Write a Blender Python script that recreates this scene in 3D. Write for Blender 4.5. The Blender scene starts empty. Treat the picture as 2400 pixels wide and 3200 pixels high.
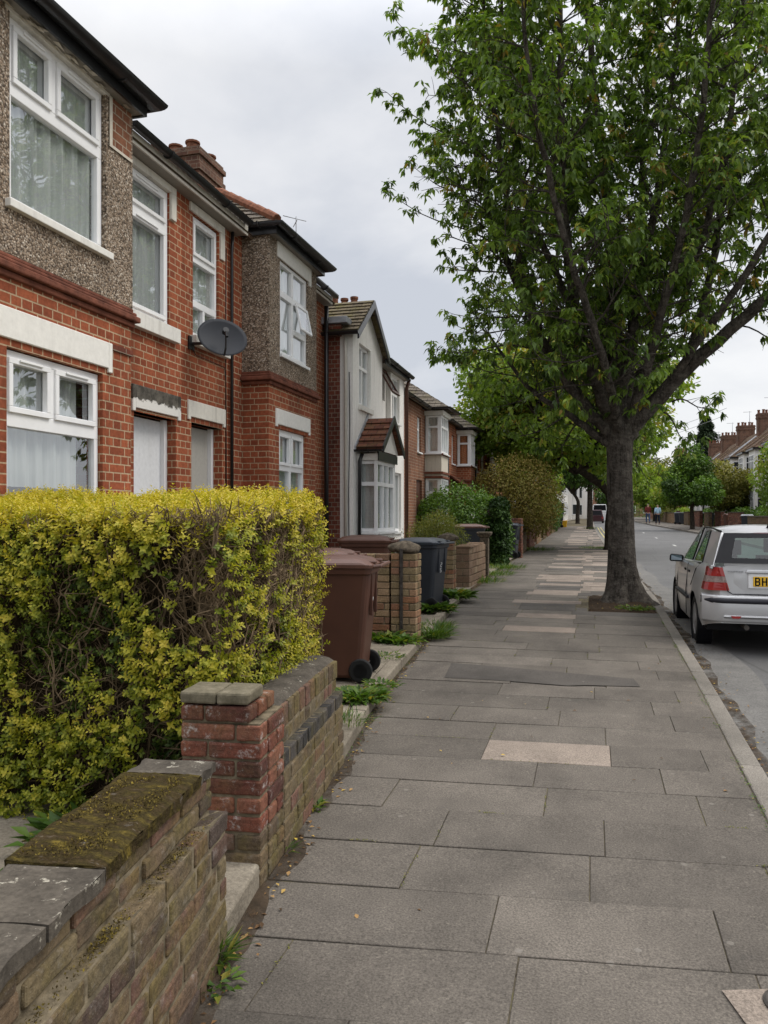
import bpy, math, random
import numpy as np
from mathutils import Vector, Matrix
R = math.radians
random.seed(7); rng = np.random.default_rng(7)
scene = bpy.context.scene
COL = scene.collection

# ------------------------------------------------------------------ camera, sky, sun, exposure
EYE = 1.55
cam_d = bpy.data.cameras.new('camera'); cam = bpy.data.objects.new('camera', cam_d); COL.objects.link(cam)
cam.location = (0, 0, EYE); cam.rotation_euler = (R(90), 0, math.atan(650/2400))
cam_d.sensor_fit = 'VERTICAL'; cam_d.sensor_height = 32; cam_d.lens = 24
cam_d.shift_y = 10/3200; cam_d.clip_start = .05; cam_d.clip_end = 3000
scene.camera = cam

world = bpy.data.worlds.new('World'); scene.world = world; world.use_nodes = True
SUN_ELEV, SUN_AZ = R(52), R(70)          # azimuth measured from +Y towards +X
def build_sky():
    nt = world.node_tree; N = nt.nodes; L = nt.links
    for n in list(N): N.remove(n)
    out = N.new('ShaderNodeOutputWorld'); bg = N.new('ShaderNodeBackground')
    sky = N.new('ShaderNodeTexSky'); sky.sky_type = 'NISHITA'; sky.sun_disc = False
    sky.sun_elevation = SUN_ELEV; sky.sun_rotation = SUN_AZ
    sc = N.new('ShaderNodeMixRGB'); sc.blend_type = 'MULTIPLY'; sc.inputs[0].default_value = 1
    sc.inputs[2].default_value = (.08, .08, .08, 1); L.new(sky.outputs[0], sc.inputs[1])
    tc = N.new('ShaderNodeTexCoord'); sep = N.new('ShaderNodeSeparateXYZ'); L.new(tc.outputs['Generated'], sep.inputs[0])
    def M(op, a, b=None):
        m = N.new('ShaderNodeMath'); m.operation = op
        for i, x in enumerate((a, b)):
            if x is None: continue
            if isinstance(x, (int, float)): m.inputs[i].default_value = x
            else: L.new(x, m.inputs[i])
        return m.outputs[0]
    zz = M('ADD', M('MAXIMUM', sep.outputs[2], 0), .42)
    cx = M('DIVIDE', sep.outputs[0], zz); cy = M('DIVIDE', sep.outputs[1], zz)
    comb = N.new('ShaderNodeCombineXYZ'); L.new(cx, comb.inputs[0]); L.new(cy, comb.inputs[1])
    mp = N.new('ShaderNodeMapping'); mp.inputs['Rotation'].default_value = (0, 0, .5); mp.inputs['Scale'].default_value = (1.0, 1.2, 1)
    mp.inputs['Location'].default_value = (3.1, 1.4, 0)
    L.new(comb.outputs[0], mp.inputs[0])
    n1 = N.new('ShaderNodeTexNoise'); n1.inputs['Scale'].default_value = 1.3; n1.inputs['Detail'].default_value = 8; n1.inputs['Roughness'].default_value = .54
    n1.inputs['Distortion'].default_value = .15
    L.new(mp.outputs[0], n1.inputs['Vector'])
    rp = N.new('ShaderNodeValToRGB'); L.new(n1.outputs[0], rp.inputs[0])
    e = rp.color_ramp.elements; e[0].position = .37; e[0].color = (.455, .476, .52, 1); e[1].position = .62; e[1].color = (.70, .70, .705, 1)
    m = e.new(.5); m.color = (.60, .608, .63, 1)
    # an overcast dome is about three times brighter at the zenith than low down
    zb = M('MULTIPLY', M('MAXIMUM', M('SUBTRACT', sep.outputs[2], .5), 0), 5.0)
    zb = M('ADD', zb, 1.0)
    br = N.new('ShaderNodeMixRGB'); br.blend_type = 'MULTIPLY'; br.inputs[0].default_value = 1
    cz = N.new('ShaderNodeCombineXYZ')
    for i in range(3): L.new(zb, cz.inputs[i])
    L.new(rp.outputs[0], br.inputs[1]); L.new(cz.outputs[0], br.inputs[2])
    mx = N.new('ShaderNodeMixRGB'); mx.inputs[0].default_value = .9
    L.new(sc.outputs[0], mx.inputs[1]); L.new(br.outputs[0], mx.inputs[2])
    L.new(mx.outputs[0], bg.inputs[0]); bg.inputs[1].default_value = 1.0
    L.new(bg.outputs[0], out.inputs[0])
build_sky()
sun_d = bpy.data.lights.new('sun', 'SUN'); sun_d.energy = 1.5; sun_d.angle = R(25); sun_d.color = (1, .95, .87)
sun = bpy.data.objects.new('sun', sun_d); COL.objects.link(sun)
sd = Vector((math.sin(SUN_AZ)*math.cos(SUN_ELEV), math.cos(SUN_AZ)*math.cos(SUN_ELEV), math.sin(SUN_ELEV)))
sun.rotation_euler = sd.to_track_quat('Z', 'Y').to_euler(); sun.location = sd*60
vs = scene.view_settings; vs.view_transform = 'Standard'; vs.look = 'None'; vs.exposure = .5; vs.gamma = 1
scene.cycles.max_bounces = 8; scene.cycles.transparent_max_bounces = 12

# ------------------------------------------------------------------ helpers
def gz(y):                                        # the street climbs gently away from the camera
    y = max(y, -20)
    return .011*y if y < 65 else .715 + .005*(y-65)
def lerp(a, b, t): return a + (b-a)*t
def poly_at(pts, y):
    if y <= pts[0][1]:
        (x0, y0), (x1, y1) = pts[0], pts[1]
        return lerp(x0, x1, (y-y0)/(y1-y0))
    for (x0, y0), (x1, y1) in zip(pts, pts[1:]):
        if y <= y1: return lerp(x0, x1, (y-y0)/(y1-y0))
    return pts[-1][0]
LEFT_EDGE = [(-.93, .4), (-1.235, 2.49), (-1.291, 2.87), (-1.454, 4.41), (-1.70, 6.29), (-1.83, 8.4), (-2.12, 13.07), (-2.19, 21.5), (-2.2, 40), (-2.25, 60), (-2.6, 90), (-1.2, 140), (3, 190)]
KERB_IN = [(.80, 0), (.835, 4.165), (.885, 7), (.925, 11.76), (.93, 14), (.83, 18), (.46, 32.4), (.2, 50), (.08, 63.9), (0, 95), (1.6, 140), (6, 190)]
KERB_R = [(6.35, -5), (6.35, 30), (6.1, 48.6), (5.1, 67), (4.9, 94), (6.4, 140), (11, 190)]
def xl(y): return poly_at(LEFT_EDGE, y)
def xk(y): return poly_at(KERB_IN, y)
def xr(y): return poly_at(KERB_R, y)

def finish(o, label=None, cat=None, group=None, kind=None):
    if label: o['label'] = label
    if cat: o['category'] = cat
    if group: o['group'] = group
    if kind: o['kind'] = kind
    return o
def thing(name, label, cat, loc=(0, 0, 0), rotz=0, group=None):
    o = bpy.data.objects.new(name, None); COL.objects.link(o)
    o.location = loc; o.rotation_euler = (0, 0, rotz); o.empty_display_size = .1
    return finish(o, label, cat, group)
def children_of(o): return [c for c in bpy.data.objects if c.parent == o]
def dup(root, loc, rotz=0, label=None, group=None, scale=None):
    r = root.copy(); COL.objects.link(r); r.location = loc; r.rotation_euler = (0, 0, rotz)
    if scale: r.scale = scale
    if label: r['label'] = label
    if group: r['group'] = group
    for ch in children_of(root):
        c = ch.copy(); COL.objects.link(c); c.parent = r
        for g in children_of(ch):
            d = g.copy(); COL.objects.link(d); d.parent = c
    return r

class MB:
    """collects faces and links them as ONE mesh object; uvs are in metres along each face"""
    def __init__(s): s.v = []; s.f = []; s.m = []; s.r = []; s.mi = 0; s.rv = .5
    def add(s, pts, faces, mi=None, rv=None):
        b = len(s.v); s.v.extend([tuple(p) for p in pts])
        for f in faces:
            s.f.append([b+i for i in f]); s.m.append(s.mi if mi is None else mi); s.r.append(s.rv if rv is None else rv)
    def poly(s, pts, mi=None, rv=None): s.add(pts, [list(range(len(pts)))], mi, rv)
    def hexa(s, p, mi=None, rv=None):          # 4 bottom (ccw from above), 4 top
        s.add(p, [(3, 2, 1, 0), (4, 5, 6, 7), (0, 1, 5, 4), (1, 2, 6, 5), (2, 3, 7, 6), (3, 0, 4, 7)], mi, rv)
    def box(s, x0, y0, z0, x1, y1, z1, mi=None, rv=None):
        s.hexa([(x0, y0, z0), (x1, y0, z0), (x1, y1, z0), (x0, y1, z0), (x0, y0, z1), (x1, y0, z1), (x1, y1, z1), (x0, y1, z1)], mi, rv)
    def obox(s, o, a, b, c, mi=None, rv=None):  # box spanned by vectors a,b,c from o
        o, a, b, c = Vector(o), Vector(a), Vector(b), Vector(c)
        p = [o, o+a, o+a+b, o+b]
        if a.cross(b).dot(c) < 0: p = [o, o+b, o+a+b, o+a]
        s.hexa(p+[q+c for q in p], mi, rv)
    def tube(s, pts, rad, n=8, mi=None, rv=None, cap=True):
        pts = [Vector(p) for p in pts]
        if not isinstance(rad, (list, tuple)): rad = [rad]*len(pts)
        rings = []; ref = None
        for i, p in enumerate(pts):
            t = (pts[min(i+1, len(pts)-1)]-pts[max(i-1, 0)])
            if t.length < 1e-9: t = Vector((0, 0, 1))
            t.normalize()
            if ref is None: ref = Vector((1, 0, 0)) if abs(t.x) < .8 else Vector((0, 1, 0))
            a = ref - t*ref.dot(t)
            if a.length < 1e-6: a = t.orthogonal()
            a.normalize(); ref = a; b = t.cross(a)
            rings.append([p+(a*math.cos(k*2*math.pi/n)+b*math.sin(k*2*math.pi/n))*rad[i] for k in range(n)])
        fs = []
        for i in range(len(rings)-1):
            for k in range(n):
                k2 = (k+1) % n; fs.append((i*n+k, i*n+k2, (i+1)*n+k2, (i+1)*n+k))
        if cap: fs.append(tuple(range(n-1, -1, -1))); fs.append(tuple((len(rings)-1)*n+k for k in range(n)))
        s.add([q for r in rings for q in r], fs, mi, rv)
    def lathe(s, o, prof, n=16, mi=None, axis='Z', rv=None):
        o = Vector(o); pts = []
        for r, h in prof:
            for k in range(n):
                a = k*2*math.pi/n; c, d = r*math.cos(a), r*math.sin(a)
                pts.append(o+Vector({'Z': (c, d, h), 'Y': (d, h, c), 'X': (h, c, d)}[axis]))
        fs = []
        for i in range(len(prof)-1):
            for k in range(n):
                k2 = (k+1) % n; fs.append((i*n+k, i*n+k2, (i+1)*n+k2, (i+1)*n+k))
        fs.append(tuple(range(n-1, -1, -1))); fs.append(tuple((len(prof)-1)*n+k for k in range(n)))
        s.add(pts, fs, mi, rv)
    def grid(s, P, mi=None, rv=None, closed=False):
        n = len(P); m = len(P[0]); fs = []
        for i in range(n-1):
            for j in range(m-1 + (1 if closed else 0)):
                j2 = (j+1) % m; fs.append((i*m+j, i*m+j2, (i+1)*m+j2, (i+1)*m+j))
        s.add([q for r in P for q in r], fs, mi, rv)
    def build(s, name, mats, parent=None, smooth=False, bevel=0, seg=2, subsurf=0):
        me = bpy.data.meshes.new(name)
        me.from_pydata(s.v, [], s.f)
        mats = mats if isinstance(mats, (list, tuple)) else [mats]
        for m in mats: me.materials.append(m)
        nf = len(me.polygons)
        if nf == len(s.f):
            me.polygons.foreach_set('material_index', s.m)
            at = me.attributes.new('rnd', 'FLOAT', 'FACE'); at.data.foreach_set('value', np.array(s.r, dtype=np.float32))
        uv = me.uv_layers.new(name='UVMap').data
        co = s.v
        for p in me.polygons:
            nx, ny, nz = p.normal
            if abs(nz) > .85: ux, uy, uz, vx, vy, vz = 1, 0, 0, 0, 1, 0
            else:
                l = math.hypot(nx, ny) or 1
                ux, uy, uz = -ny/l, nx/l, 0
                vx, vy, vz = ny*uz-nz*uy, nz*ux-nx*uz, nx*uy-ny*ux
            for li in p.loop_indices:
                q = co[me.loops[li].vertex_index]
                uv[li].uv = (q[0]*ux+q[1]*uy+q[2]*uz, q[0]*vx+q[1]*vy+q[2]*vz)
        if smooth: me.polygons.foreach_set('use_smooth', [True]*nf)
        o = bpy.data.objects.new(name, me); COL.objects.link(o)
        if parent: o.parent = parent
        if bevel:
            b = o.modifiers.new('bevel', 'BEVEL'); b.width = bevel; b.segments = seg; b.limit_method = 'ANGLE'; b.angle_limit = R(40)
            if seg > 1: b.harden_normals = False
        if subsurf:
            u = o.modifiers.new('sub', 'SUBSURF'); u.levels = subsurf; u.render_levels = subsurf
        return o

def unit(a): return a/np.maximum(np.linalg.norm(a, axis=1, keepdims=True), 1e-9)
def leaves(name, pos, axis, nrm, length, width, mat, parent=None, rnd=None, fold=.25, curl=.12):
    """every leaf: two quads folded along the midrib, one mesh"""
    n = len(pos); axis = unit(axis); side = unit(np.cross(axis, nrm)); up = np.cross(side, axis)
    L = np.broadcast_to(np.asarray(length, float).reshape(-1, 1), (n, 1)); W = np.broadcast_to(np.asarray(width, float).reshape(-1, 1), (n, 1))
    V = np.empty((n, 5, 3))
    V[:, 0] = pos
    mid = pos + axis*L*.5
    V[:, 1] = mid - side*W*.5 + up*W*fold*.5
    V[:, 2] = mid + side*W*.5 + up*W*fold*.5
    V[:, 3] = mid - up*W*fold*.3
    V[:, 4] = pos + axis*L - up*L*curl
    b = (np.arange(n)*5)[:, None]
    F = np.concatenate([b+np.array([[0, 3, 4, 1]]), b+np.array([[0, 2, 4, 3]])], axis=1).reshape(-1)
    me = bpy.data.meshes.new(name)
    me.vertices.add(n*5); me.vertices.foreach_set('co', V.reshape(-1).astype(np.float32))
    me.loops.add(n*8); me.loops.foreach_set('vertex_index', F.astype(np.int32))
    me.polygons.add(n*2); me.polygons.foreach_set('loop_start', (np.arange(n*2)*4).astype(np.int32))
    try: me.polygons.foreach_set('loop_total', np.full(n*2, 4, np.int32))
    except Exception: pass
    me.update(calc_edges=True)
    at = me.attributes.new('rnd', 'FLOAT', 'FACE')
    rnd = rng.random(n) if rnd is None else rnd
    at.data.foreach_set('value', np.repeat(rnd, 2).astype(np.float32))
    me.materials.append(mat)
    o = bpy.data.objects.new(name, me); COL.objects.link(o)
    if parent: o.parent = parent
    return o

TEX = {}
def roughen(o, strength=.007, size=.05, levels=2):
    """worn faces: split up simply and pushed in and out by a cloud texture"""
    if size not in TEX:
        t = bpy.data.textures.new('worn_surface', 'CLOUDS'); t.noise_scale = size; t.noise_depth = 3; TEX[size] = t
    s = o.modifiers.new('split', 'SUBSURF'); s.subdivision_type = 'SIMPLE'; s.levels = levels; s.render_levels = levels
    d = o.modifiers.new('worn', 'DISPLACE'); d.texture = TEX[size]; d.strength = strength; d.mid_level = .5; d.texture_coords = 'GLOBAL'
    return o

# ------------------------------------------------------------------ materials
class NT:
    def __init__(s, name):
        s.mat = bpy.data.materials.new(name); s.mat.use_nodes = True
        s.t = s.mat.node_tree; s.N = s.t.nodes; s.L = s.t.links
        s.b = s.N['Principled BSDF']; s.out = s.N['Material Output']
    def set(s, node, key, val):
        sock = node.inputs[key]
        if hasattr(val, 'is_output'): s.L.new(val, sock)
        elif isinstance(val, (tuple, list)) and len(val) == 3 and sock.type == 'RGBA': sock.default_value = (*val, 1)
        else: sock.default_value = val
    def node(s, typ, **kw):
        n = s.N.new(typ)
        for k, v in kw.items():
            k = k.replace('_', ' ') if k not in n.bl_rna.properties else k
            if k in n.bl_rna.properties and k not in n.inputs: setattr(n, k, v)
            else: s.set(n, k, v)
        return n
    def coord(s, which='Object'): return s.N.new('ShaderNodeTexCoord').outputs[which]
    def attr(s, name='rnd'):
        a = s.N.new('ShaderNodeAttribute'); a.attribute_name = name; return a.outputs['Fac']
    def map(s, vec, scale=(1, 1, 1)):
        m = s.N.new('ShaderNodeMapping'); s.L.new(vec, m.inputs[0]); m.inputs['Scale'].default_value = scale; return m.outputs[0]
    def noise(s, vec, scale, detail=4, rough=.55, out=0):
        n = s.N.new('ShaderNodeTexNoise'); s.L.new(vec, n.inputs['Vector'])
        n.inputs['Scale'].default_value = scale; n.inputs['Detail'].default_value = detail; n.inputs['Roughness'].default_value = rough
        return n.outputs[out]
    def voro(s, vec, scale, out='Color', feature='F1'):
        n = s.N.new('ShaderNodeTexVoronoi'); n.feature = feature; s.L.new(vec, n.inputs['Vector']); n.inputs['Scale'].default_value = scale
        return n.outputs[out]
    def ramp(s, fac, *stops, interp='LINEAR'):
        r = s.N.new('ShaderNodeValToRGB'); s.L.new(fac, r.inputs[0]); e = r.color_ramp.elements; r.color_ramp.interpolation = interp
        while len(e) < len(stops): e.new(.5)
        for i, (p, c) in enumerate(stops):
            e[i].position = p; e[i].color = (c, c, c, 1) if isinstance(c, (int, float)) else (*c, 1)
        return r.outputs[0]
    def mix(s, fac, a, b, mode='MIX'):
        m = s.N.new('ShaderNodeMixRGB'); m.blend_type = mode
        s.set(m, 0, fac); s.set(m, 1, a); s.set(m, 2, b); return m.outputs[0]
    def math(s, op, a, b=0):
        m = s.N.new('ShaderNodeMath'); m.operation = op; s.set(m, 0, a); s.set(m, 1, b); m.use_clamp = False; return m.outputs[0]
    def up(s):                                      # how far a face looks upwards
        g = s.N.new('ShaderNodeNewGeometry'); x = s.N.new('ShaderNodeSeparateXYZ'); s.L.new(g.outputs['Normal'], x.inputs[0]); return x.outputs[2]
    def bump(s, h, strength=.4, dist=.01):
        b = s.N.new('ShaderNodeBump'); s.L.new(h, b.inputs['Height']); b.inputs['Strength'].default_value = strength; b.inputs['Distance'].default_value = dist
        s.L.new(b.outputs[0], s.b.inputs['Normal'])
    def done(s, color, rough=.8, spec=.3, metal=0):
        s.set(s.b, 'Base Color', color); s.set(s.b, 'Roughness', rough); s.set(s.b, 'Specular IOR Level', spec); s.set(s.b, 'Metallic', metal)
        return s.mat

def plain(name, col, rough=.6, spec=.4, var=.12, scale=6, metal=0, bump=0, bscale=60):
    m = NT(name); c = m.coord(); n = m.noise(c, scale, 5)
    a = tuple(x*(1-var*1.6) for x in col); b = tuple(min(1, x*(1+var*1.2)) for x in col)
    k = m.ramp(n, (.3, a), (.7, b))
    if bump: m.bump(m.noise(c, bscale, 4), bump, .01)
    return m.done(k, rough, spec, metal)

def facade_brick(name, c1, c2, mortar, dirt=.35):
    m = NT(name); uv = m.coord('UV')
    b = m.node('ShaderNodeTexBrick'); m.L.new(uv, b.inputs['Vector'])
    for k, v in dict(Scale=1, ).items(): b.inputs[k].default_value = v
    b.inputs['Brick Width'].default_value = .225; b.inputs['Row Height'].default_value = .077
    b.inputs['Mortar Size'].default_value = .0065; b.inputs['Mortar Smooth'].default_value = .15; b.inputs['Bias'].default_value = -.1
    m.set(b, 'Color1', c1); m.set(b, 'Color2', c2); m.set(b, 'Mortar', mortar)
    b.offset = .5
    # every other course closer to headers, as in an old bonded wall
    b2 = m.node('ShaderNodeTexBrick'); m.L.new(uv, b2.inputs['Vector'])
    b2.inputs['Scale'].default_value = 1; b2.inputs['Brick Width'].default_value = .1125; b2.inputs['Row Height'].default_value = .077
    b2.inputs['Mortar Size'].default_value = .0065; b2.inputs['Mortar Smooth'].default_value = .15; b2.inputs['Bias'].default_value = -.1
    m.set(b2, 'Color1', c2); m.set(b2, 'Color2', c1); m.set(b2, 'Mortar', mortar); b2.offset = .5
    sx = m.node('ShaderNodeSeparateXYZ'); m.L.new(uv, sx.inputs[0])
    par = m.math('LESS_THAN', m.math('FRACT', m.math('DIVIDE', sx.outputs[1], .154)), .5)
    col = m.mix(par, b.outputs['Color'], b2.outputs['Color']); fac = m.mix(par, b.outputs['Fac'], b2.outputs['Fac'])
    o = m.coord()
    big = m.noise(m.map(o, (1.6, 1.6, .7)), 1.3, 7, .62); fine = m.noise(o, 38, 4)
    col = m.mix(1, col, m.ramp(big, (.32, 1-dirt*1.25), (.52, .95), (.7, 1.15)), 'MULTIPLY')
    col = m.mix(1, col, m.ramp(fine, (.3, .78), (.7, 1.18)), 'MULTIPLY')
    h = m.math('SUBTRACT', m.math('MULTIPLY', fine, .35), fac)
    m.bump(h, .55, .008)
    return m.done(col, .9, .2)

def garden_brick(name, stops, moss=.55, white=0, dark=.45, gscale=1):
    """real bricks; the attribute picks the clay of each one"""
    m = NT(name); o = m.coord(); a = m.attr()
    col = m.ramp(a, *stops)
    f = m.noise(o, 55, 5, .65); g = m.noise(o, 7, 5, .6)
    col = m.mix(1, col, m.ramp(f, (.28, .62), (.72, 1.35)), 'MULTIPLY')
    col = m.mix(m.ramp(g, (.48, 0), (.7, dark)), col, (.045, .042, .032))
    pit = m.ramp(m.voro(m.map(o, (1, 1, 1)), 160, 'Distance'), (.0, 1), (.28, 0))
    col = m.mix(m.math('MULTIPLY', pit, .35), col, (.42, .38, .3))
    if white:
        w = m.ramp(m.noise(o, 13, 6, .7), (.55, 0), (.68, 1))
        w2 = m.ramp(m.noise(o, 60, 3, .7), (.4, 0), (.6, 1))
        col = m.mix(m.math('MULTIPLY', m.math('MULTIPLY', w, w2), white), col, (.48, .45, .42))
    ms = m.ramp(m.noise(o, 4.5, 6, .65), (.46, 0), (.62, 1))
    col = m.mix(m.math('MULTIPLY', ms, moss*.75), col, m.mix(m.ramp(f, (.35, 0), (.65, 1)), (.075, .062, .02), (.165, .13, .036)))
    m.bump(m.math('ADD', m.math('MULTIPLY', f, .8), m.math('MULTIPLY', g, .6)), .7, .010)
    return m.done(col, .93, .15)

def leafy(name, stops, trans=.35, rough=.55, spec=.3, patch=0):
    m = NT(name); a = m.attr(); col = m.ramp(a, *stops)
    if patch:
        col = m.mix(1, col, m.ramp(m.noise(m.coord(), patch, 3), (.3, .62), (.7, 1.3)), 'MULTIPLY')
    m.done(col, rough, spec)
    t = m.node('ShaderNodeBsdfTranslucent'); m.set(t, 'Color', m.mix(1, col, (1.25, 1.35, .55), 'MULTIPLY'))
    x = m.node('ShaderNodeMixShader'); x.inputs[0].default_value = trans
    m.L.new(m.b.outputs[0], x.inputs[1]); m.L.new(t.outputs[0], x.inputs[2]); m.L.new(x.outputs[0], m.out.inputs[0])
    return m.mat

def glass(name, tint=(.95, .975, .97), base=.25, rough=.01):
    m = NT(name); m.N.remove(m.b)
    tr = m.node('ShaderNodeBsdfTransparent'); m.set(tr, 'Color', tint)
    gl = m.node('ShaderNodeBsdfGlossy'); gl.inputs['Roughness'].default_value = rough; m.set(gl, 'Color', (.95, .97, 1))
    bp = m.node('ShaderNodeBump'); m.L.new(m.noise(m.coord(), 1.8, 2), bp.inputs['Height']); bp.inputs['Strength'].default_value = .05; bp.inputs['Distance'].default_value = .05
    m.L.new(bp.outputs[0], gl.inputs['Normal'])
    g = m.node('ShaderNodeNewGeometry'); dt = m.node('ShaderNodeVectorMath', operation='DOT_PRODUCT'); m.L.new(g.outputs['Incoming'], dt.inputs[0]); m.L.new(g.outputs['Normal'], dt.inputs[1])
    cs = m.math('SUBTRACT', 1, m.math('ABSOLUTE', dt.outputs['Value']))            # Schlick, the same from both sides
    fac = m.math('ADD', m.math('MULTIPLY', m.math('POWER', cs, 5), .9), base+.04)
    x = m.node('ShaderNodeMixShader'); m.L.new(fac, x.inputs[0]); m.L.new(tr.outputs[0], x.inputs[1]); m.L.new(gl.outputs[0], x.inputs[2])
    m.L.new(x.outputs[0], m.out.inputs[0]); return m.mat

def pebble(name):
    m = NT(name); o = m.coord()
    v = m.voro(o, 62, 'Color'); d = m.voro(o, 62, 'Distance')
    sx = m.node('ShaderNodeSeparateXYZ'); m.L.new(v, sx.inputs[0])
    col = m.ramp(sx.outputs[0], (0, (.07, .052, .04)), (.3, (.19, .14, .098)), (.6, (.33, .25, .18)), (.85, (.47, .385, .30)), (1, (.60, .53, .44)))
    col = m.mix(m.ramp(d, (.45, 0), (.75, .7)), col, (.10, .085, .068))
    big = m.noise(o, 2.2, 4); col = m.mix(1, col, m.ramp(big, (.3, .8), (.7, 1.12)), 'MULTIPLY')
    m.bump(d, .8, -.012)
    return m.done(col, .95, .15)

def weathered_paint(name, col=(.72, .70, .66), grime=.5, streak=True):
    m = NT(name); o = m.coord()
    s = m.noise(m.map(o, (9, 9, 1.1)), 1.3, 5, .6); f = m.noise(o, 24, 4)
    c = m.mix(m.ramp(s, (.52, 0), (.74, grime)), col, (.23, .205, .17))
    c = m.mix(1, c, m.ramp(f, (.3, .93), (.7, 1.04)), 'MULTIPLY')
    m.bump(f, .15, .006)
    return m.done(c, .7, .3)

def tile_mat(name, stops, moss=.5, rowh=.11):
    m = NT(name); o = m.coord(); uv = m.coord('UV')
    b = m.node('ShaderNodeTexBrick'); m.L.new(uv, b.inputs['Vector']); b.inputs['Scale'].default_value = 1
    b.inputs['Brick Width'].default_value = .17; b.inputs['Row Height'].default_value = rowh; b.inputs['Mortar Size'].default_value = .006
    m.set(b, 'Color1', (.0, .0, .0)); m.set(b, 'Color2', (1, 1, 1)); m.set(b, 'Mortar', (.0, .0, .0)); b.offset = .5
    a = m.mix(.45, m.noise(o, 4, 4), b.outputs['Color'])
    col = m.ramp(a, *stops)
    col = m.mix(m.math('MULTIPLY', b.outputs['Fac'], .8), col, (.02, .018, .015))
    ms = m.ramp(m.noise(o, 5, 6, .7), (.48, 0), (.64, 1)); col = m.mix(m.math('MULTIPLY', ms, moss), col, (.15, .13, .045))
    m.bump(m.math('SUBTRACT', m.noise(o, 30, 4), b.outputs['Fac']), .5, .01)
    return m.done(col, .9, .2)

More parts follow.
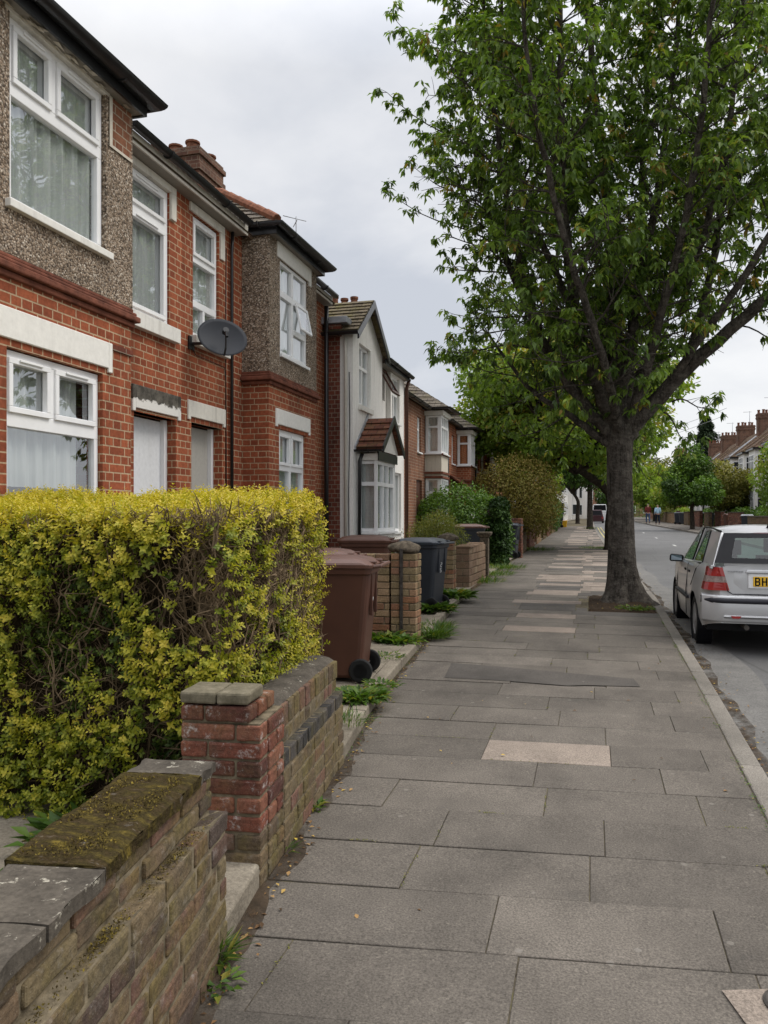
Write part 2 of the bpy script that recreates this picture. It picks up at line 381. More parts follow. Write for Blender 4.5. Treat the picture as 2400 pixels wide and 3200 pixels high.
def make_mats():
    M = {}
    M['brick'] = facade_brick('red_facade_brick', (.32, .092, .042), (.225, .060, .029), (.42, .30, .19))
    M['brick_dark'] = facade_brick('dark_red_brick', (.20, .058, .034), (.13, .042, .028), (.26, .20, .15))
    M['brick_brown'] = facade_brick('brown_facade_brick', (.23, .10, .055), (.17, .07, .042), (.33, .26, .19))
    M['chim'] = facade_brick('sooty_chimney_brick', (.16, .078, .05), (.10, .052, .038), (.20, .155, .115))
    M['dark_glass'] = plain('dark_window_glass', (.03, .034, .038), .08, .5, .3, 3)
    M['pot'] = plain('sooty_chimney_pot', (.17, .075, .045), .9, .15, .35, 12)
    M['corbel'] = plain('moulded_red_brick', (.16, .058, .036), .85, .2, .3, 9, bump=.3)
    M['pebble'] = pebble('pebbledash')
    M['render'] = weathered_paint('white_painted_render', (.80, .78, .745), .28)
    M['cream'] = weathered_paint('cream_render', (.55, .50, .42), .3)
    M['lintel'] = weathered_paint('painted_lintel', (.74, .72, .67), .12)
    M['lintel_worn'] = weathered_paint('worn_lintel', (.66, .63, .56), .5)
    M['upvc'] = plain('white_window_frame', (.78, .78, .78), .35, .45, .03)
    M['sill'] = weathered_paint('painted_sill', (.70, .68, .63), .3)
    M['black'] = plain('black_gutter', (.012, .012, .013), .32, .5, .2, 12)
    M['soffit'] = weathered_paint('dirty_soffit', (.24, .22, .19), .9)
    M['fascia'] = weathered_paint('old_white_fascia', (.58, .55, .48), .5)
    M['glass'] = glass('window_glass')
    M['net'] = None
    m = NT('net_curtain'); o = m.coord(); n = m.noise(m.map(o, (1, 14, .6)), 2.2, 4)
    c = m.ramp(n, (.3, (.58, .61, .59)), (.7, (.82, .83, .81)))
    m.done(c, .95, .05); t = m.node('ShaderNodeBsdfTranslucent'); m.set(t, 'Color', (.7, .7, .68)); x = m.node('ShaderNodeMixShader'); x.inputs[0].default_value = .3
    m.L.new(m.b.outputs[0], x.inputs[1]); m.L.new(t.outputs[0], x.inputs[2]); m.L.new(x.outputs[0], m.out.inputs[0]); M['net'] = m.mat
    M['orange_net'] = plain('orange_curtain', (.30, .11, .035), .9, .1, .2)
    M['room'] = plain('dim_room', (.10, .09, .08), .9, .1)
    M['tiles'] = tile_mat('brown_roof_tiles', ((.1, (.07, .05, .04)), (.5, (.13, .085, .06)), (.9, (.19, .12, .085))), .35)
    M['tiles_moss'] = tile_mat('mossy_roof_tiles', ((.1, (.09, .075, .05)), (.5, (.16, .125, .08)), (.9, (.22, .18, .12))), .75)
    M['tiles_red'] = tile_mat('red_brown_tiles', ((.1, (.07, .028, .018)), (.5, (.14, .052, .032)), (.9, (.20, .085, .05))), .3)
    M['tiles_grey'] = tile_mat('grey_brown_tiles', ((.1, (.10, .085, .07)), (.5, (.16, .135, .11)), (.9, (.22, .19, .155))), .3)
    M['terracotta'] = plain('terracotta', (.215, .085, .046), .85, .2, .3, 12, bump=.2)
    M['lead'] = plain('lead_flashing', (.30, .31, .33), .55, .4, .2)
    M['door_white'] = weathered_paint('white_painted_porch', (.66, .67, .68), .12)
    M['door_shaded'] = weathered_paint('shaded_porch_paint', (.42, .40, .36), .3)  # porch paint with the shade of the doorway put into its colour
    M['stock'] = garden_brick('stock_wall_brick', ((0, (.085, .060, .042)), (.22, (.125, .088, .055)), (.42, (.145, .112, .064)), (.6, (.145, .086, .058)), (.75, (.155, .083, .062)), (.9, (.085, .055, .042)), (1, (.045, .044, .04))), .68, .25, .65)
    M['stock2'] = garden_brick('yellow_stock_brick', ((0, (.15, .11, .065)), (.3, (.24, .18, .10)), (.6, (.30, .20, .12)), (.8, (.25, .11, .06)), (1, (.20, .13, .09))), .35, .05, .3)
    M['pier'] = garden_brick('red_pier_brick', ((0, (.075, .032, .026)), (.35, (.115, .042, .030)), (.7, (.17, .060, .038)), (1, (.19, .082, .052))), .25, 1.0, .45)
    M['blue'] = garden_brick('dark_plinth_brick', ((0, (.035, .033, .032)), (1, (.075, .066, .06))), .35, .1, .3)
    M['mortar'] = plain('garden_mortar', (.165, .135, .09), .95, .1, .35, 18, bump=.5)
    M['cop'] = None
    m = NT('weathered_coping'); o = m.coord(); g = m.noise(o, 9, 6, .65); f = m.noise(o, 70, 4, .7)
    c = m.ramp(g, (.3, (.048, .041, .033)), (.7, (.105, .09, .072)))
    c = m.mix(1, c, m.ramp(f, (.3, .7), (.7, 1.3)), 'MULTIPLY')
    li = m.ramp(m.noise(o, 26, 5, .75), (.6, 0), (.66, .8)); c = m.mix(li, c, (.40, .37, .30))
    m.bump(m.math('ADD', f, g), .5, .006); M['cop'] = m.done(c, .93, .15)
    m = NT('mossy_coping'); o = m.coord(); g = m.noise(m.map(o, (1, 2.4, 1)), 11, 7, .72); f = m.noise(o, 85, 4, .7)
    c = m.ramp(g, (.30, (.20, .18, .15)), (.40, (.065, .044, .02)), (.52, (.052, .040, .015)), (.62, (.115, .085, .022)), (.70, (.22, .16, .03)), (.77, (.28, .25, .18)))
    c = m.mix(1, c, m.ramp(f, (.3, .55), (.7, 1.4)), 'MULTIPLY')
    m.bump(m.math('ADD', f, m.math('MULTIPLY', g, 3)), .9, .012); M['moss'] = m.done(c, .97, .1)
    # pavement slabs
    def slab(name, a, b, sp=.5):
        m = NT(name); o = m.coord(); r = m.attr()
        g = m.noise(o, 2.3, 5, .6); f = m.noise(o, 120, 3, .75); sp_ = m.noise(o, 48, 5, .8)
        c = m.mix(r, a, b)
        c = m.mix(1, c, m.ramp(g, (.3, .82), (.7, 1.15)), 'MULTIPLY')
        c = m.mix(1, c, m.ramp(f, (.32, .55), (.68, 1.5)), 'MULTIPLY')
        c = m.mix(m.ramp(sp_, (.58, 0), (.72, sp)), c, (.30, .265, .215))
        c = m.mix(m.ramp(m.noise(o, 5, 6, .7), (.6, 0), (.8, .5)), c, (.055, .052, .046))
        gum = m.voro(m.map(o, (1, 1, .1)), 5.5, 'Distance'); c = m.mix(m.ramp(gum, (.0, .6), (.07, .5), (.085, 0)), c, (.21, .19, .165))
        st = m.noise(m.map(o, (1, .6, 1)), 1.1, 8, .7); c = m.mix(1, c, m.ramp(st, (.34, .70), (.5, 1.0), (.68, 1.16)), 'MULTIPLY')
        m.bump(m.math('ADD', f, sp_), .35, .004); return m.done(c, .88, .25)
    M['slab'] = slab('grey_paving', (.092, .080, .067), (.122, .106, .089))
    M['slab_dark'] = slab('dark_paving', (.070, .062, .054), (.084, .075, .066), .2)
    M['slab_light'] = slab('pale_paving', (.185, .150, .122), (.235, .193, .158), .3)
    M['kerb'] = slab('granite_kerb', (.15, .135, .115), (.19, .17, .145), .4)
    m = NT('mossy_joint'); o = m.coord(); g = m.noise(o, 14, 5, .7)
    M['joint'] = m.done(m.ramp(g, (.35, (.042, .035, .026)), (.52, (.115, .096, .066)), (.72, (.135, .125, .05))), .95, .1)
    m = NT('asphalt'); o = m.coord(); g = m.noise(o, .7, 5, .6); f = m.noise(o, 90, 3, .8)
    c = m.ramp(g, (.3, (.075, .073, .071)), (.7, (.11, .107, .104))); c = m.mix(1, c, m.ramp(f, (.3, .6), (.7, 1.45)), 'MULTIPLY')
    cr = m.voro(m.map(o, (1, .45, 1)), .8, 'Distance', 'DISTANCE_TO_EDGE')
    c = m.mix(m.ramp(cr, (.0, .55), (.012, 0)), c, (.035, .034, .032))
    m.bump(f, .4, .006); M['asphalt'] = m.done(c, .7, .4)
    m = NT('gutter_strip'); o = m.coord(); g = m.noise(o, 2.2, 6, .7); f = m.noise(o, 60, 4, .8)
    c = m.ramp(g, (.3, (.10, .096, .09)), (.7, (.165, .157, .145))); c = m.mix(1, c, m.ramp(f, (.3, .6), (.7, 1.4)), 'MULTIPLY')
    m.bump(f, .5, .008); M['channel'] = m.done(c, .85, .3)
    m = NT('gutter_dirt'); o = m.coord(); g = m.noise(o, 9, 6, .75)
    M['dirt'] = m.done(m.ramp(g, (.3, (.03, .023, .016)), (.6, (.075, .053, .035)), (.8, (.14, .10, .06))), .95, .1)
    tp = m.node('ShaderNodeBsdfTransparent'); x = m.node('ShaderNodeMixShader'); m.L.new(m.ramp(m.noise(o, 2.6, 9, .78), (.40, 0), (.60, .92)), x.inputs[0]); m.L.new(tp.outputs[0], x.inputs[1]); m.L.new(m.b.outputs[0], x.inputs[2]); m.L.new(x.outputs[0], m.out.inputs[0])
    m = NT('soil'); o = m.coord(); g = m.noise(o, 22, 6, .75); m.bump(g, 1, .03)
    M['soil'] = m.done(m.ramp(g, (.3, (.018, .013, .009)), (.6, (.055, .037, .023)), (.8, (.12, .085, .05))), .97, .1)
    m = NT('garden_paving'); o = m.coord(); g = m.noise(o, 3, 6, .7); f = m.noise(o, 60, 4, .7)
    c = m.ramp(g, (.3, (.13, .11, .085)), (.6, (.23, .20, .155)), (.8, (.30, .27, .215))); c = m.mix(1, c, m.ramp(f, (.3, .7), (.7, 1.3)), 'MULTIPLY')
    m.bump(m.math('ADD', f, g), .5, .01); M['gpave'] = m.done(c, .93, .15)
    m = NT('grass_ground'); o = m.coord(); g = m.noise(o, 1.5, 6, .7)
    M['lawn'] = m.done(m.ramp(g, (.3, (.03, .045, .012)), (.7, (.07, .10, .025))), .95, .1)
    # foliage
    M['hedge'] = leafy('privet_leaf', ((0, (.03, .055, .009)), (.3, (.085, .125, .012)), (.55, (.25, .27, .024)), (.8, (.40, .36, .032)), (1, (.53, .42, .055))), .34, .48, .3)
    M['twig'] = plain('hedge_twig', (.16, .115, .07), .9, .1, .3, 20)
    M['twig_shade'] = plain('inner_twigs', (.035, .026, .016), .95, .05, .4, 30, bump=1, bscale=40)  # twig brown darkened to stand in for shade deep in the hedge
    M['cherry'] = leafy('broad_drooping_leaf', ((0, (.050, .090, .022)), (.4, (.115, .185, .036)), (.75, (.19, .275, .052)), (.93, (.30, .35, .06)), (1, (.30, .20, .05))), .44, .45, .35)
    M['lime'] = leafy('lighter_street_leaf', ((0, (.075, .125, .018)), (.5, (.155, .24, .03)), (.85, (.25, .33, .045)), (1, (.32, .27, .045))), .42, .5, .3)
    M['olive'] = leafy('olive_leaf', ((0, (.07, .085, .018)), (.5, (.15, .16, .03)), (1, (.25, .22, .055))), .35, .5, .3)
    M['rusty'] = leafy('rusty_new_leaf', ((0, (.13, .105, .03)), (.5, (.21, .165, .045)), (.8, (.19, .19, .04)), (1, (.30, .21, .07))), .3, .55, .2)
    M['deep'] = leafy('deep_green_leaf', ((0, (.028, .06, .010)), (.5, (.06, .125, .014)), (1, (.13, .22, .02))), .25, .5, .3)
    M['ivy'] = leafy('ivy_leaf', ((0, (.012, .03, .007)), (.6, (.028, .06, .012)), (1, (.06, .11, .02))), .15, .6, .15)
    M['conifer'] = leafy('conifer_needle', ((0, (.018, .035, .018)), (1, (.05, .075, .035))), .1, .6, .2)
    M['weed'] = leafy('weed_leaf', ((0, (.04, .08, .015)), (.6, (.075, .14, .022)), (.9, (.13, .19, .03)), (1, (.28, .22, .04))), .35, .5, .3)
    M['litter'] = leafy('dry_leaf', ((0, (.05, .03, .015)), (.5, (.15, .08, .035)), (.8, (.36, .22, .09)), (1, (.50, .36, .06))), .1, .7, .2)
    m = NT('tree_bark'); o = m.coord(); g = m.noise(m.map(o, (5, 5, 17)), 1.0, 7, .7); f = m.noise(o, 30, 5, .7); l = m.noise(o, 6, 5, .7)
    c = m.ramp(g, (.3, (.062, .052, .043)), (.55, (.105, .09, .075)), (.75, (.17, .15, .126)))
    rd = m.noise(m.map(o, (16, 16, 3.2)), 1.0, 6, .7); c = m.mix(1, c, m.ramp(rd, (.36, .38), (.5, 1.0), (.66, 1.4)), 'MULTIPLY'); c = m.mix(1, c, m.ramp(f, (.3, .55), (.7, 1.3)), 'MULTIPLY'); c = m.mix(m.ramp(l, (.5, 0), (.68, .6)), c, (.22, .20, .165))
    m.bump(m.math('ADD', m.math('ADD', g, m.math('MULTIPLY', rd, 2.0)), f), 1.0, .05); M['bark'] = m.done(c, .92, .15)
    M['bark_dark'] = plain('dark_bark', (.05, .042, .034), .95, .1, .35, 10, bump=.6)
    # bins and metal
    M['bin_brown'] = plain('brown_bin_plastic', (.074, .030, .018), .5, .35, .12, 3, bump=.05, bscale=300)
    M['bin_lid'] = plain('brown_bin_lid', (.112, .053, .038), .42, .45, .15, 4, bump=.05, bscale=200)
    M['bin_grey'] = plain('grey_bin_plastic', (.026, .030, .037), .5, .35, .12, 3)
    M['bin_grey_lid'] = plain('grey_bin_lid', (.036, .043, .055), .38, .45, .12, 3)
    M['rubber'] = plain('rubber', (.012, .012, .012), .75, .25, .2)
    M['hub'] = plain('hub_plastic', (.03, .03, .032), .5, .4, .2)
    M['white_mark'] = plain('white_marking', (.62, .62, .60), .6, .3, .1)
    M['iron'] = plain('rusty_iron', (.06, .052, .045), .7, .35, .35, 20, .3)
    M['dish'] = plain('satellite_dish_grey', (.042, .045, .052), .6, .15, .06, 3)
    M['stone'] = plain('lumpy_stone', (.11, .09, .066), .95, .15, .4, 22, bump=.9, bscale=30)
    # car
    m = NT('silver_paint'); o = m.coord(); fl = m.noise(o, 900, 1)
    m.done(m.ramp(fl, (.3, (.44, .44, .445)), (.7, (.52, .52, .525))), .33, .5, .35)
    m.b.inputs['Coat Weight'].default_value = .6; m.b.inputs['Coat Roughness'].default_value = .05; M['silver'] = m.mat
    M['car_glass'] = glass('car_glass', (.42, .55, .50), .0)
    M['car_black'] = plain('black_car_trim', (.010, .010, .012), .35, .12, .1)
    M['bumper'] = plain('bumper_strip', (.02, .02, .027), .5, .4, .1)
    M['lamp_red'] = None
    m = NT('red_lamp'); m.done((.30, .012, .012), .2, .5); m.b.inputs['Coat Weight'].default_value = .8; M['lamp_red'] = m.mat
    M['lamp_clear'] = plain('clear_lamp', (.27, .20, .18), .2, .6, .25, 40)
    M['plate'] = plain('yellow_plate', (.72, .42, .02), .4, .4, .04)
    M['seat'] = plain('dark_seat', (.016, .016, .018), .9, .1, .2)
    M['alloy'] = plain('alloy_wheel', (.35, .35, .36), .4, .5, .15, metal=.6)
    M['skin'] = plain('skin', (.42, .25, .18), .6, .3, .08)
    M['cloth_blue'] = plain('pale_blue_cloth', (.36, .53, .66), .9, .1, .1)
    M['cloth_navy'] = plain('navy_cloth', (.02, .024, .04), .9, .1, .2)
    M['cloth_jean'] = plain('jeans_cloth', (.055, .09, .17), .9, .1, .2)
    M['cloth_red'] = plain('maroon_cloth', (.15, .035, .03), .9, .1, .2)
    M['hair'] = plain('fair_hair', (.50, .42, .28), .8, .2, .2)
    M['hair_grey'] = plain('grey_hair', (.30, .28, .26), .8, .2, .2)
    M['red_car'] = plain('red_car_paint', (.25, .02, .02), .3, .5, .05)
    M['dark_car'] = plain('dark_car_paint', (.045, .012, .016), .3, .5, .05)
    M['white_car'] = plain('white_van_paint', (.72, .72, .72), .35, .5, .04)
    M['yellow_paint'] = plain('worn_yellow_line', (.42, .36, .16), .8, .2, .25)
    M['road_white'] = plain('worn_white_line', (.42, .41, .39), .8, .2, .25)
    return M
M = make_mats()
# ------------------------------------------------------------------ ground, road, pavements
def strip(name, fl, fr, ys, dz, mat, kind='structure', n=2):
    mb = MB(); P = []
    for y in ys:
        a, b = fl(y), fr(y); P.append([(lerp(a, b, j/(n-1)), y, gz(y)+dz(y) if callable(dz) else gz(y)+dz) for j in range(n)])
    mb.grid(P); o = mb.build(name, mat)
    # faces must look up
    me = o.data
    if me.polygons and me.polygons[0].normal.z < 0: me.flip_normals()
    return finish(o, kind=kind)
YS = [-15, -8, -4, 0, 2, 4, 6, 8, 10, 12, 14, 16, 18, 21, 25, 30, 35, 40, 45, 50, 56, 63, 65, 70, 78, 86, 95, 105, 118, 130, 140, 155, 170, 190]
strip('terrain', lambda y: -420, lambda y: 420, [-60, -15, 0, 30, 65, 110, 190, 400, 900], -.35, M['lawn'])
strip('road', lambda y: xk(y)+.06, lambda y: xr(y)+.05, YS, -.115, M['asphalt'])
strip('gutter_channel', lambda y: xk(y)+.10, lambda y: xk(y)+.62+.05*math.sin(y*1.7), [y*.5 for y in range(-4, 90)], -.111, M['channel'])
strip('gutter_dirt', lambda y: xk(y)+.08, lambda y: xk(y)+.27+.03*math.sin(y*3.1)+.02*math.sin(y*7.3), [y*.25 for y in range(0, 150)], -.106, M['dirt'])
strip('pavement_bed', lambda y: xl(y)-.25, lambda y: xk(y)+.02, YS, -.0065, M['joint'])
strip('garden_ground', lambda y: -30, lambda y: xl(y)-.03, YS, .05, M['gpave'])
strip('far_pavement', lambda y: xr(y)+.14, lambda y: xr(y)+2.35, YS, 0, M['slab'])
strip('far_garden_ground', lambda y: xr(y)+2.3, lambda y: 60, YS, -.02, M['gpave'])

PIT = (-.06, 11.76, .92, 13.75)
JOINTS = []
def slabs():
    mb = MB(); y = .25; i = 0
    while y < 62:
        d = .41 if y < 30 else .8
        k = .13*max(0, 1-max(0, y-2.5)/6.5)
        def line(yy, x): return yy + k*(x-.0)
        left, right = xl(y+d/2)+.005, None
        cuts = [(-.66, .10), (-1.02, -.22, .55), (-.36, .42), (-.80, -.02, .7)][i % 4]
        if y > 9: cuts = (-1.05+random.uniform(-.1, .1), -.24+random.uniform(-.02, .02)) if i % 2 else (-1.12+random.uniform(-.1, .1), -.20, .02)
        jit = .05
        if i == 11: cuts, jit = (-.66, .11, .66), 0
        xs = [None]+[c+random.uniform(-jit, jit) for c in cuts if c > left+.2]+[None]
        sp = random.random()
        for j in range(len(xs)-1):
            def X(which, yy): 
                if which is None: return None
                return which
            g = random.uniform(.0012, .003)
            q = []
            for (ya, xa) in ((0, j), (0, j+1), (d, j+1), (d, j)):
                yc = y+ya; xv = xs[xa]
                if xv is None: xv = xl(yc)+.01 if xa == 0 else xk(yc)-.004
                q.append([xv+(g if xa == j else -g), line(yc, xv)+(g if ya == 0 else -g)])
            cxm = sum(p[0] for p in q)/4; cym = sum(p[1] for p in q)/4
            if PIT[0] < cxm < PIT[2]+.3 and PIT[1] < cym < PIT[3]: continue
            # slabs that run into the tree pit stop at its edge
            if PIT[1]-.1 < cym < PIT[3]+.1:
                for p in q: p[0] = min(p[0], PIT[0]-.01) if cxm < PIT[0] else p[0]
            mi = 0; rv = random.random()
            if abs(cym-4.87) < .2 and -.6 < cxm < .1: mi = 2
            elif 7.6 < cym < 9.7 and -1.0 < cxm < -.1: rv *= .3
            elif -1.1 < cxm < -.1 and (9.75 < cym < 10.2 or 10.75 < cym < 11.25): mi = 2
            elif cym > 12.2 and -1.1 < cxm < .9 and random.random() < .42: mi = 2
            elif cym > 11.2 and cxm > -1.1: mi = 1 if random.random() < .4 else 0
            dz = random.uniform(-.0025, .0035)
            if y < 14:
                for A_, B_, pr, n_ in ((q[0], q[3], .45, 26), (q[0], q[1], .22, 34)):
                    if random.random() < pr:
                        t0, t1 = sorted((random.random(), random.random()))
                        for _ in range(n_): k_ = random.uniform(t0, t1); JOINTS.append((lerp(A_[0], B_[0], k_)+random.gauss(0, .004), lerp(A_[1], B_[1], k_)+random.gauss(0, .004), gz(A_[1])-.001))
            t = [random.uniform(-.0015, .0015) for _ in range(4)]
            top = [(p[0], p[1], gz(p[1])+dz+t[n]) for n, p in enumerate(q)]
            bot = [(p[0], p[1], gz(p[1])-.04) for p in q]
            mb.hexa(bot+top, mi, rv)
        y += d; i += 1
    q = [(-1.34, 7.50), (-.9, 7.46), (-.4, 7.36), (.36, 7.22), (.40, 6.92), (-.05, 6.86), (-.2, 6.80), (-.8, 6.86), (-1.29, 6.85)]
    mb.poly([(x, y, gz(y)+.0068) for x, y in q[::-1]], 1, .1)
    finish(mb.build('pavement', [M['slab'], M['slab_dark'], M['slab_light']], bevel=.0025, seg=1), kind='structure')
slabs()
def kerbs():
    mb = MB(); y = -.4
    while y < 150:
        d = .9 if y < 60 else 4
        a, b = xk(y), xk(y+d-.008); w = .125
        z0, z1 = gz(y), gz(y+d); j = random.uniform(-.004, .004)
        mb.hexa([(a, y, z0-.2), (a+w, y, z0-.2), (b+w, y+d-.008, z1-.2), (b, y+d-.008, z1-.2), (a, y, z0+.004+j), (a+w, y, z0+.002+j), (b+w, y+d-.008, z1+.002+j), (b, y+d-.008, z1+.004+j)], 0, random.random())
        y += d
    finish(mb.build('kerb', M['kerb'], bevel=.012), kind='structure')
    mb = MB(); y = -.4
    while y < 180:
        d = 1.0 if y < 60 else 5
        a, b = xr(y), xr(y+d-.008); w = .14
        z0, z1 = gz(y), gz(y+d)
        mb.hexa([(a, y, z0-.2), (a+w, y, z0-.2), (b+w, y+d-.008, z1-.2), (b, y+d-.008, z1-.2), (a, y, z0+.004), (a+w, y, z0+.006), (b+w, y+d-.008, z1+.006), (b, y+d-.008, z1+.004)], 0, random.random())
        y += d
    finish(mb.build('far_kerb', M['kerb'], bevel=.012), kind='structure')
kerbs()
def road_marks():
    mb = MB()
    for dx in (.30, .52):
        P = [[(xk(y)+dx+e, y, gz(y)-.1075) for e in (0, .07)] for y in (24, 28, 32, 36, 40, 45, 50, 56, 63)]
        mb.grid(P)
    for y in (20, 27, 34, 42, 50): 
        x = (xk(y)+xr(y))/2; mb.poly([(x-.05, y, gz(y)-.109), (x+.05, y, gz(y)-.109), (x+.05, y+1.2, gz(y+1.2)-.109), (x-.05, y+1.2, gz(y+1.2)-.109)], 1)
    o = mb.build('road_marking', [M['yellow_paint'], M['road_white']])
    for p in o.data.polygons:
        if p.normal.z < 0: p.flip()
    finish(o, kind='structure')
road_marks()
def tree_pit():
    mb = MB(); n = 26; P = []
    for i in range(n):
        r = []
        for j in range(n):
            x = lerp(PIT[0], PIT[2]-.0, j/(n-1)); y = lerp(PIT[1], PIT[3], i/(n-1))
            e = min(j, n-1-j, i, n-1-i)
            d = math.hypot(x-.47, y-12.9)
            h = -.012+(.02+.05*max(0, 1-d/.75)+random.uniform(0, .022))*(1 if e else .0)
            r.append((x, y, gz(y)+h))
        P.append(r)
    mb.grid(P); o = mb.build('tree_pit_soil', M['soil'], smooth=True); finish(o, kind='structure')
tree_pit()
def scatter(name, mat, spots, size=(.02, .045), kind='stuff', lift=.004, flat=.8):
    pos, ax, nr = [], [], []
    for (x, y, z) in spots:
        a = random.uniform(0, 6.28); pos.append((x, y, z+lift+random.uniform(0, .006))); ax.append((math.cos(a), math.sin(a), random.uniform(-.1, .35)))
        nr.append((random.uniform(-.5, .5)*(1-flat)*2, random.uniform(-.5, .5)*(1-flat)*2, 1))
    n = len(pos); L = rng.uniform(*size, n)
    o = leaves(name, np.array(pos), np.array(ax), np.array(nr), L, L*.55, mat)
    return finish(o, kind=kind)
sp = []
for _ in range(650):
    y = random.uniform(1.2, 20)**1.0; x = xk(y)+.125+abs(random.gauss(0, .12))+.01; sp.append((x, y, gz(y)-.105))
for _ in range(420):
    y = random.uniform(.9, 9); x = xl(y)+abs(random.gauss(0, .045))+.005; sp.append((x, y, gz(y)))
for _ in range(130):
    x, y = random.uniform(*PIT[0::2]), random.uniform(*PIT[1::2]); sp.append((x, y, gz(y)+.03))
for _ in range(60):
    y = random.uniform(1.8, 14); sp.append((random.uniform(xl(y), xk(y)), y, gz(y)))
scatter('fallen_leaves', M['litter'], sp, (.012, .034))

def soil_edge():
    mb = MB(); P = []
    for i in range(110):
        y = .8+i*.08; w = .05+.02*math.sin(i*.9)+.03*random.random()
        if 4.6 < y: w *= .7
        P.append([(xl(y)-.02, y, gz(y)+.012), (xl(y)+w*.5, y, gz(y)+.010), (xl(y)+w, y, gz(y)+.001)])
    mb.grid(P); o = mb.build('edge_dirt', M['dirt'])
    if o.data.polygons[0].normal.z < 0: o.data.flip_normals()
    finish(o, kind='stuff')
soil_edge()

# ------------------------------------------------------------------ weeds: each tuft is a plant of its own
WEEDN = [0]
def tuft(name, label, x, y, z, n, h, spread, blade=True, mat='weed', cat='weed', group=None, wid=.3):
    pos, ax, nr = [], [], []
    for _ in range(n):
        a = random.uniform(0, 6.28); rr = spread*random.random()**.7
        px, py = x+rr*math.cos(a), y+rr*math.sin(a)
        el = random.uniform(.5, 1.3) if blade else random.uniform(.0, .9)
        ax.append((math.cos(a)*math.cos(el)+random.uniform(-.2, .2), math.sin(a)*math.cos(el)+random.uniform(-.2, .2), math.sin(el)))
        nr.append((random.uniform(-.4, .4), random.uniform(-.4, .4), 1)); pos.append((px, py, z+random.uniform(0, h*.25 if not blade else .01)))
    L = rng.uniform(.5, 1, n)*h
    o = leaves(name, np.array(pos), np.array(ax), np.array(nr), L, L*wid, M[mat], curl=.35 if blade else .25)
    return finish(o, label, cat, group)

# ------------------------------------------------------------------ bricks one by one
def brick_run(mb, o, a, out, length, z0, courses, off=0, ch=.0745, bl=.215, depth=.1, joint=.011, mi=0, rvs=None, rough=.003, half_first=True, header=False, end_flush=True):
    """courses of bricks whose outer face stands `off` out of the line from o along a; out is the outward normal"""
    o, a, out = Vector(o), Vector(a).normalized(), Vector(out).normalized()
    for c in range(courses):
        s = 0.0; first = True
        L = bl if not header else .1025
        while s < length-.02:
            l = L
            if first and (c % 2 == 0) and half_first: l = L*.5 if not header else L
            if random.random() < .12 and not header: l *= .62
            l = min(l, length-s); first = False
            if length-s-l < .05: l = length-s
            j = random.uniform(-rough, rough)
            p = o+a*(s+joint*.5)+out*(off+j-depth)
            p.z = z0+c*ch+joint*.5+random.uniform(-.0015, .0015)
            tw = random.uniform(-.004, .004)
            mb.obox(p, a*(l-joint)+out*tw, out*depth, Vector((0, 0, ch-joint)), mi, random.random() if rvs is None else rvs(s, c))
            s += l
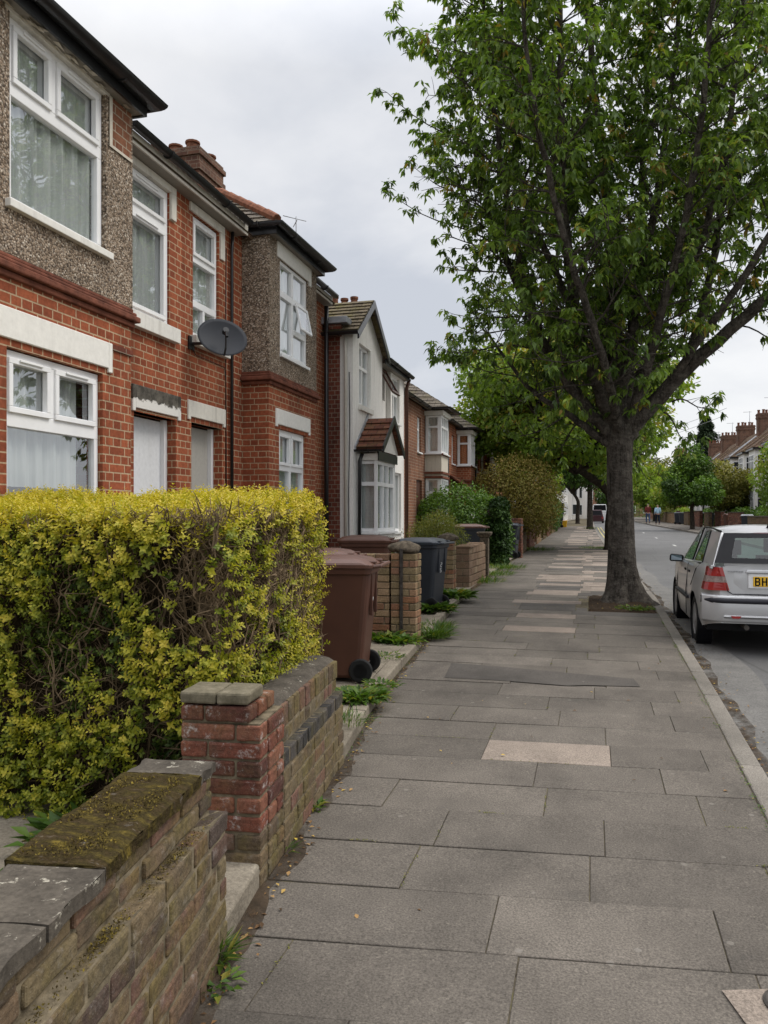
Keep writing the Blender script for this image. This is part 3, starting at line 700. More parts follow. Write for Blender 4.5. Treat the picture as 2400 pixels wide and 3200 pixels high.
def near_wall():
    t = thing('garden_wall', 'low brick garden wall nearest the viewer with mossy stone coping', 'garden wall', (-1.08, 1.45, 0))
    T = Vector((-1.08, 1.45, 0))
    p0 = Vector((-.907+.0, .3, 0)); p1 = Vector((-1.214, 2.42, 0)); a = (p1-p0).normalized(); out = Vector((a.y, -a.x, 0)); Ln = (p1-p0).length
    p0 -= T
    # thick lower part, set-back upper part, stone coping
    mb = MB(); brick_run(mb, p0, a, out, Ln, .01, 7, 0, .0755); brick_run(mb, p0+a*0, a, out, Ln, .012+7*.0755, 2, -.052, .064, rough=.006)
    # return at the gateway end
    e = p0+a*Ln
    brick_run(mb, e-out*.1, -out, a, .20, .01, 7, 0, .0755, bl=.2); brick_run(mb, e-out*.16, -out, a, .14, .012+7*.0755, 2, -.03, .064, bl=.2)
    roughen(mb.build('brickwork', M['stock'], t, bevel=.008), .009, .045)
    mb = MB()
    mb.obox(p0-out*.30+a*.005, a*(Ln-.02), out*.2945, Vector((0, 0, .533)))
    mb.obox(p0-out*.30+a*.005, a*(Ln-.05), out*.239, Vector((0, 0, .664)))
    mb.build('mortar_core', M['mortar'], t)
    # coping stones, a few with broken corners
    s = 0; k = 0
    lens = [.30, .27, .26, .23, .26, .66, .18]
    stones = MB(); mossy = MB()
    zc = .668
    for l in lens:
        l = min(l, Ln-s-.005)
        if l < .04: break
        tgt = mossy if k == 5 else stones
        o1 = .012+random.uniform(-.008, .008); q0 = p0+a*(s+.004)+out*(-.045+o1); w = .255+random.uniform(-.01, .01)
        th = .036+random.uniform(-.004, .004)
        tl = a*(l-.008)
        ns = 7; P0 = []; 
        # top is a little grid so that edges wander
        def pt(i, jj, z):
            u = i/ns; wob = .004*math.sin(9*u+k)+random.uniform(-.003, .003)
            return q0+tl*u-out*(w*jj+(wob if jj in (0, 1) else 0))+Vector((0, 0, z+random.uniform(-.0015, .0015)))
        top = [[pt(i, jj, zc+th+(.006 if k == 5 and .1 < jj < .9 and 0 < i < ns else 0)) for jj in (0, .12, .35, .6, .85, 1)] for i in range(ns+1)]
        if k == 5:
            for i in range(ns+1): top[i][0].z -= .004
        tgt.grid(top[::-1])
        for i in range(ns):
            for side, jj in ((0, 0), (1, -1)):
                A, B = top[i][jj], top[i+1][jj]; A2, B2 = Vector((A.x, A.y, zc-.001)), Vector((B.x, B.y, zc-.001))
                tgt.poly([A, A2, B2, B] if side == 0 else [A, B, B2, A2])
        for i in (0, ns):
            r = top[i]; r2 = [Vector((p.x, p.y, zc-.001)) for p in r]
            tgt.poly((r+r2[::-1]) if i else (r[::-1]+r2))
        s += l; k += 1
    roughen(stones.build('coping', M['cop'], t, bevel=.006), .006, .06); c2 = roughen(mossy.build('mossy_coping', M['moss'], t, bevel=.006), .016, .035)
    c2['label'] = 'moss covered coping stone'
    # moss cushions on coping and ledge
    n = 3400; pos = []; ax = []; nr = []
    for _ in range(n):
        if random.random() < .72:
            u = random.uniform(1.34, 1.92); w = random.uniform(.01, .22); z = zc+.046
            if math.sin(u*23+w*9)+math.sin(w*41+u*7) < -.2: continue
            p = p0+a*u-out*(.05+w)
        else:
            u = random.choice((random.gauss(.95, .05), random.gauss(1.3, .06), random.gauss(1.75, .12), random.uniform(.5, 2))); p = p0+a*u-out*random.uniform(.008, .045); z = .541
        pos.append((p.x, p.y, z)); th = random.uniform(0, 6.28); el = random.uniform(.1, 1.2)
        ax.append((math.cos(th)*math.cos(el), math.sin(th)*math.cos(el), math.sin(el))); nr.append((random.random()-.5, random.random()-.5, 1))
    m = NT('moss_cushion'); rr = m.attr()
    mm = m.done(m.ramp(rr, (0, (.040, .028, .012)), (.55, (.075, .056, .016)), (.9, (.14, .105, .022)), (1, (.26, .19, .04))), .95, .05)
    o = leaves('moss', np.array(pos), np.array(ax), np.array(nr), rng.uniform(.004, .011, len(pos)), rng.uniform(.003, .006, len(pos)), mm, t)
    finish(o, kind='stuff')
near_wall()

WA = Vector((-.106, 1, 0)).normalized(); WO = Vector((WA.y, -WA.x, 0))     # second wall: along, outwards
def gate_pier_and_wall():
    P = Vector((-1.29, 2.87, 0))
    t = thing('gate_pier', 'red brick gate pier with pale tile cap beside the yellow hedge', 'gate pier', P)
    mb = MB(); L = -WO            # leftwards
    W, D = .352, .33
    z = .03; ch = .0745; n = 10
    for c in range(n):
        low = c < 3
        inset = .0 if c < n-1 else .045
        w = W-inset; p = Vector((0, 0, 0))+L*inset
        pat = [(.215, .3), (.11, .8)] if c % 2 else [(.105, .7), (.215, .4)]
        s = 0; seq = [.11, .232] if c % 2 == 0 else [.225, .117]
        tot = sum(seq); 
        for l in seq:
            l = l*w/tot; j = random.uniform(-.004, .004)
            q = p+L*(s+.005)-WA*j; q = Vector((q.x, q.y, z+c*ch+.005))
            mb.obox(q, L*(l-.010), WA*.1, Vector((0, 0, ch-.011)), 1 if low else 0, random.random()); s += l
        s = 0.1 if True else 0
        for l in ([.12, .11] if c % 2 else [.225]):
            q = p+WA*(s+.005)-L*0; q = Vector((q.x, q.y, z+c*ch+.005))
            mb.obox(q+L*.0, WA*(l-.01), L*.1, Vector((0, 0, ch-.011)), 1 if low else 0, random.random()); s += l
    roughen(mb.build('brickwork', [M['pier'], M['stock']], t, bevel=.009), .008, .045)
    mb = MB(); mb.obox(L*.012+WA*.012+Vector((0, 0, .0)), L*(W-.02), WA*(D-.02), Vector((0, 0, z+(n-1)*ch)))
    mb.obox(L*.06+WA*.012+Vector((0, 0, z+(n-1)*ch-.01)), L*(W-.075), WA*(D-.02), Vector((0, 0, ch)))
    mb.build('mortar_core', M['mortar'], t)
    mb = MB(); zt = z+n*ch+.002
    mb.obox(L*.055-WA*.008+Vector((0, 0, zt)), L*.135, WA*.2, Vector((0, 0, .05)), 0, .4); mb.obox(L*.195-WA*.004+Vector((0, 0, zt)), L*.155, WA*.2, Vector((0, 0, .048)), 0, .7)
    m = NT('pale_tile_cap'); o = m.coord(); g = m.noise(o, 16, 6, .7)
    m.bump(g, .6, .01); cm = m.done(m.ramp(g, (.3, (.085, .075, .05)), (.55, (.15, .13, .09)), (.75, (.26, .22, .165))), .9, .15)
    roughen(mb.build('cap', cm, t, bevel=.010), .008, .05)
    # wall that runs on from the pier
    p0 = P+WA*.31+WO*.005; Ln = 1.24
    t = thing('garden_wall', 'brick garden wall with dark ledge below the yellow hedge', 'garden wall', p0)
    o = Vector((0, 0, 0)); mb = MB()
    brick_run(mb, o, WA, WO, Ln, .035, 5, 0, .076, rvs=lambda s, c: random.choice((.2, .3, .42, .45, .65, .75, .35)) if s < .7 else random.choice((.1, .2, .3, .4, .42, .35)))
    brick_run(mb, o, WA, WO, Ln, .035+5*.076, 1, 0, .082, header=True, mi=1)
    brick_run(mb, o, WA, WO, Ln, .035+5*.076+.082, 1, -.045, .07, header=True)
    brick_run(mb, o, WA, WO, Ln-.01, .035+5*.076+.152, 1, -.04, .115, header=True, bl=.08)
    e = o+WA*Ln
    brick_run(mb, e-WO*.1, -WO, WA, .15, .035, 5, 0, .076, bl=.15)
    brick_run(mb, e-WO*.14, -WO, WA, .12, .035+5*.076+.082, 2, -.02, .075, bl=.12)
    roughen(mb.build('brickwork', [M['stock'], M['blue']], t, bevel=.006), .007, .045)
    mb = MB(); mb.obox(o-WO*.27+WA*.0, WA*(Ln-.02), WO*.2645, Vector((0, 0, .49))); mb.obox(o-WO*.26, WA*(Ln-.04), WO*.2135, Vector((0, 0, .66)))
    mb.build('mortar_core', M['mortar'], t)
    mb = MB(); ns = 16; P = []
    for i in range(ns+1):
        u = i/ns; P.append([o+WA*(u*(Ln-.02))-WO*(.055+w)+Vector((0, 0, .687+.018*math.sin(math.pi*min(1, w/.2))+random.uniform(-.004, .004)-(.012 if w < .01 else 0))) for w in (0, .03, .08, .14, .19)])
    mb.grid(P[::-1]); mb.build('coping', M['cop'], t, smooth=True)
gate_pier_and_wall()

def steps_and_paths():
    # stone step in the narrow gateway
    mb = MB(); a, b = 2.40, 2.90
    pts = [(xl(a)-.012, a), (xl(b)-.012, b), (xl(b)-.75, b+.08), (xl(a)-.75, a+.08)]
    pts = [pts[0], pts[1], pts[2], pts[3]]
    mb.hexa([(x, y, -.02) for x, y in pts]+[(x, y, gz(y)+.105) for x, y in pts], 0, .5)
    o = mb.build('doorstep', M['gpave'], bevel=.012); finish(o, 'worn stone step in the gap before the red brick pier', 'step')
    # slabs of the entry path
    mb = MB(); random.seed(31)
    y = 4.42
    while y < 8.1:
        d = random.uniform(.36, .48); x1 = .13
        while x1 < 2.0:
            w = random.uniform(.4, .62)
            pts = [(xl(y)-x1, y+.006), (xl(y+d)-x1, y+d-.006), (xl(y+d)-x1-w+.012, y+d-.006), (xl(y)-x1-w+.012, y+.006)]
            j = random.uniform(-.006, .006)
            mb.hexa([(p[0], p[1], gz(p[1])-.02) for p in pts]+[(p[0], p[1], gz(p[1])+.085+j) for p in pts], 0, random.random()); x1 += w
        y += d
    finish(mb.build('entry_path', M['gpave'], bevel=.008, seg=1), kind='structure')
    mb = MB(); y = 4.40
    while y < 13.0:
        d = min(.9, 8.35-y) if y < 8.3 else .6
        if 8.3 <= y < 8.75: y = 8.78; continue
        pts = [(xl(y)-.0, y+.004), (xl(y+d)-.0, y+d-.004), (xl(y+d)-.12, y+d-.004), (xl(y)-.12, y+.004)]
        mb.hexa([(p[0], p[1], gz(p[1])-.05) for p in pts]+[(p[0], p[1], gz(p[1])+.092+random.uniform(-.006, .006)) for p in pts], 0, random.random()); y += max(d, .1)
    m = M['gpave']
    finish(mb.build('edging_stones', m, bevel=.012), kind='structure')
steps_and_paths()

def brick_block(name, label, cat, x0, y0, x1, y1, ztop, mat='stock2', along='x', group=None, cap=None):
    """a free-standing pier or short wall in real bricks on its visible faces (street side +X and viewer side -Y)"""
    zb = gz(y0)-.02; t = thing(name, label, cat, (x1, y0, zb), group=group)
    n = max(1, int((ztop-zb)/.0755)); mb = MB(); w, d = x1-x0, y1-y0
    brick_run(mb, (-w, 0, 0), (1, 0, 0), (0, -1, 0), w, 0, n, 0, (ztop-zb)/n, bl=.215 if w > .3 else w)
    brick_run(mb, (0, .1, 0), (0, 1, 0), (1, 0, 0), d-.1, 0, n, 0, (ztop-zb)/n, bl=.215 if d > .3 else max(.05, d-.1))
    mb.build('brickwork', M[mat], t, bevel=.006, seg=1)
    mb = MB(); mb.box(-w+.004, .012, 0, -.012, d-.004, ztop-zb-.006); mb.build('mortar_core', M['mortar'], t)
    if cap:
        mb = MB(); mb.box(-w-.03, -.03, ztop-zb, .03, d+.03, ztop-zb+cap); mb.build('cap', M['cop'], t, bevel=.012)
    return t
def lump(name, label, x, y, z, sx, sy, sz, group):
    mb = MB(); P = []; ph = random.uniform(0, 9)
    for i in range(9):
        th = math.pi*i/8; r = []
        for j in range(16):
            f = 2*math.pi*j/16; k = 1+.13*math.sin(3*f+ph)*math.sin(th)+.1*math.sin(5*th+2*f+ph)+random.uniform(-.05, .05)*(0 < i < 8)
            r.append((sx*math.sin(th)*math.cos(f)*k, sy*math.sin(th)*math.sin(f)*k, sz*max(-.55, -math.cos(th)*k)))
        P.append(r)
    mb.grid(P, closed=True); o = mb.build(name, M['stone'], smooth=True, subsurf=1); o.location = (x, y, z)
    return finish(o, label, 'stone', group)
def garden_fronts():
    t = brick_block('side_wall', 'stock brick side wall behind the nearest brown bin with pier end', 'garden wall', -4.0, 8.42, -2.215, 8.64, 1.11, 'stock2', cap=None)
    mb = MB(); mb.box(-1.8, -.01, .98, .002, .23, 1.0); 
    brick_block('wall_pier', 'stock brick pier ending the side wall, rusty post strapped to it', 'gate pier', -2.20, 8.40, -1.90, 8.66, 1.12, 'stock2')
    lump('rubble_stone', 'lumpy stone on the pier before the grey bin', -2.05, 8.52, 1.17, .20, .15, .085, 'lumpy stones capping the brick piers')
    # angle iron
    mb = MB(); z0, z1 = gz(8.38)+.1, 1.17
    mb.box(-2.09, 8.375, z0, -2.05, 8.381, z1); mb.box(-2.09, 8.375, z0, -2.084, 8.40, z1)
    for z in (.35, .75, 1.08): mb.lathe((-2.07, 8.375, z), [(.008, 0), (.008, -.01)], 6, axis='Y')
    finish(mb.build('metal_post', M['iron'], bevel=.002, seg=1), 'rusty angle iron post standing against the stock brick pier', 'post')
    brick_block('gate_pier', 'stock brick pier behind the grey wheelie bin with lumpy stone', 'gate pier', -2.55, 13.05, -2.30, 13.35, 1.10, 'stock2')
    lump('rubble_stone', 'lumpy stone on the pier behind the grey bin', -2.42, 13.2, 1.15, .19, .16, .085, 'lumpy stones capping the brick piers')
    # next front wall
    t = thing('garden_wall', 'brown block garden wall between the grey bin and the round topped post', 'garden wall', (-2.2, 14.2, .15))
    mb = MB(); brick_run(mb, (-.0, 0, -.02), (.03, 1, 0), (1, -.03, 0), 1.85, 0, 6, 0, .134, bl=.36, depth=.1, joint=.014)
    brick_run(mb, (-.26, .0, -.02), (1, 0, 0), (0, -1, 0), .26, 0, 6, 0, .134, bl=.26, depth=.1, joint=.014)
    m = garden_brick('brown_block', ((0, (.14, .09, .06)), (.5, (.19, .125, .085)), (1, (.22, .16, .11))), .25, 0, .3)
    mb.build('blockwork', m, t, bevel=.008)
    mb = MB(); mb.box(-.25, .012, -.02, -.012, 1.83, .79); mb.build('mortar_core', M['mortar'], t)
    mb = MB(); 
    for i in range(4): mb.box(-.28, -.02+i*.465, .785, .03, .44+i*.465, .825+.01*(i % 2), 0, random.random())
    mb.build('coping', m, t, bevel=.015)
    # flared post
    t = thing('gate_post', 'slim stone gate post with flared cap at the end of the brown wall', 'gate post', (-2.19, 16.2, gz(16.2)))
    mb = MB(); mb.box(-.09, -.09, 0, .09, .09, .90); mb.build('shaft', M['stone'], t, bevel=.02)
    mb = MB(); mb.hexa([(-.09, -.09, .9), (.09, -.09, .9), (.09, .09, .9), (-.09, .09, .9), (-.15, -.15, .97), (.15, -.15, .97), (.15, .15, .97), (-.15, .15, .97)])
    mb.box(-.15, -.15, .972, .15, .15, 1.02); mb.build('cap', M['stone'], t, bevel=.015)
    brick_block('gate_pier', 'pinkish brick pier beyond the clipped bush, bin at its foot', 'gate pier', -2.40, 23.5, -2.05, 23.9, 1.46, 'pier')
    # garden walls and posts further along, each a few pixels wide
    rest = [(25.3, 27.3, 1.15, 'stock'), (28.6, 31.2, 1.2, 'pier'), (32.5, 35.6, 1.25, 'stock2'), (37.0, 39.3, 1.25, 'stock'), (40.6, 44.2, 1.3, 'pier'), (46, 50.5, 1.35, 'stock2'), (52.5, 57, 1.4, 'stock'), (59, 64, 1.5, 'pier')]
    words = ['mossy stock brick front wall just past the pinkish pier', 'red brick front wall under the rusty round shrub', 'yellow stock brick front wall just beyond the rusty shrub', 'short mossy brick front wall along the far pavement', 'red brick front wall beyond the short mossy one', 'yellowish brick front wall far along the left pavement', 'mossy brick front wall near the far bins', 'farthest red brick front wall on the left pavement']
    for (a, b, zt, mt), w in zip(rest, words):
        t = thing('garden_wall', w, 'garden wall', (xl(a)-.02, a, 0), group='front garden walls far along the left pavement')
        mb = MB(); dx = xl(b)-xl(a); n = int((zt-gz(a))/.075)
        brick_run(mb, (0, 0, 0), (dx, b-a, 0), (1, 0, 0), b-a, gz(a)-.02, n, 0, .075); brick_run(mb, (-.22, 0, 0), (1, 0, 0), (0, -1, 0), .22, gz(a)-.02, n, 0, .075)
        mb.build('brickwork', M[mt], t)
        mb = MB(); mb.obox((-.22, .012, gz(a)-.02), (dx, b-a-.02, 0), (.21, 0, 0), (0, 0, n*.075-.004)); mb.build('mortar_core', M['mortar'], t)
        mb = MB(); mb.obox((-.26, -.03, gz(a)-.02+n*.075), (dx, b-a+.06, 0), (.30, 0, 0), (0, 0, .05)); mb.build('coping', M['cop'], t)
garden_fronts()
# ------------------------------------------------------------------ windows and house pieces
def panel(mb, o, u, n, W, z0, z1, holes, depth=.11, mi=0):
    """flat wall from o along unit u, outward normal n, with rectangular holes (u0,u1,z0,z1) and their reveals"""
    o, u, n = Vector(o), Vector(u), Vector(n)
    us = sorted({0, W, *[h[0] for h in holes], *[h[1] for h in holes]}); zs = sorted({z0, z1, *[h[2] for h in holes], *[h[3] for h in holes]})
    P = lambda a, z, d=0: (o.x+u.x*a-n.x*d, o.y+u.y*a-n.y*d, z)
    flip = u.cross(Vector((0, 0, 1))).dot(n) < 0
    def q(*p): mb.poly(p[::-1] if flip else p, mi)
    for a, b in zip(us, us[1:]):
        for c, d in zip(zs, zs[1:]):
            if b-a < 1e-4 or d-c < 1e-4: continue
            if any(h[0]-1e-5 <= a and b <= h[1]+1e-5 and h[2]-1e-5 <= c and d <= h[3]+1e-5 for h in holes): continue
            q(P(a, c), P(b, c), P(b, d), P(a, d))
    for h in holes:
        a, b, c, d = h
        q(P(a, c), P(a, c, depth), P(b, c, depth), P(b, c)) if False else q(P(a, c, 0), P(b, c, 0), P(b, c, depth), P(a, c, depth))
        q(P(a, d, depth), P(b, d, depth), P(b, d, 0), P(a, d, 0))
        q(P(a, c, depth), P(a, d, depth), P(a, d, 0), P(a, c, 0)); q(P(b, c, 0), P(b, d, 0), P(b, d, depth), P(b, c, depth))

def window(parent, o, u, n, u0, u1, z0, z1, panes, fw=.05, recess=.045, sash=(), curtain='full', name='window', frame='upvc', cdepth=.075, sill=True, glassm='glass', cm='net', vents=False):
    """panes: rectangles in metres (u0,u1,z0,z1) inside the opening; sash: indices of panes that carry an opening frame"""
    o, u, n = Vector(o), Vector(u).normalized(), Vector(n).normalized()
    P = lambda a, z, d: o+u*a+n*d+Vector((0, 0, z))
    mb = MB()
    def bar(a, b, c, d, d0, d1): mb.obox(P(a, c, d0), u*(b-a), n*(d1-d0), Vector((0, 0, d-c)))
    r = -recess
    D0, D1 = r-.06, r
    # frame: fill between panes by rows
    zs = sorted({z0, z1, *[p[2] for p in panes], *[p[3] for p in panes]}); us = sorted({u0, u1, *[p[0] for p in panes], *[p[1] for p in panes]})
    def solid(a, b, c, d): return not any(p[0]-1e-4 <= (a+b)/2 <= p[1]+1e-4 and p[2]-1e-4 <= (c+d)/2 <= p[3]+1e-4 for p in panes)
    for c, d in zip(zs, zs[1:]):
        run = None
        for a, b in list(zip(us, us[1:]))+[(None, None)]:
            if a is not None and solid(a, b, c, d): run = [run[0], b] if run else [a, b]
            else:
                if run: bar(run[0], run[1], c, d, D0, D1)
                run = None
    for i in sash:
        a, b, c, d = panes[i]; w = .038; d1 = r+.02
        bar(a-.004, b+.004, d-w, d+.006, r-.03, d1); bar(a-.004, b+.004, c-.006, c+w, r-.03, d1); bar(a-.004, a+w, c+w, d-w, r-.03, d1); bar(b-w, b+.004, c+w, d-w, r-.03, d1)
        if vents: bar(a+(b-a)*.22, b-(b-a)*.22, d-.016, d+.004, d1, d1+.014)
    w = mb.build(name, M[frame], parent, bevel=.004, seg=1)
    mb = MB()
    for a, b, c, d in panes:
        p = [P(a+.002, c+.002, r-.035), P(b-.002, c+.002, r-.035), P(b-.002, d-.002, r-.035), P(a+.002, d-.002, r-.035)]
        if (p[1]-p[0]).cross(p[2]-p[0]).dot(n) < 0: p = p[::-1]
        mb.poly(p)
    mb.build('pane', M[glassm], w)
    if sill:
        mb = MB(); mb.obox(P(u0-.02, z0-.045, -.05), u*(u1-u0+.04), n*(.10 if sill is True else sill), Vector((0, 0, .042))); mb.build('sill', M[frame], w, bevel=.004, seg=1)
    if curtain:
        zlo = z0 if curtain == 'full' else lerp(z0, z1, .35)
        segs = [(u0+.02, u1-.02)] if curtain in ('full', 'upper') else curtain
        mb = MB()
        for (a, b) in segs:
            N = int((b-a)/.022)+2; P_ = []; ph = random.uniform(0, 6)
            for i in range(N):
                t = i/(N-1); wv = .02*math.sin(t*(b-a)*38+ph)+.012*math.sin(t*(b-a)*93+2*ph)
                P_.append([P(lerp(a, b, t), z, -recess-cdepth+wv*(1 if z < z1-.1 else .5)) for z in (zlo+.02, lerp(zlo, z1, .5), z1-.02)])
            mb.grid(P_)
        mb.build('curtain', M[cm], w, smooth=True)
    return w
def tube_obj(name, pts, r, mat, parent, n=8): mb = MB(); mb.tube(pts, r, n); return mb.build(name, M[mat], parent, smooth=True)
def gutter(parent, pts, r=.055, fascia=.14, inward=(-1, 0, 0), board='black', drop=None):
    """half-round gutter run with its fascia board; pts in order"""
    mb = MB()
    prof = [(math.cos(a)*r, math.sin(a)*r) for a in [math.pi+math.pi*k/8 for k in range(9)]]
    prof = prof+[(x*.86, y*.86) for x, y in prof[::-1]]
    P = []
    for i, p in enumerate(pts):
        p = Vector(p); d = Vector(pts[min(i+1, len(pts)-1)])-Vector(pts[max(i-1, 0)]); d.z = 0; d.normalize(); s = Vector((d.y, -d.x, 0))
        k = 1.0
        if 0 < i < len(pts)-1:
            e = (Vector(pts[i+1])-p).normalized(); k = 1/max(.5, abs(s.dot(Vector((e.y, -e.x, 0)))))
        P.append([p+s*x*k+Vector((0, 0, y)) for x, y in prof])
    mb.grid(P, closed=True)
    for e in (0, -1): mb.poly([tuple(q) for q in P[e][:9]])
    g = mb.build('gutter', M['black'], parent, smooth=False)
    # brackets
    mb = MB()
    for a, b in zip(pts, pts[1:]):
        a, b = Vector(a), Vector(b); L = (b-a).length; k = max(1, int(L/.8))
        d = (b-a).normalized(); s = Vector((d.y, -d.x, 0))
        for i in range(k):
            c = a+d*(L*(i+.5)/k); mb = MB(); mb.tube([c+s*math.cos(t)*r*1.12+Vector((0, 0, math.sin(t)*r*1.12)) for t in [math.pi+math.pi*m/6 for m in range(7)]], .011, 5); mb.build('gutter_bracket', M['black'], g)
    return g
def slope_tiles(name, parent, a0, a1, b1, b0, rows, mat, thick=.022):
    """tile courses from eaves edge a0-a1 up to b0-b1, each course a lapped slab"""
    a0, a1, b0, b1 = map(Vector, (a0, a1, b0, b1)); nrm = (a1-a0).cross(b0-a0).normalized()
    if nrm.z < 0: nrm = -nrm
    mb = MB()
    for i in range(rows):
        t0, t1 = i/rows, min(1, (i+1.12)/rows)
        L0, R0, L1, R1 = a0.lerp(b0, t0), a1.lerp(b1, t0), a0.lerp(b0, t1), a1.lerp(b1, t1)
        n = max(1, int((R0-L0).length/.5))
        for k in range(n):
            p, q, r_, s_ = L0.lerp(R0, k/n), L0.lerp(R0, (k+1)/n), L1.lerp(R1, (k+1)/n), L1.lerp(R1, k/n)
            j = random.uniform(0, .006)
            mb.hexa([p+nrm*.006, q+nrm*.006, r_, s_, p+nrm*(thick+j), q+nrm*(thick+j), r_+nrm*.008, s_+nrm*.008], 0, random.random())
    # closed deck under the tiles
    mb.hexa([a0-nrm*.03, a1-nrm*.03, b1-nrm*.03, b0-nrm*.03, a0+nrm*.004, a1+nrm*.004, b1+nrm*.004, b0+nrm*.004])
    return mb.build(name, M[mat], parent)
XM, XB = -4.45, -4.07
UP = Vector((0, 0, 1)); UY = Vector((0, 1, 0)); NX = Vector((1, 0, 0)); NY = Vector((0, -1, 0)); UXn = Vector((1, 0, 0))

def chimney(parent, x0, x1, y0, y1, zb, zt, pots, mat='brick', potr=.1, poth=.24, potm='terracotta'):
    mb = MB()
    def bx(e, a, b): mb.box(x0-e, y0-e, a, x1+e, y1+e, b)
    H = zt-zb; bx(0, zb, zt-.5); bx(.03, zt-.5, zt-.42); bx(.06, zt-.42, zt-.32); bx(.03, zt-.32, zt-.16); bx(.065, zt-.16, zt-.07); bx(.03, zt-.07, zt)
    c = mb.build('chimney', M[mat], parent, bevel=.006, seg=1)
    for (px, py, h) in pots:
        mb = MB(); r = potr
        mb.lathe((px, py, zt-.01), [(r*1.0, 0), (r*1.0, .04), (r*.86, .06), (r*.82, h*.75), (r*1.0, h*.8), (r*1.0, h), (r*.72, h), (r*.7, h*.6)], 12)
        mb.build('chimney_pot', M[potm], c, smooth=False)
    return c

def pebble_bay(root, y0, y1, win_up, win_low, lint_up, lint_low, mirror=False, left_return=True):
    """two-storey square bay: brick below, moulded course, pebbledash above"""
    yr = 3.35
    # lower brick
    mb = MB(); W = y1-y0
    panel(mb, (XB, y0, 0), UY, NX, W, 0, 3.30, [(win_low[0]-y0, win_low[1]-y0, 1.15, win_low[3])], .14)
    panel(mb, (XM+.0, y0, 0), UXn, NY, XB-XM, 0, 3.30, []); panel(mb, (XM, y1, 0), UXn, UY, XB-XM, 0, 3.30, [])
    mb.build('bay_brickwork', M['brick'], root)
    mb = MB()                                        # string course of bricks under the moulding
    mb.box(XB-.2, y0-.022, 3.03, XB+.022, y1+.022, 3.085) if False else None
    mb.box(XM+.002, y0-.03, 3.262, XB+.03, y1+.03, 3.31); mb.box(XM+.002, y0-.07, 3.312, XB+.065, y1+.07, 3.365); mb.box(XM+.002, y0-.045, 3.367, XB+.04, y1+.045, 3.40); mb.box(XM+.002, y0-.02, 3.40, XB+.02, y1+.02, 3.435)
    mb.build('string_course', M['corbel'], root, bevel=.012)
    mb = MB()
    panel(mb, (XB+.012, y0-.012, 0), UY, NX, W+.024, 3.436, 5.24, [(win_up[0]-y0+.012, win_up[1]-y0+.012, win_up[2], win_up[3])], .16)
    panel(mb, (XM, y0-.012, 0), UXn, NY, XB-XM+.012, 3.436, 5.24, []); panel(mb, (XM, y1+.012, 0), UXn, UY, XB-XM+.012, 3.436, 5.24, [])
    mb.build('bay_pebbledash', M['pebble'], root)
def bay_roof(root, y0, y1, tiles='tiles_grey', apex=None):
    xe = XB+.15; z = 5.34; ye0, ye1 = y0-.08, y1+.08; ym = (y0+y1)/2; top = apex or Vector((-5.25, ym, 6.28)); back = Vector((-6.0, ym, 6.42))
    A, B = Vector((xe, ye0, z)), Vector((xe, ye1, z)); bl, br = Vector((XM-.2, ye0, z)), Vector((XM-.2, ye1, z))
    slope_tiles('bay_roof', root, A, B, top, top, 9, tiles); slope_tiles('bay_roof', root, bl, A, top, back, 9, tiles); slope_tiles('bay_roof', root, B, br, back, top, 9, tiles)
    mb = MB()
    for P, Q in ((A, top), (B, top), (top, back)):
        d = (Q-P).normalized(); L = (Q-P).length; k = int(L/.3)
        for i in range(k): mb.tube([P+d*(i*L/k)+UP*.03, P+d*((i+1)*L/k+.01)+UP*.035], [.062, .068], 8)
    mb.build('ridge_tiles', M['terracotta'], root)
    mb = MB(); mb.box(XM, ye0+.04, 5.215, xe-.02, ye1-.04, 5.228); s = mb.build('soffit', M['soffit'], root)
    mb = MB(); mb.box(xe-.04, ye0+.02, 5.20, xe-.018, ye1-.02, 5.33); mb.box(XM, ye0+.02, 5.20, xe-.042, ye0+.042, 5.33); mb.box(XM, ye1-.042, 5.20, xe-.042, ye1-.02, 5.33); mb.build('fascia', M['black'], root)
    gutter(root, [(XM+.02, ye0-.045, 5.33), (xe+.04, ye0-.045, 5.33), (xe+.04, ye1+.045, 5.33), (XM+.02, ye1+.045, 5.33)])

class At:
    """parts are written in world coordinates; their thing's Empty keeps an inverse so they stay put"""
    def __init__(s, name, label, cat, loc, group=None):
        s.o = thing(name, label, cat, loc, group=group); s.loc = Vector(loc); s.before = set(bpy.data.objects)
    def close(s):
        for o in set(bpy.data.objects)-s.before:
            if o.parent == s.o and o.type == 'MESH':
                o.data.transform(Matrix.Translation(-s.loc))
                for c in children_of(o): c.data.transform(Matrix.Translation(-s.loc))

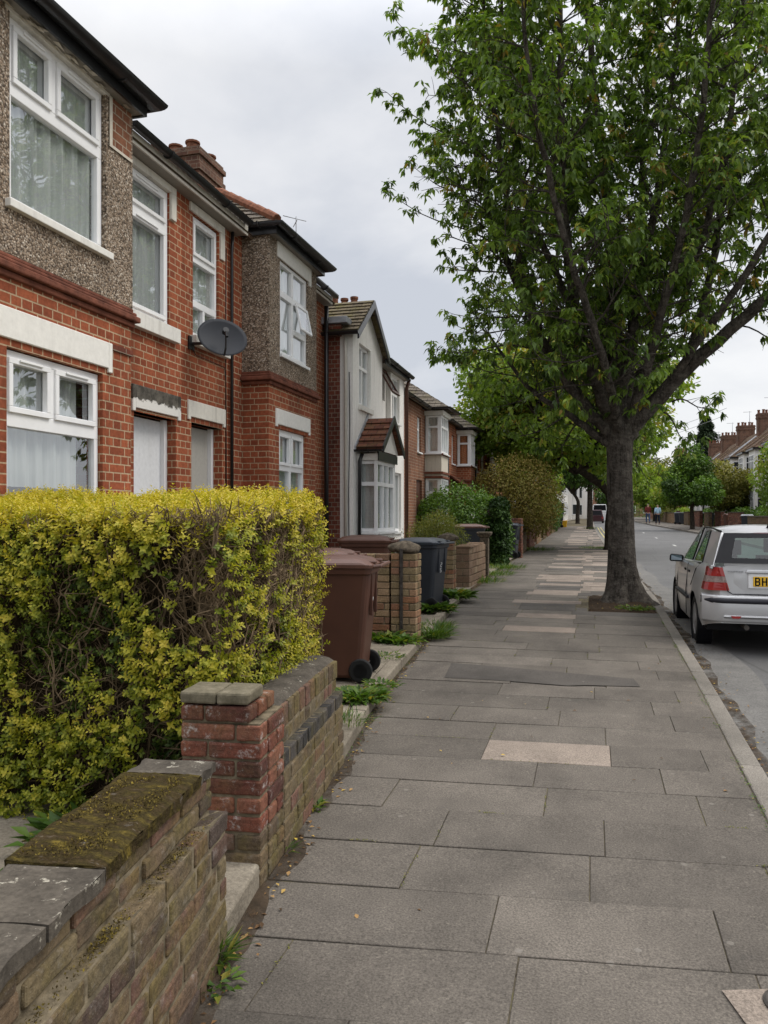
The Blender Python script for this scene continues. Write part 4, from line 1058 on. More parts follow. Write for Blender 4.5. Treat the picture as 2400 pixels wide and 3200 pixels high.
def shell(root, y0, y1, xf, ze, xback=-12, holes=(), mat='brick', ridge=7.9, xr_=-8.2, roofmat='tiles', over=.17, side0=True, side1=True, z0=-.1):
    """front wall with holes, side and back walls, pitched roof"""
    mb = MB(); panel(mb, (xf, y0, 0), UY, NX, y1-y0, z0, ze, [(a-y0, b-y0, c, d) for a, b, c, d in holes], .12)
    for y, n in ((y0, NY), (y1, UY)):
        p = [(xback, y, z0), (xf, y, z0), (xf, y, ze), (xr_, y, ridge), (xback, y, ze)]
        mb.poly(p if n == NY else p[::-1])
    mb.poly([(xback, y0, z0), (xback, y0, ze), (xback, y1, ze), (xback, y1, z0)])
    mb.build('wall', M[mat], root)
    mb = MB(); mb.poly([(xf-.75, y0+.05, z0), (xf-.75, y1-.05, z0), (xf-.75, y1-.05, ze-.05), (xf-.75, y0+.05, ze-.05)])
    mb.poly([(xf-.75, y0+.05, 2.95), (xf-.02, y0+.05, 2.95), (xf-.02, y1-.05, 2.95), (xf-.75, y1-.05, 2.95)]); mb.build('room_back', M['room'], root)
    e = xf+over; s = (ridge-ze)/(xf-xr_)
    zE = ze-s*over+.06
    slope_tiles('roof', root, (e, y0, zE), (e, y1, zE), (xr_, y1, ridge+.06), (xr_, y0, ridge+.06), 24, roofmat)
    slope_tiles('roof', root, (xback-.2, y1, ze), (xback-.2, y0, ze), (xr_, y0, ridge+.06), (xr_, y1, ridge+.06), 12, roofmat)
    mb = MB()
    k = int((y1-y0)/.33)
    for i in range(k): mb.tube([(xr_, lerp(y0, y1, i/k), ridge+.07), (xr_, lerp(y0, y1, (i+1)/k)+.01, ridge+.075)], [.085, .092], 8)
    mb.build('ridge_tiles', M['terracotta'], root)

def lintel(root, y0, y1, z0, z1, x, mat, notch=True, name='lintel', proud=.022):
    mb = MB()
    if notch:
        w = .055; zz = z0+.035
        mb.box(x-.1, y0, z0, x+proud, y0+w, z1); mb.box(x-.1, y1-w, z0, x+proud, y1, z1); mb.box(x-.1, y0+w, zz, x+proud, y1-w, z1)
    else: mb.box(x-.1, y0, z0, x+proud, y1, z1)
    return mb.build(name, M[mat], root, bevel=.006, seg=1)
def porch(root, y0, y1, z1, x, depth, matback, door_mat, near_face=True):
    """a shallow open porch: brick cheeks, painted lining, front door at the back"""
    mb = MB(); zb = .12
    mb.poly([(x-.12, y1, zb), (x-.12, y1, z1), (x-depth, y1, z1), (x-depth, y1, zb)])
    mb.poly([(x-.12, y0, zb), (x-depth, y0, zb), (x-depth, y0, z1), (x-.12, y0, z1)]); mb.poly([(x, y0, z1), (x, y1, z1), (x-depth, y1, z1), (x-depth, y0, z1)]); mb.poly([(x, y0, zb), (x-depth, y0, zb), (x-depth, y1, zb), (x, y1, zb)])
    mb.build('porch_lining', M[matback], root)
    mb = MB(); mb.box(x-depth-.02, y0+.02, zb, x-depth, y1-.02, z1-.02); 
    d = mb.build('door', M[door_mat], root)
    mb = MB()
    for a, b in ((y0, y0+.06), (y1-.06, y1)): mb.box(x-depth, a+.001, zb+.001, x-depth+.05, b-.001, z1-.001)
    mb.build('door_frame', M['upvc'], d)
    mb = MB(); mb.tube([(x-depth+.02, y0+.12, 1.25), (x-depth+.05, y0+.12, 1.25), (x-depth+.05, y0+.12, 1.12)], .012, 6); mb.build('door_handle', M['iron'], d)

def house_one():
    A = At('terraced_house', 'red brick terraced house at the left edge, pebbledash bay over the hedge', 'house', (XM, 5.5, 0)); r = A.o
    y0, y1, yb0, yb1 = 3.2, 7.74, 4.28, 6.17
    w2 = (6.62, 7.47, 3.60, 5.07); d1 = (6.80, 7.61, .1, 2.60)
    shell(r, y0, y1, XM, 5.24, holes=[w2, d1, (yb0+.1, yb1-.1, .3, 5.1)], side1=False)
    pebble_bay(r, yb0, yb1, (4.645, 5.785, 3.79, 5.20), (4.63, 5.755, 0, 2.77), None, None)
    bay_roof(r, yb0, yb1)
    # upper bay window
    z0, z1 = 3.83, 5.19
    window(r, (XB, 0, 0), UY, NX, 4.65, 5.78, z0, z1, [(4.71, 5.72, z0+.05, 4.62), (4.715, 5.125, 4.72, z1-.055), (5.195, 5.715, 4.72, z1-.055)], sash=(1, 2), vents=True, recess=.03, sill=False)
    mb = MB(); mb.box(XB-.1, 4.60, 3.765, XB+.06, 5.83, 3.825); mb.build('sill', M['sill'], r, bevel=.006)
    mb = MB(); mb.box(XB-.05, 4.60, 5.19, XB+.02, 5.83, 5.235); mb.build('window_head', M['sill'], r)
    # strip of bare brick in a plaster edge beside the window head
    mb = MB(); mb.box(XB+.013, 5.86, 4.78, XB+.02, 6.15, 5.2); mb.build('exposed_brick', M['brick_brown'], r)
    mb = MB(); mb.box(XB+.0205, 5.82, 4.76, XB+.026, 5.86, 5.2); mb.box(XB+.0205, 5.86, 4.76, XB+.026, 6.16, 4.785); mb.build('plaster_edge', M['cream'], r)
    # torn soffit boards
    for i in range(26):
        mb = MB(); y = random.uniform(4.3, 6.05); x = random.uniform(XB+.015, XB+.07); s = random.uniform(.03, .09)
        mb.poly([(x, y, 5.2145), (x+s*.6, y+random.uniform(-.02, .02), 5.213-random.uniform(0, .03)), (x+s*.5, y+s, 5.212-random.uniform(0, .035)), (x-.01, y+s*.9, 5.2145)]); mb.build('paint_flake', M['cream'], r)
    # ground floor bay window
    window(r, (XB, 0, 0), UY, NX, 4.635, 5.75, 1.2, 2.76, [(4.69, 5.70, 1.26, 2.20), (4.69, 5.13, 2.31, 2.70), (5.195, 5.695, 2.31, 2.70)], sash=(1, 2), vents=True, curtain=[(4.70, 5.60)], cdepth=.11)
    lintel(r, 4.2, 5.87, 2.79, 3.05, XB, 'lintel')
    mb = MB(); mb.box(XB-.004, 5.86, 3.0, XB+.018, yb1+.012, 3.05) ; mb.build('brick_band', M['brick_dark'], r)
    # window over the porch
    window(r, (XM, 0, 0), UY, NX, 6.62, 7.465, 3.60, 5.06, [(6.68, 7.40, 3.66, 4.60), (6.68, 7.40, 4.71, 5.0)], sash=(0, 1), vents=True, recess=.02, sill=False)
    mb = MB(); mb.box(XM-.1, 6.5, 3.44, XM+.07, 7.60, 3.595); mb.build('sill', M['sill'], r, bevel=.006)
    mb = MB(); mb.box(XM-.1, 6.5, 5.065, XM+.03, 7.58, 5.145); mb.box(XM-.04, 7.475, 4.78, XM+.03, 7.58, 5.063); mb.build('lintel', M['lintel_worn'], r, bevel=.006)
    # porch
    porch(r, 6.80, 7.61, 2.60, XM, .16, 'brick', 'door_white')
    m = NT('half_black_lintel'); o = m.coord(); sx = m.node('ShaderNodeSeparateXYZ'); m.L.new(o, sx.inputs[0])
    k = m.math('ADD', sx.outputs[2], m.math('MULTIPLY', m.noise(o, 14, 6, .7), .16)); kk = m.ramp(m.math('SUBTRACT', k, 2.0), (.80, 0), (.815, 1))
    c = m.mix(kk, (.66, .64, .60), m.mix(m.ramp(m.noise(o, 9, 5, .7), (.4, 0), (.7, 1)), (.055, .05, .042), (.16, .145, .12))); M['lintel_half'] = m.done(c, .9, .15)
    lintel(r, 6.755, 7.69, 2.60, 2.87, XM, 'lintel_half')
    # main eaves, gutter and fascia
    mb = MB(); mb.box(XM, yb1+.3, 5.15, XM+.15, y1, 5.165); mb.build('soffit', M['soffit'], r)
    mb = MB(); mb.box(XM+.15, yb1+.25, 5.15, XM+.17, y1, 5.275); mb.build('fascia', M['fascia'], r)
    gutter(r, [(XM+.23, yb1+.25, 5.30), (XM+.23, y1, 5.30)])
    A.close(); return r
def house_two():
    A = At('terraced_house', 'red brick terraced house with satellite dish and pebbledash bay, second from the left edge', 'house', (XM, 9.5, 0)); r = A.o
    y0, y1, yb0, yb1 = 7.742, 12.54, 9.28, 11.03
    w3 = (7.985, 8.62, 3.62, 5.04); d2 = (7.95, 8.71, .1, 2.62)
    shell(r, y0, y1, XM, 5.24, holes=[w3, d2, (yb0+.1, yb1-.1, .3, 5.1)])
    pebble_bay(r, yb0, yb1, (9.62, 10.67, 3.72, 5.0), (9.62, 10.64, 0, 2.72), None, None)
    bay_roof(r, yb0, yb1, apex=Vector((-5.2, 10.15, 6.2)))
    z0, z1 = 3.73, 5.0; m = 10.12
    window(r, (XB, 0, 0), UY, NX, 9.63, 10.66, z0, z1, [(9.69, m-.035, z0+.055, 4.52), (9.69, m-.035, 4.61, z1-.05), (m+.035, 10.60, 4.61, z1-.05), (m+.035, 10.60, 4.18, 4.52), (m+.035, 10.60, z0+.055, 4.10)], sash=(), recess=.01)
    # the small casement standing ajar
    a = R(12); d = Vector((math.sin(a), 0, -math.cos(a))); t = Vector((0, 1, 0)); o = Vector((XB+.01, m+.04, 4.54))
    mb = MB()
    for q, l, w_ in ((o, d*.38, t*.035), (o+t*.42, d*.38, t*.035)): mb.obox(q, l, w_, Vector((.02, 0, .012)))
    mb.obox(o+t*.036, t*.383, d*.035, Vector((.02, 0, .012))); mb.obox(o+d*.345+t*.036, t*.383, d*.035, Vector((.02, 0, .012)))
    w = mb.build('open_casement', M['upvc'], r); e = Vector((.01, 0, .006)); mb = MB(); mb.poly([o+e+t*.036+d*.036, o+e+t*.036+d*.344, o+e+t*.419+d*.344, o+e+t*.419+d*.036]); mb.build('pane', M['glass'], w)
    mb = MB(); mb.box(XB-.06, 9.515, 5.005, XB+.03, 10.78, 5.21); mb.box(XB-.06, 10.70, 4.95, XB+.03, 10.78, 5.003); mb.build('window_head', M['lintel'], r)
    window(r, (XB, 0, 0), UY, NX, 9.625, 10.635, 1.2, 2.72, [(9.68, m-.03, 1.26, 2.16), (9.68, m-.03, 2.24, 2.66), (m+.03, 10.58, 2.24, 2.66), (m+.03, 10.58, 1.26, 2.16)], sash=(1, 2))
    lintel(r, 9.49, 10.765, 2.735, 2.98, XB, 'lintel')
    window(r, (XM, 0, 0), UY, NX, 7.985, 8.615, 3.63, 5.03, [(8.03, 8.57, 4.58, 4.98), (8.03, 8.57, 4.06, 4.50), (8.03, 8.275, 3.68, 3.98), (8.325, 8.57, 3.68, 3.98)], sash=(0,), recess=.03, sill=False)
    mb = MB(); mb.box(XM-.1, 7.93, 3.51, XM+.075, 8.80, 3.62); mb.build('sill', M['sill'], r, bevel=.006)
    mb = MB(); mb.box(XM-.1, 7.90, 5.045, XM+.025, 8.75, 5.145); mb.box(XM-.04, 8.64, 4.72, XM+.025, 8.75, 5.043); mb.build('lintel', M['lintel_worn'], r, bevel=.006)
    porch(r, 7.95, 8.71, 2.62, XM, .17, 'brick', 'door_shaded'); lintel(r, 7.855, 8.775, 2.645, 2.87, XM, 'lintel_worn')
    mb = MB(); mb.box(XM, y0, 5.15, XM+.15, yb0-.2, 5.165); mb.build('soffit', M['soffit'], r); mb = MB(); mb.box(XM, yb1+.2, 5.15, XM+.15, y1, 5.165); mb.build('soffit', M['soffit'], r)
    mb = MB(); mb.box(XM+.15, y0, 5.15, XM+.17, yb0-.18, 5.275); mb.build('fascia', M['fascia'], r); mb = MB(); mb.box(XM+.15, yb1+.22, 5.15, XM+.17, y1-.1, 5.275); mb.build('fascia', M['fascia'], r)
    gutter(r, [(XM+.23, y0, 5.30), (XM+.23, yb0-.26, 5.30)]); gutter(r, [(XM+.23, yb1+.26, 5.30), (XM+.23, y1-.1, 5.30)])
    tube_obj('downpipe', [(XM+.04, 8.93, 5.2), (XM+.04, 8.90, 4.9), (XM+.04, 8.90, .2)], .022, 'black', r)
    tube_obj('cable', [(XM+.012, 8.80, 4.9), (XM+.012, 8.79, 3.5), (XM+.012, 8.82, .4)], .006, 'black', r, 5)
    tube_obj('downpipe', [(XM+.09, 12.35, 5.1), (XM+.09, 12.35, .2)], .04, 'black', r)
    c = chimney(r, -7.72, -6.58, 12.0, 12.85, 6.3, 7.95, [(-7.5, 12.18, .19), (-7.12, 12.18, .15), (-6.78, 12.16, .17), (-7.4, 12.66, .17), (-6.74, 12.68, .15)], 'chim', potr=.13, potm='pot')
    A.close(); return r
house_one(); house_two()

def dish():
    r = thing('satellite_dish', 'dark grey oval satellite dish beside the sash window', 'satellite dish', (XM, 8.03, 3.57))
    n = Vector((.62, -.66, .30)).normalized(); a = n.cross(UP).normalized(); b = a.cross(n)
    c = Vector((.34, 0, 0))
    mb = MB(); P = []
    for side in (0, 1):
        for i in (range(8) if side == 0 else range(7, -1, -1)):
            rr = i/7; P.append([c+a*math.cos(t)*.29*rr+b*math.sin(t)*.235*rr+n*(.055*rr*rr-(.0 if side == 0 else .008)) for t in [2*math.pi*k/36 for k in range(36)]])
    mb.grid(P, closed=True); mb.build('reflector', M['dish'], r, smooth=True)
    mb = MB(); mb.tube([(.0, -.1, -.05), (.12, -.08, -.05), (.28, .02, 0), c-n*.02], .018, 6); mb.box(-.01, -.16, -.12, .02, -.04, .03); mb.build('bracket', M['black'], r)
    f = c+n*.20+b*.01
    mb = MB(); mb.tube([c-b*.23+n*.04, c-b*.18+n*.12, f-b*.02], .012, 6); ar = mb.build('feed_arm', M['black'], r)
    mb = MB(); mb.tube([f, f-n*.07], [.035, .03], 10); mb.tube([f-b*.03, f-b*.09], .02, 8); mb.build('receiver', M['black'], ar)
    tube_obj('cable', [(.02, -.1, -.1), (.012, .0, -.16), (.012, .72, -.17), (.012, .76, -.3), (.012, .77, -2.6)], .005, 'black', r, 5)
dish()
def white_house():
    A = At('terraced_house', 'white rendered house with a small gable and a tiled porch bay', 'house', (-4, 14.3, .1)); r = A.o
    y0, y1, xg, xm, xb2 = 12.545, 16.46, -3.95, -4.10, -4.0
    yg1 = 14.45; yb = 15.3
    mb = MB()
    # gable front with its pointed top
    panel(mb, (xg, y0, 0), UY, NX, yg1-y0, -.1, 4.65, [(12.915-y0, 13.645-y0, 3.5, 4.585), (12.95-y0, 13.95-y0, 1.2, 2.5)], .12)
    mb.poly([(xg, y0, 4.65), (xg, yg1, 4.65), (xg, 13.42, 5.36)])
    mb.poly([(xg, yg1, -.1), (xm, yg1, -.1), (xm, yg1, 4.65), (xg, yg1, 4.65)])
    panel(mb, (xm, yg1, 0), UY, NX, yb-yg1, -.1, 4.62, [(14.57-yg1, 15.2-yg1, 3.88, 4.50)], .12)
    panel(mb, (xb2, yb, 0), UY, NX, y1-yb, -.1, 4.62, [(15.42-yb, 16.05-yb, 3.5, 4.46), (15.45-yb, 16.2-yb, 1.2, 2.45)], .12)
    mb.poly([(xb2, yb, -.1), (xb2, yb, 4.62), (xm, yb, 4.62), (xm, yb, -.1)])
    # flank towards the viewer: painted strip outside, bare brick where it meets the neighbour
    mb.poly([(xg, y0, -.1), (xg, y0, 4.65), (-4.18, y0, 4.65), (-4.18, y0, -.1)])
    mb.poly([(xg, y1, -.1), (-12, y1, -.1), (-12, y1, 4.62), (xg, y1, 4.62)][::-1] if False else [(xb2, y1, -.1), (-12, y1, -.1), (-12, y1, 4.62), (xb2, y1, 4.62)])
    mb.poly([(-12, y0, -.1), (-12, y0, 4.6), (-12, y1, 4.6), (-12, y1, -.1)])
    mb.build('wall', M['render'], r)
    mb = MB(); mb.poly([(-4.18, y0, -.1), (-4.18, y0, 4.9), (-12, y0, 4.9), (-12, y0, -.1)]); mb.build('brick_flank', M['brick_dark'], r)
    mb = MB(); mb.poly([(xg-.8, y0+.05, 0), (xg-.8, y1-.05, 0), (xg-.8, y1-.05, 4.5), (xg-.8, y0+.05, 4.5)]); mb.poly([(xg-.8, y0+.05, 2.9), (xg-.15, y0+.05, 2.9), (xg-.15, y1-.05, 2.9), (xg-.8, y1-.05, 2.9)]); mb.build('room_back', M['room'], r)
    # corbelled brick shoulder with the neighbour's gutter end
    mb = MB(); mb.box(-4.42, y0-.09, 4.62, -4.15, y0-.002, 4.72); mb.box(-4.42, y0-.14, 4.722, -4.12, y0-.002, 4.80); mb.build('brick_corbel', M['brick_dark'], r)
    mb = MB(); mb.box(-4.5, y0-.2, 4.81, -4.0, y0+.1, 4.92); mb.build('box_gutter', M['lead'], r, bevel=.01)
    # gable roof over the front
    zr = 5.45; ye0, ye1, ym, ze = 12.42, 14.52, 13.42, 4.68; xo = -3.82
    slope_tiles('roof', r, (-6.8, ye0, ze), (xo, ye0, ze), (xo, ym, zr), (-6.8, ym, zr), 9, 'tiles_moss', .03)
    slope_tiles('roof', r, (xo, ye1, ze-.05), (-6.8, ye1, ze-.05), (-6.8, ym, zr), (xo, ym, zr), 9, 'tiles_moss', .03)
    mb = MB()
    for a, b in (((xo+.02, ye0, ze-.05), (xo+.02, ym, zr-.05)), ((xo+.02, ye1, ze-.10), (xo+.02, ym, zr-.05))):
        a, b = Vector(a), Vector(b); mb.obox(a-UP*.09, b-a, Vector((-.03, 0, 0)), UP*.14)
    mb.build('bargeboard', M['black'], r)
    gutter(r, [(-4.5, ye0-.05, ze-.02), (xo+.03, ye0-.05, ze-.02)])
    # main roof behind and over the right half
    slope_tiles('roof', r, (xm+.18, ye1-.05, 4.60), (xm+.18, y1+.05, 4.60), (-8.2, y1+.05, 7.1), (-8.2, ye1-.05, 7.1), 20, 'tiles')
    slope_tiles('roof', r, (-4.6, y0+.02, 4.95), (-4.6, ye1, 4.95), (-8.2, ye1, 7.1), (-8.2, y0+.02, 7.1), 16, 'tiles')
    mb = MB(); mb.box(xm, ye1-.04, 4.50, xm+.2, y1+.05, 4.515); mb.build('soffit', M['soffit'], r)
    mb = MB(); mb.box(xm+.2, ye1-.04, 4.50, xm+.22, y1+.06, 4.60); mb.build('fascia', M['black'], r)
    gutter(r, [(xm+.27, ye1-.02, 4.62), (xm+.27, y1+.1, 4.60)])
    window(r, (xg, 0, 0), UY, NX, 12.92, 13.64, 3.5, 4.58, [(12.965, 13.255, 4.22, 4.53), (13.305, 13.595, 4.22, 4.53), (12.965, 13.255, 3.55, 4.16), (13.305, 13.595, 3.55, 4.16)], recess=.06, sill=False)
    mb = MB(); mb.box(xg-.1, 12.88, 3.40, xg+.05, 13.70, 3.495); mb.build('sill', M['sill'], r, bevel=.006)
    window(r, (xb2, 0, 0), UY, NX, 15.42, 16.05, 3.5, 4.46, [(15.46, 15.71, 4.12, 4.41), (15.76, 16.01, 4.12, 4.41), (15.46, 15.71, 3.55, 4.07), (15.76, 16.01, 3.55, 4.07)], recess=.05)
    window(r, (xb2, 0, 0), UY, NX, 15.45, 16.2, 1.2, 2.45, [(15.5, 15.8, 1.26, 2.4), (15.85, 16.15, 1.26, 2.4)], recess=.05)
    # top-hung window pushed wide open
    mb = MB(); o = Vector((xm+.01, 14.58, 4.48)); d = Vector((.30, 0, -.52)); t = Vector((0, .58, 0))
    mb.obox(o, d, t*.08, Vector((.03, 0, .02))); mb.obox(o+t*.92, d, t*.08, Vector((.03, 0, .02))); mb.obox(o+t*.081, d*.09, t*.838, Vector((.03, 0, .02))); mb.obox(o+d*.9+t*.081, d*.1, t*.838, Vector((.03, 0, .02)))
    w = mb.build('open_window', M['bin_brown'], r); mb = MB(); mb.poly([o+t*.08+d*.09+Vector((.015, 0, .01)), o+t*.92+d*.09+Vector((.015, 0, .01)), o+t*.92+d*.9+Vector((.015, 0, .01)), o+t*.08+d*.9+Vector((.015, 0, .01))]); mb.build('pane', M['glass'], w)
    # pipes
    tube_obj('downpipe', [(-4.06, y0-.06, 4.6), (-4.06, y0-.06, 4.2), (-4.06, y0-.05, .2)], .028, 'fascia', r)
    tube_obj('cable', [(-4.01, y0-.012, 4.0), (-4.0, y0-.012, 3.1), (-4.02, y0-.012, 2.0), (-4.01, y0-.012, .4)], .008, 'black', r, 5)
    tube_obj('downpipe', [(xb2+.12, y1+.02, 4.55), (xb2+.05, y1+.04, 4.35), (xb2+.05, y1+.04, .3)], .04, 'bin_brown', r)
    tube_obj('downpipe', [(-3.84, 12.74, 2.62), (-3.88, 12.73, 2.5), (-3.9, 12.73, .3)], .033, 'black', r)
    # porch bay
    xp = -3.58; p0, p1 = 12.80, 14.06; zs, zh = 1.26, 2.50
    mb = MB(); mb.box(xg+.001, p0+.01, .0, xp-.02, p1-.01, 1.2); mb.build('bay_base', M['render'], r)
    window(r, (xp, 0, 0), UY, NX, p0+.04, p1-.04, zs, zh, [(12.90, 13.24, zs+.06, 2.06), (13.29, 13.57, zs+.06, 2.06), (13.62, 13.96, zs+.06, 2.06), (12.90, 13.24, 2.13, zh-.06), (13.29, 13.57, 2.13, zh-.06), (13.62, 13.96, 2.13, zh-.06)], recess=.02)
    window(r, (xg, p0, 0), UXn, NY, .02, .33, zs, zh, [(.06, .30, zs+.06, 2.06), (.06, .30, 2.13, zh-.06)], recess=.02)
    window(r, (xg, p1, 0), UXn, UY, .02, .33, zs, zh, [(.06, .30, zs+.06, 2.06), (.06, .30, 2.13, zh-.06)], recess=.02)
    mb = MB(); mb.box(xp-.06, p0, zs-.06, xp-.01, p0+.045, zh+.02); mb.box(xp-.06, p1-.045, zs-.06, xp-.01, p1, zh+.02); mb.build('corner_post', M['upvc'], r)
    mb = MB(); mb.box(xg, p0-.02, zh+.005, xp+.01, p1+.02, 2.62); mb.build('bay_fascia', M['lintel'], r)
    mb = MB(); mb.box(xp+.011, p0-.03, zh, xp+.03, p1+.03, 2.66); mb.build('front_board', M['black'], r)
    ze, zr, ym = 2.70, 3.30, 13.43
    slope_tiles('porch_roof', r, (xg, p0-.13, ze), (xp+.12, p0-.13, ze), (xp+.12, ym, zr), (xg, ym, zr), 5, 'tiles_red', .035)
    slope_tiles('porch_roof', r, (xp+.12, p1+.13, ze), (xg, p1+.13, ze), (xg, ym, zr), (xp+.12, ym, zr), 5, 'tiles_red', .035)
    mb = MB(); mb.poly([(xp+.04, p0-.04, 2.67), (xp+.04, p1+.04, 2.67), (xp+.04, ym, zr-.04)]); mb.build('porch_gable', M['lintel'], r)
    mb = MB()
    for y in (p0-.14, p1+.14): mb.obox((xp+.15, y, ze-.08), (0, ym-y, zr-ze), (-.025, 0, 0), (0, 0, .12))
    mb.build('porch_bargeboard', M['black'], r)
    mb = MB(); mb.obox((xg+.004, p0-.16, ze-.02), (0, ym-p0+.16, zr-ze+.05), (.02, 0, 0), (0, 0, .07)); mb.build('flashing', M['lead'], r)
    gutter(r, [(xg, p0-.17, ze-.02), (xp+.13, p0-.17, ze-.02)], r=.04)
    c = chimney(r, -7.3, -6.5, 16.2, 16.8, 5.8, 7.72, [(-7.0, 16.5, .2), (-6.68, 16.5, .26)], 'chim', potm='pot')
    tube_obj('aerial', [(-6.6, 16.6, 7.7), (-6.6, 16.6, 8.45)], .012, 'lead', c, 5); tube_obj('aerial', [(-6.8, 16.3, 8.38), (-6.45, 16.85, 8.42)], .01, 'lead', c, 5); tube_obj('aerial', [(-6.75, 16.8, 8.30), (-6.5, 16.4, 8.28)], .01, 'lead', c, 5)
    chimney(r, -6.3, -5.4, 17.6, 18.3, 5.5, 6.62, [(-6.1, 17.9, .34), (-5.85, 17.9, .24), (-5.6, 17.9, .26)], 'chim', potm='pot')
    A.close()
white_house()

def bay_house(label, y0, y1, xf, ze, bay, brick='brick_brown', panelmat='cream', ridge=6.9, porch_roof=False, curtain='net', group=None, hip=False, upper=(3.28, 4.32), side=True, zg=0, chim=None):
    A = At('terraced_house', label, 'house', (xf, (y0+y1)/2, gz(y0)), group); r = A.o
    b0, b1, xb = bay
    wy0, wy1 = b1+.45, y1-.35
    holes = [(b0+.06, b1-.06, .5+zg, ze-.2)]
    if wy1-wy0 > .5: holes += [(wy0, wy0+.75, 3.25+zg, 4.25+zg)]
    ny0 = b0-.95
    if ny0 > y0+.2: holes += [(ny0, ny0+.5, 3.25+zg, 4.2+zg), (ny0-.1, ny0+.6, .2+zg, 2.5+zg)]
    shell(r, y0, y1, xf, ze, -10.5 if xf < 0 else xf+8, holes, brick, ridge, xf-3.6, 'tiles_grey')
    for i, h in enumerate(holes[1:]):
        a, b, c, d = h
        if d < 3+zg: 
            mb = MB(); mb.box(xf-.10, a, c, xf-.05, b, d); dd = mb.build('door', M['bin_brown'], r); continue
        m = (a+b)/2; window(r, (xf, 0, 0), UY, NX, a, b, c, d, [(a+.05, b-.05, c+.05, c+.62*(d-c)), (a+.05, b-.05, c+.68*(d-c), d-.05)], recess=.06, cm=curtain)
    lo, hi = upper[0]+zg, upper[1]+zg
    # bay: brick or render panels between two rows of windows
    for z0, z1 in ((gz(y0)-.2, 1.25+zg), (2.64+zg, lo-.06), ):
        mb = MB(); mb.box(xf+.002, b0+.02, z0, xb-.02, b1-.02, z1); mb.build('bay_panel', M[panelmat], r)
    mb = MB(); mb.box(xf, b0-.02, 2.58+zg, xb+.02, b1+.02, 2.638+zg); mb.box(xf, b0-.02, lo-.058, xb+.03, b1+.02, lo-.01); mb.box(xf, b0-.03, 2.70+zg, xb+.03, b1+.03, 2.76+zg); mb.build('bay_string_course', M['corbel'], r)
    for (za, zb) in ((1.27+zg, 2.57+zg), (lo, hi)):
        zt = za+.7*(zb-za)
        n = 3; W = b1-b0; pw = (W-.10)/n
        ps = [(b0+.05+i*pw+.02, b0+.05+(i+1)*pw-.02, z0, z1) for i in range(n) for z0, z1 in ((za+.05, zt-.03), (zt+.03, zb-.05))]
        window(r, (xb, 0, 0), UY, NX, b0+.02, b1-.02, za, zb, ps, recess=.015, cm=curtain)
        D = xb-xf
        window(r, (xf, b0, 0), UXn, NY, .02, D-.03, za, zb, [(.10, D-.13, za+.05, zt-.03), (.10, D-.13, zt+.03, zb-.05)], recess=.015, cm=curtain)
        window(r, (xf, b1, 0), UXn, UY, .02, D-.03, za, zb, [(.10, D-.13, za+.05, zt-.03), (.10, D-.13, zt+.03, zb-.05)], recess=.015, cm=curtain, curtain=None)
    mb = MB(); mb.box(xf, b0-.05, hi+.01, xb+.05, b1+.05, hi+.13); mb.build('bay_head', M['lintel'], r)
    zt = hi+.2; xe = xb+.2; ym = (b0+b1)/2; top = Vector((xf-.6, ym, zt+.85))
    Aa, Bb = Vector((xe, b0-.2, zt)), Vector((xe, b1+.2, zt)); al, br = Vector((xf-.05, b0-.2, zt)), Vector((xf-.05, b1+.2, zt)); back = Vector((xf-1.6, ym, zt+.95))
    slope_tiles('bay_roof', r, Aa, Bb, top, top, 8, 'tiles_grey'); slope_tiles('bay_roof', r, al, Aa, top, back, 8, 'tiles_grey'); slope_tiles('bay_roof', r, Bb, br, back, top, 8, 'tiles_grey')
    gutter(r, [(xf, b0-.24, zt), (xe+.03, b0-.24, zt), (xe+.03, b1+.24, zt), (xf, b1+.24, zt)])
    gutter(r, [(xf+.22, y0, ze), (xf+.22, b0-.24, ze)]); gutter(r, [(xf+.22, b1+.24, ze), (xf+.22, y1, ze)])
    tube_obj('downpipe', [(xf+.06, y0+.3, ze-.1), (xf+.06, y0+.3, gz(y0)+.1)], .04, 'black', r)
    if porch_roof:
        slope_tiles('porch_roof', r, (xb+.35, b0-1.4, 2.25+zg), (xb+.35, b0-.05, 2.25+zg), (xf+.02, b0-.05, 2.85+zg), (xf+.02, b0-1.4, 2.85+zg), 6, 'tiles_red')
        mb = MB(); mb.box(xb+.28, b0-1.4, 2.12+zg, xb+.33, b0-.05, 2.22+zg); mb.box(xb+.2, b0-1.38, gz(y0), xb+.3, b0-1.28, 2.12+zg); mb.build('porch_frame', M['upvc'], r)
    if chim:
        cx, cy = xf-3.6, y1-.3; chimney(r, cx-.5, cx+.5, cy-.3, cy+.3, ridge-.6, ridge+1.1, [(cx-.3+.2*i, cy, .24) for i in range(4)], 'chim', potm='pot')
    A.close(); return r
bay_house('brown brick house with a cream panelled bay, next to the white house', 16.47, 23.6, -4.5, 4.52, (20.95, 22.0, -4.01), 'brick_brown', 'cream', 6.6)
bay_house('dark red brick house with red tiled porch, behind the clipped green bush', 23.62, 28.6, -4.45, 4.55, (25.9, 26.9, -3.95), 'brick', 'brick', 6.7, True, 'orange_net', upper=(3.25, 4.3))
bay_house('dark red brick house with orange curtains behind the rusty shrub', 28.62, 34.2, -4.3, 4.6, (30.6, 31.7, -3.8), 'brick', 'brick', 6.8, True, 'orange_net', upper=(3.25, 4.3))
far_l = ['brick house far along the left row, half hidden by the second street tree', 'brick house beyond the second street tree, cream bay', 'brick house far left, red bay behind low trees', 'farthest brick house of the left row before the white ones']
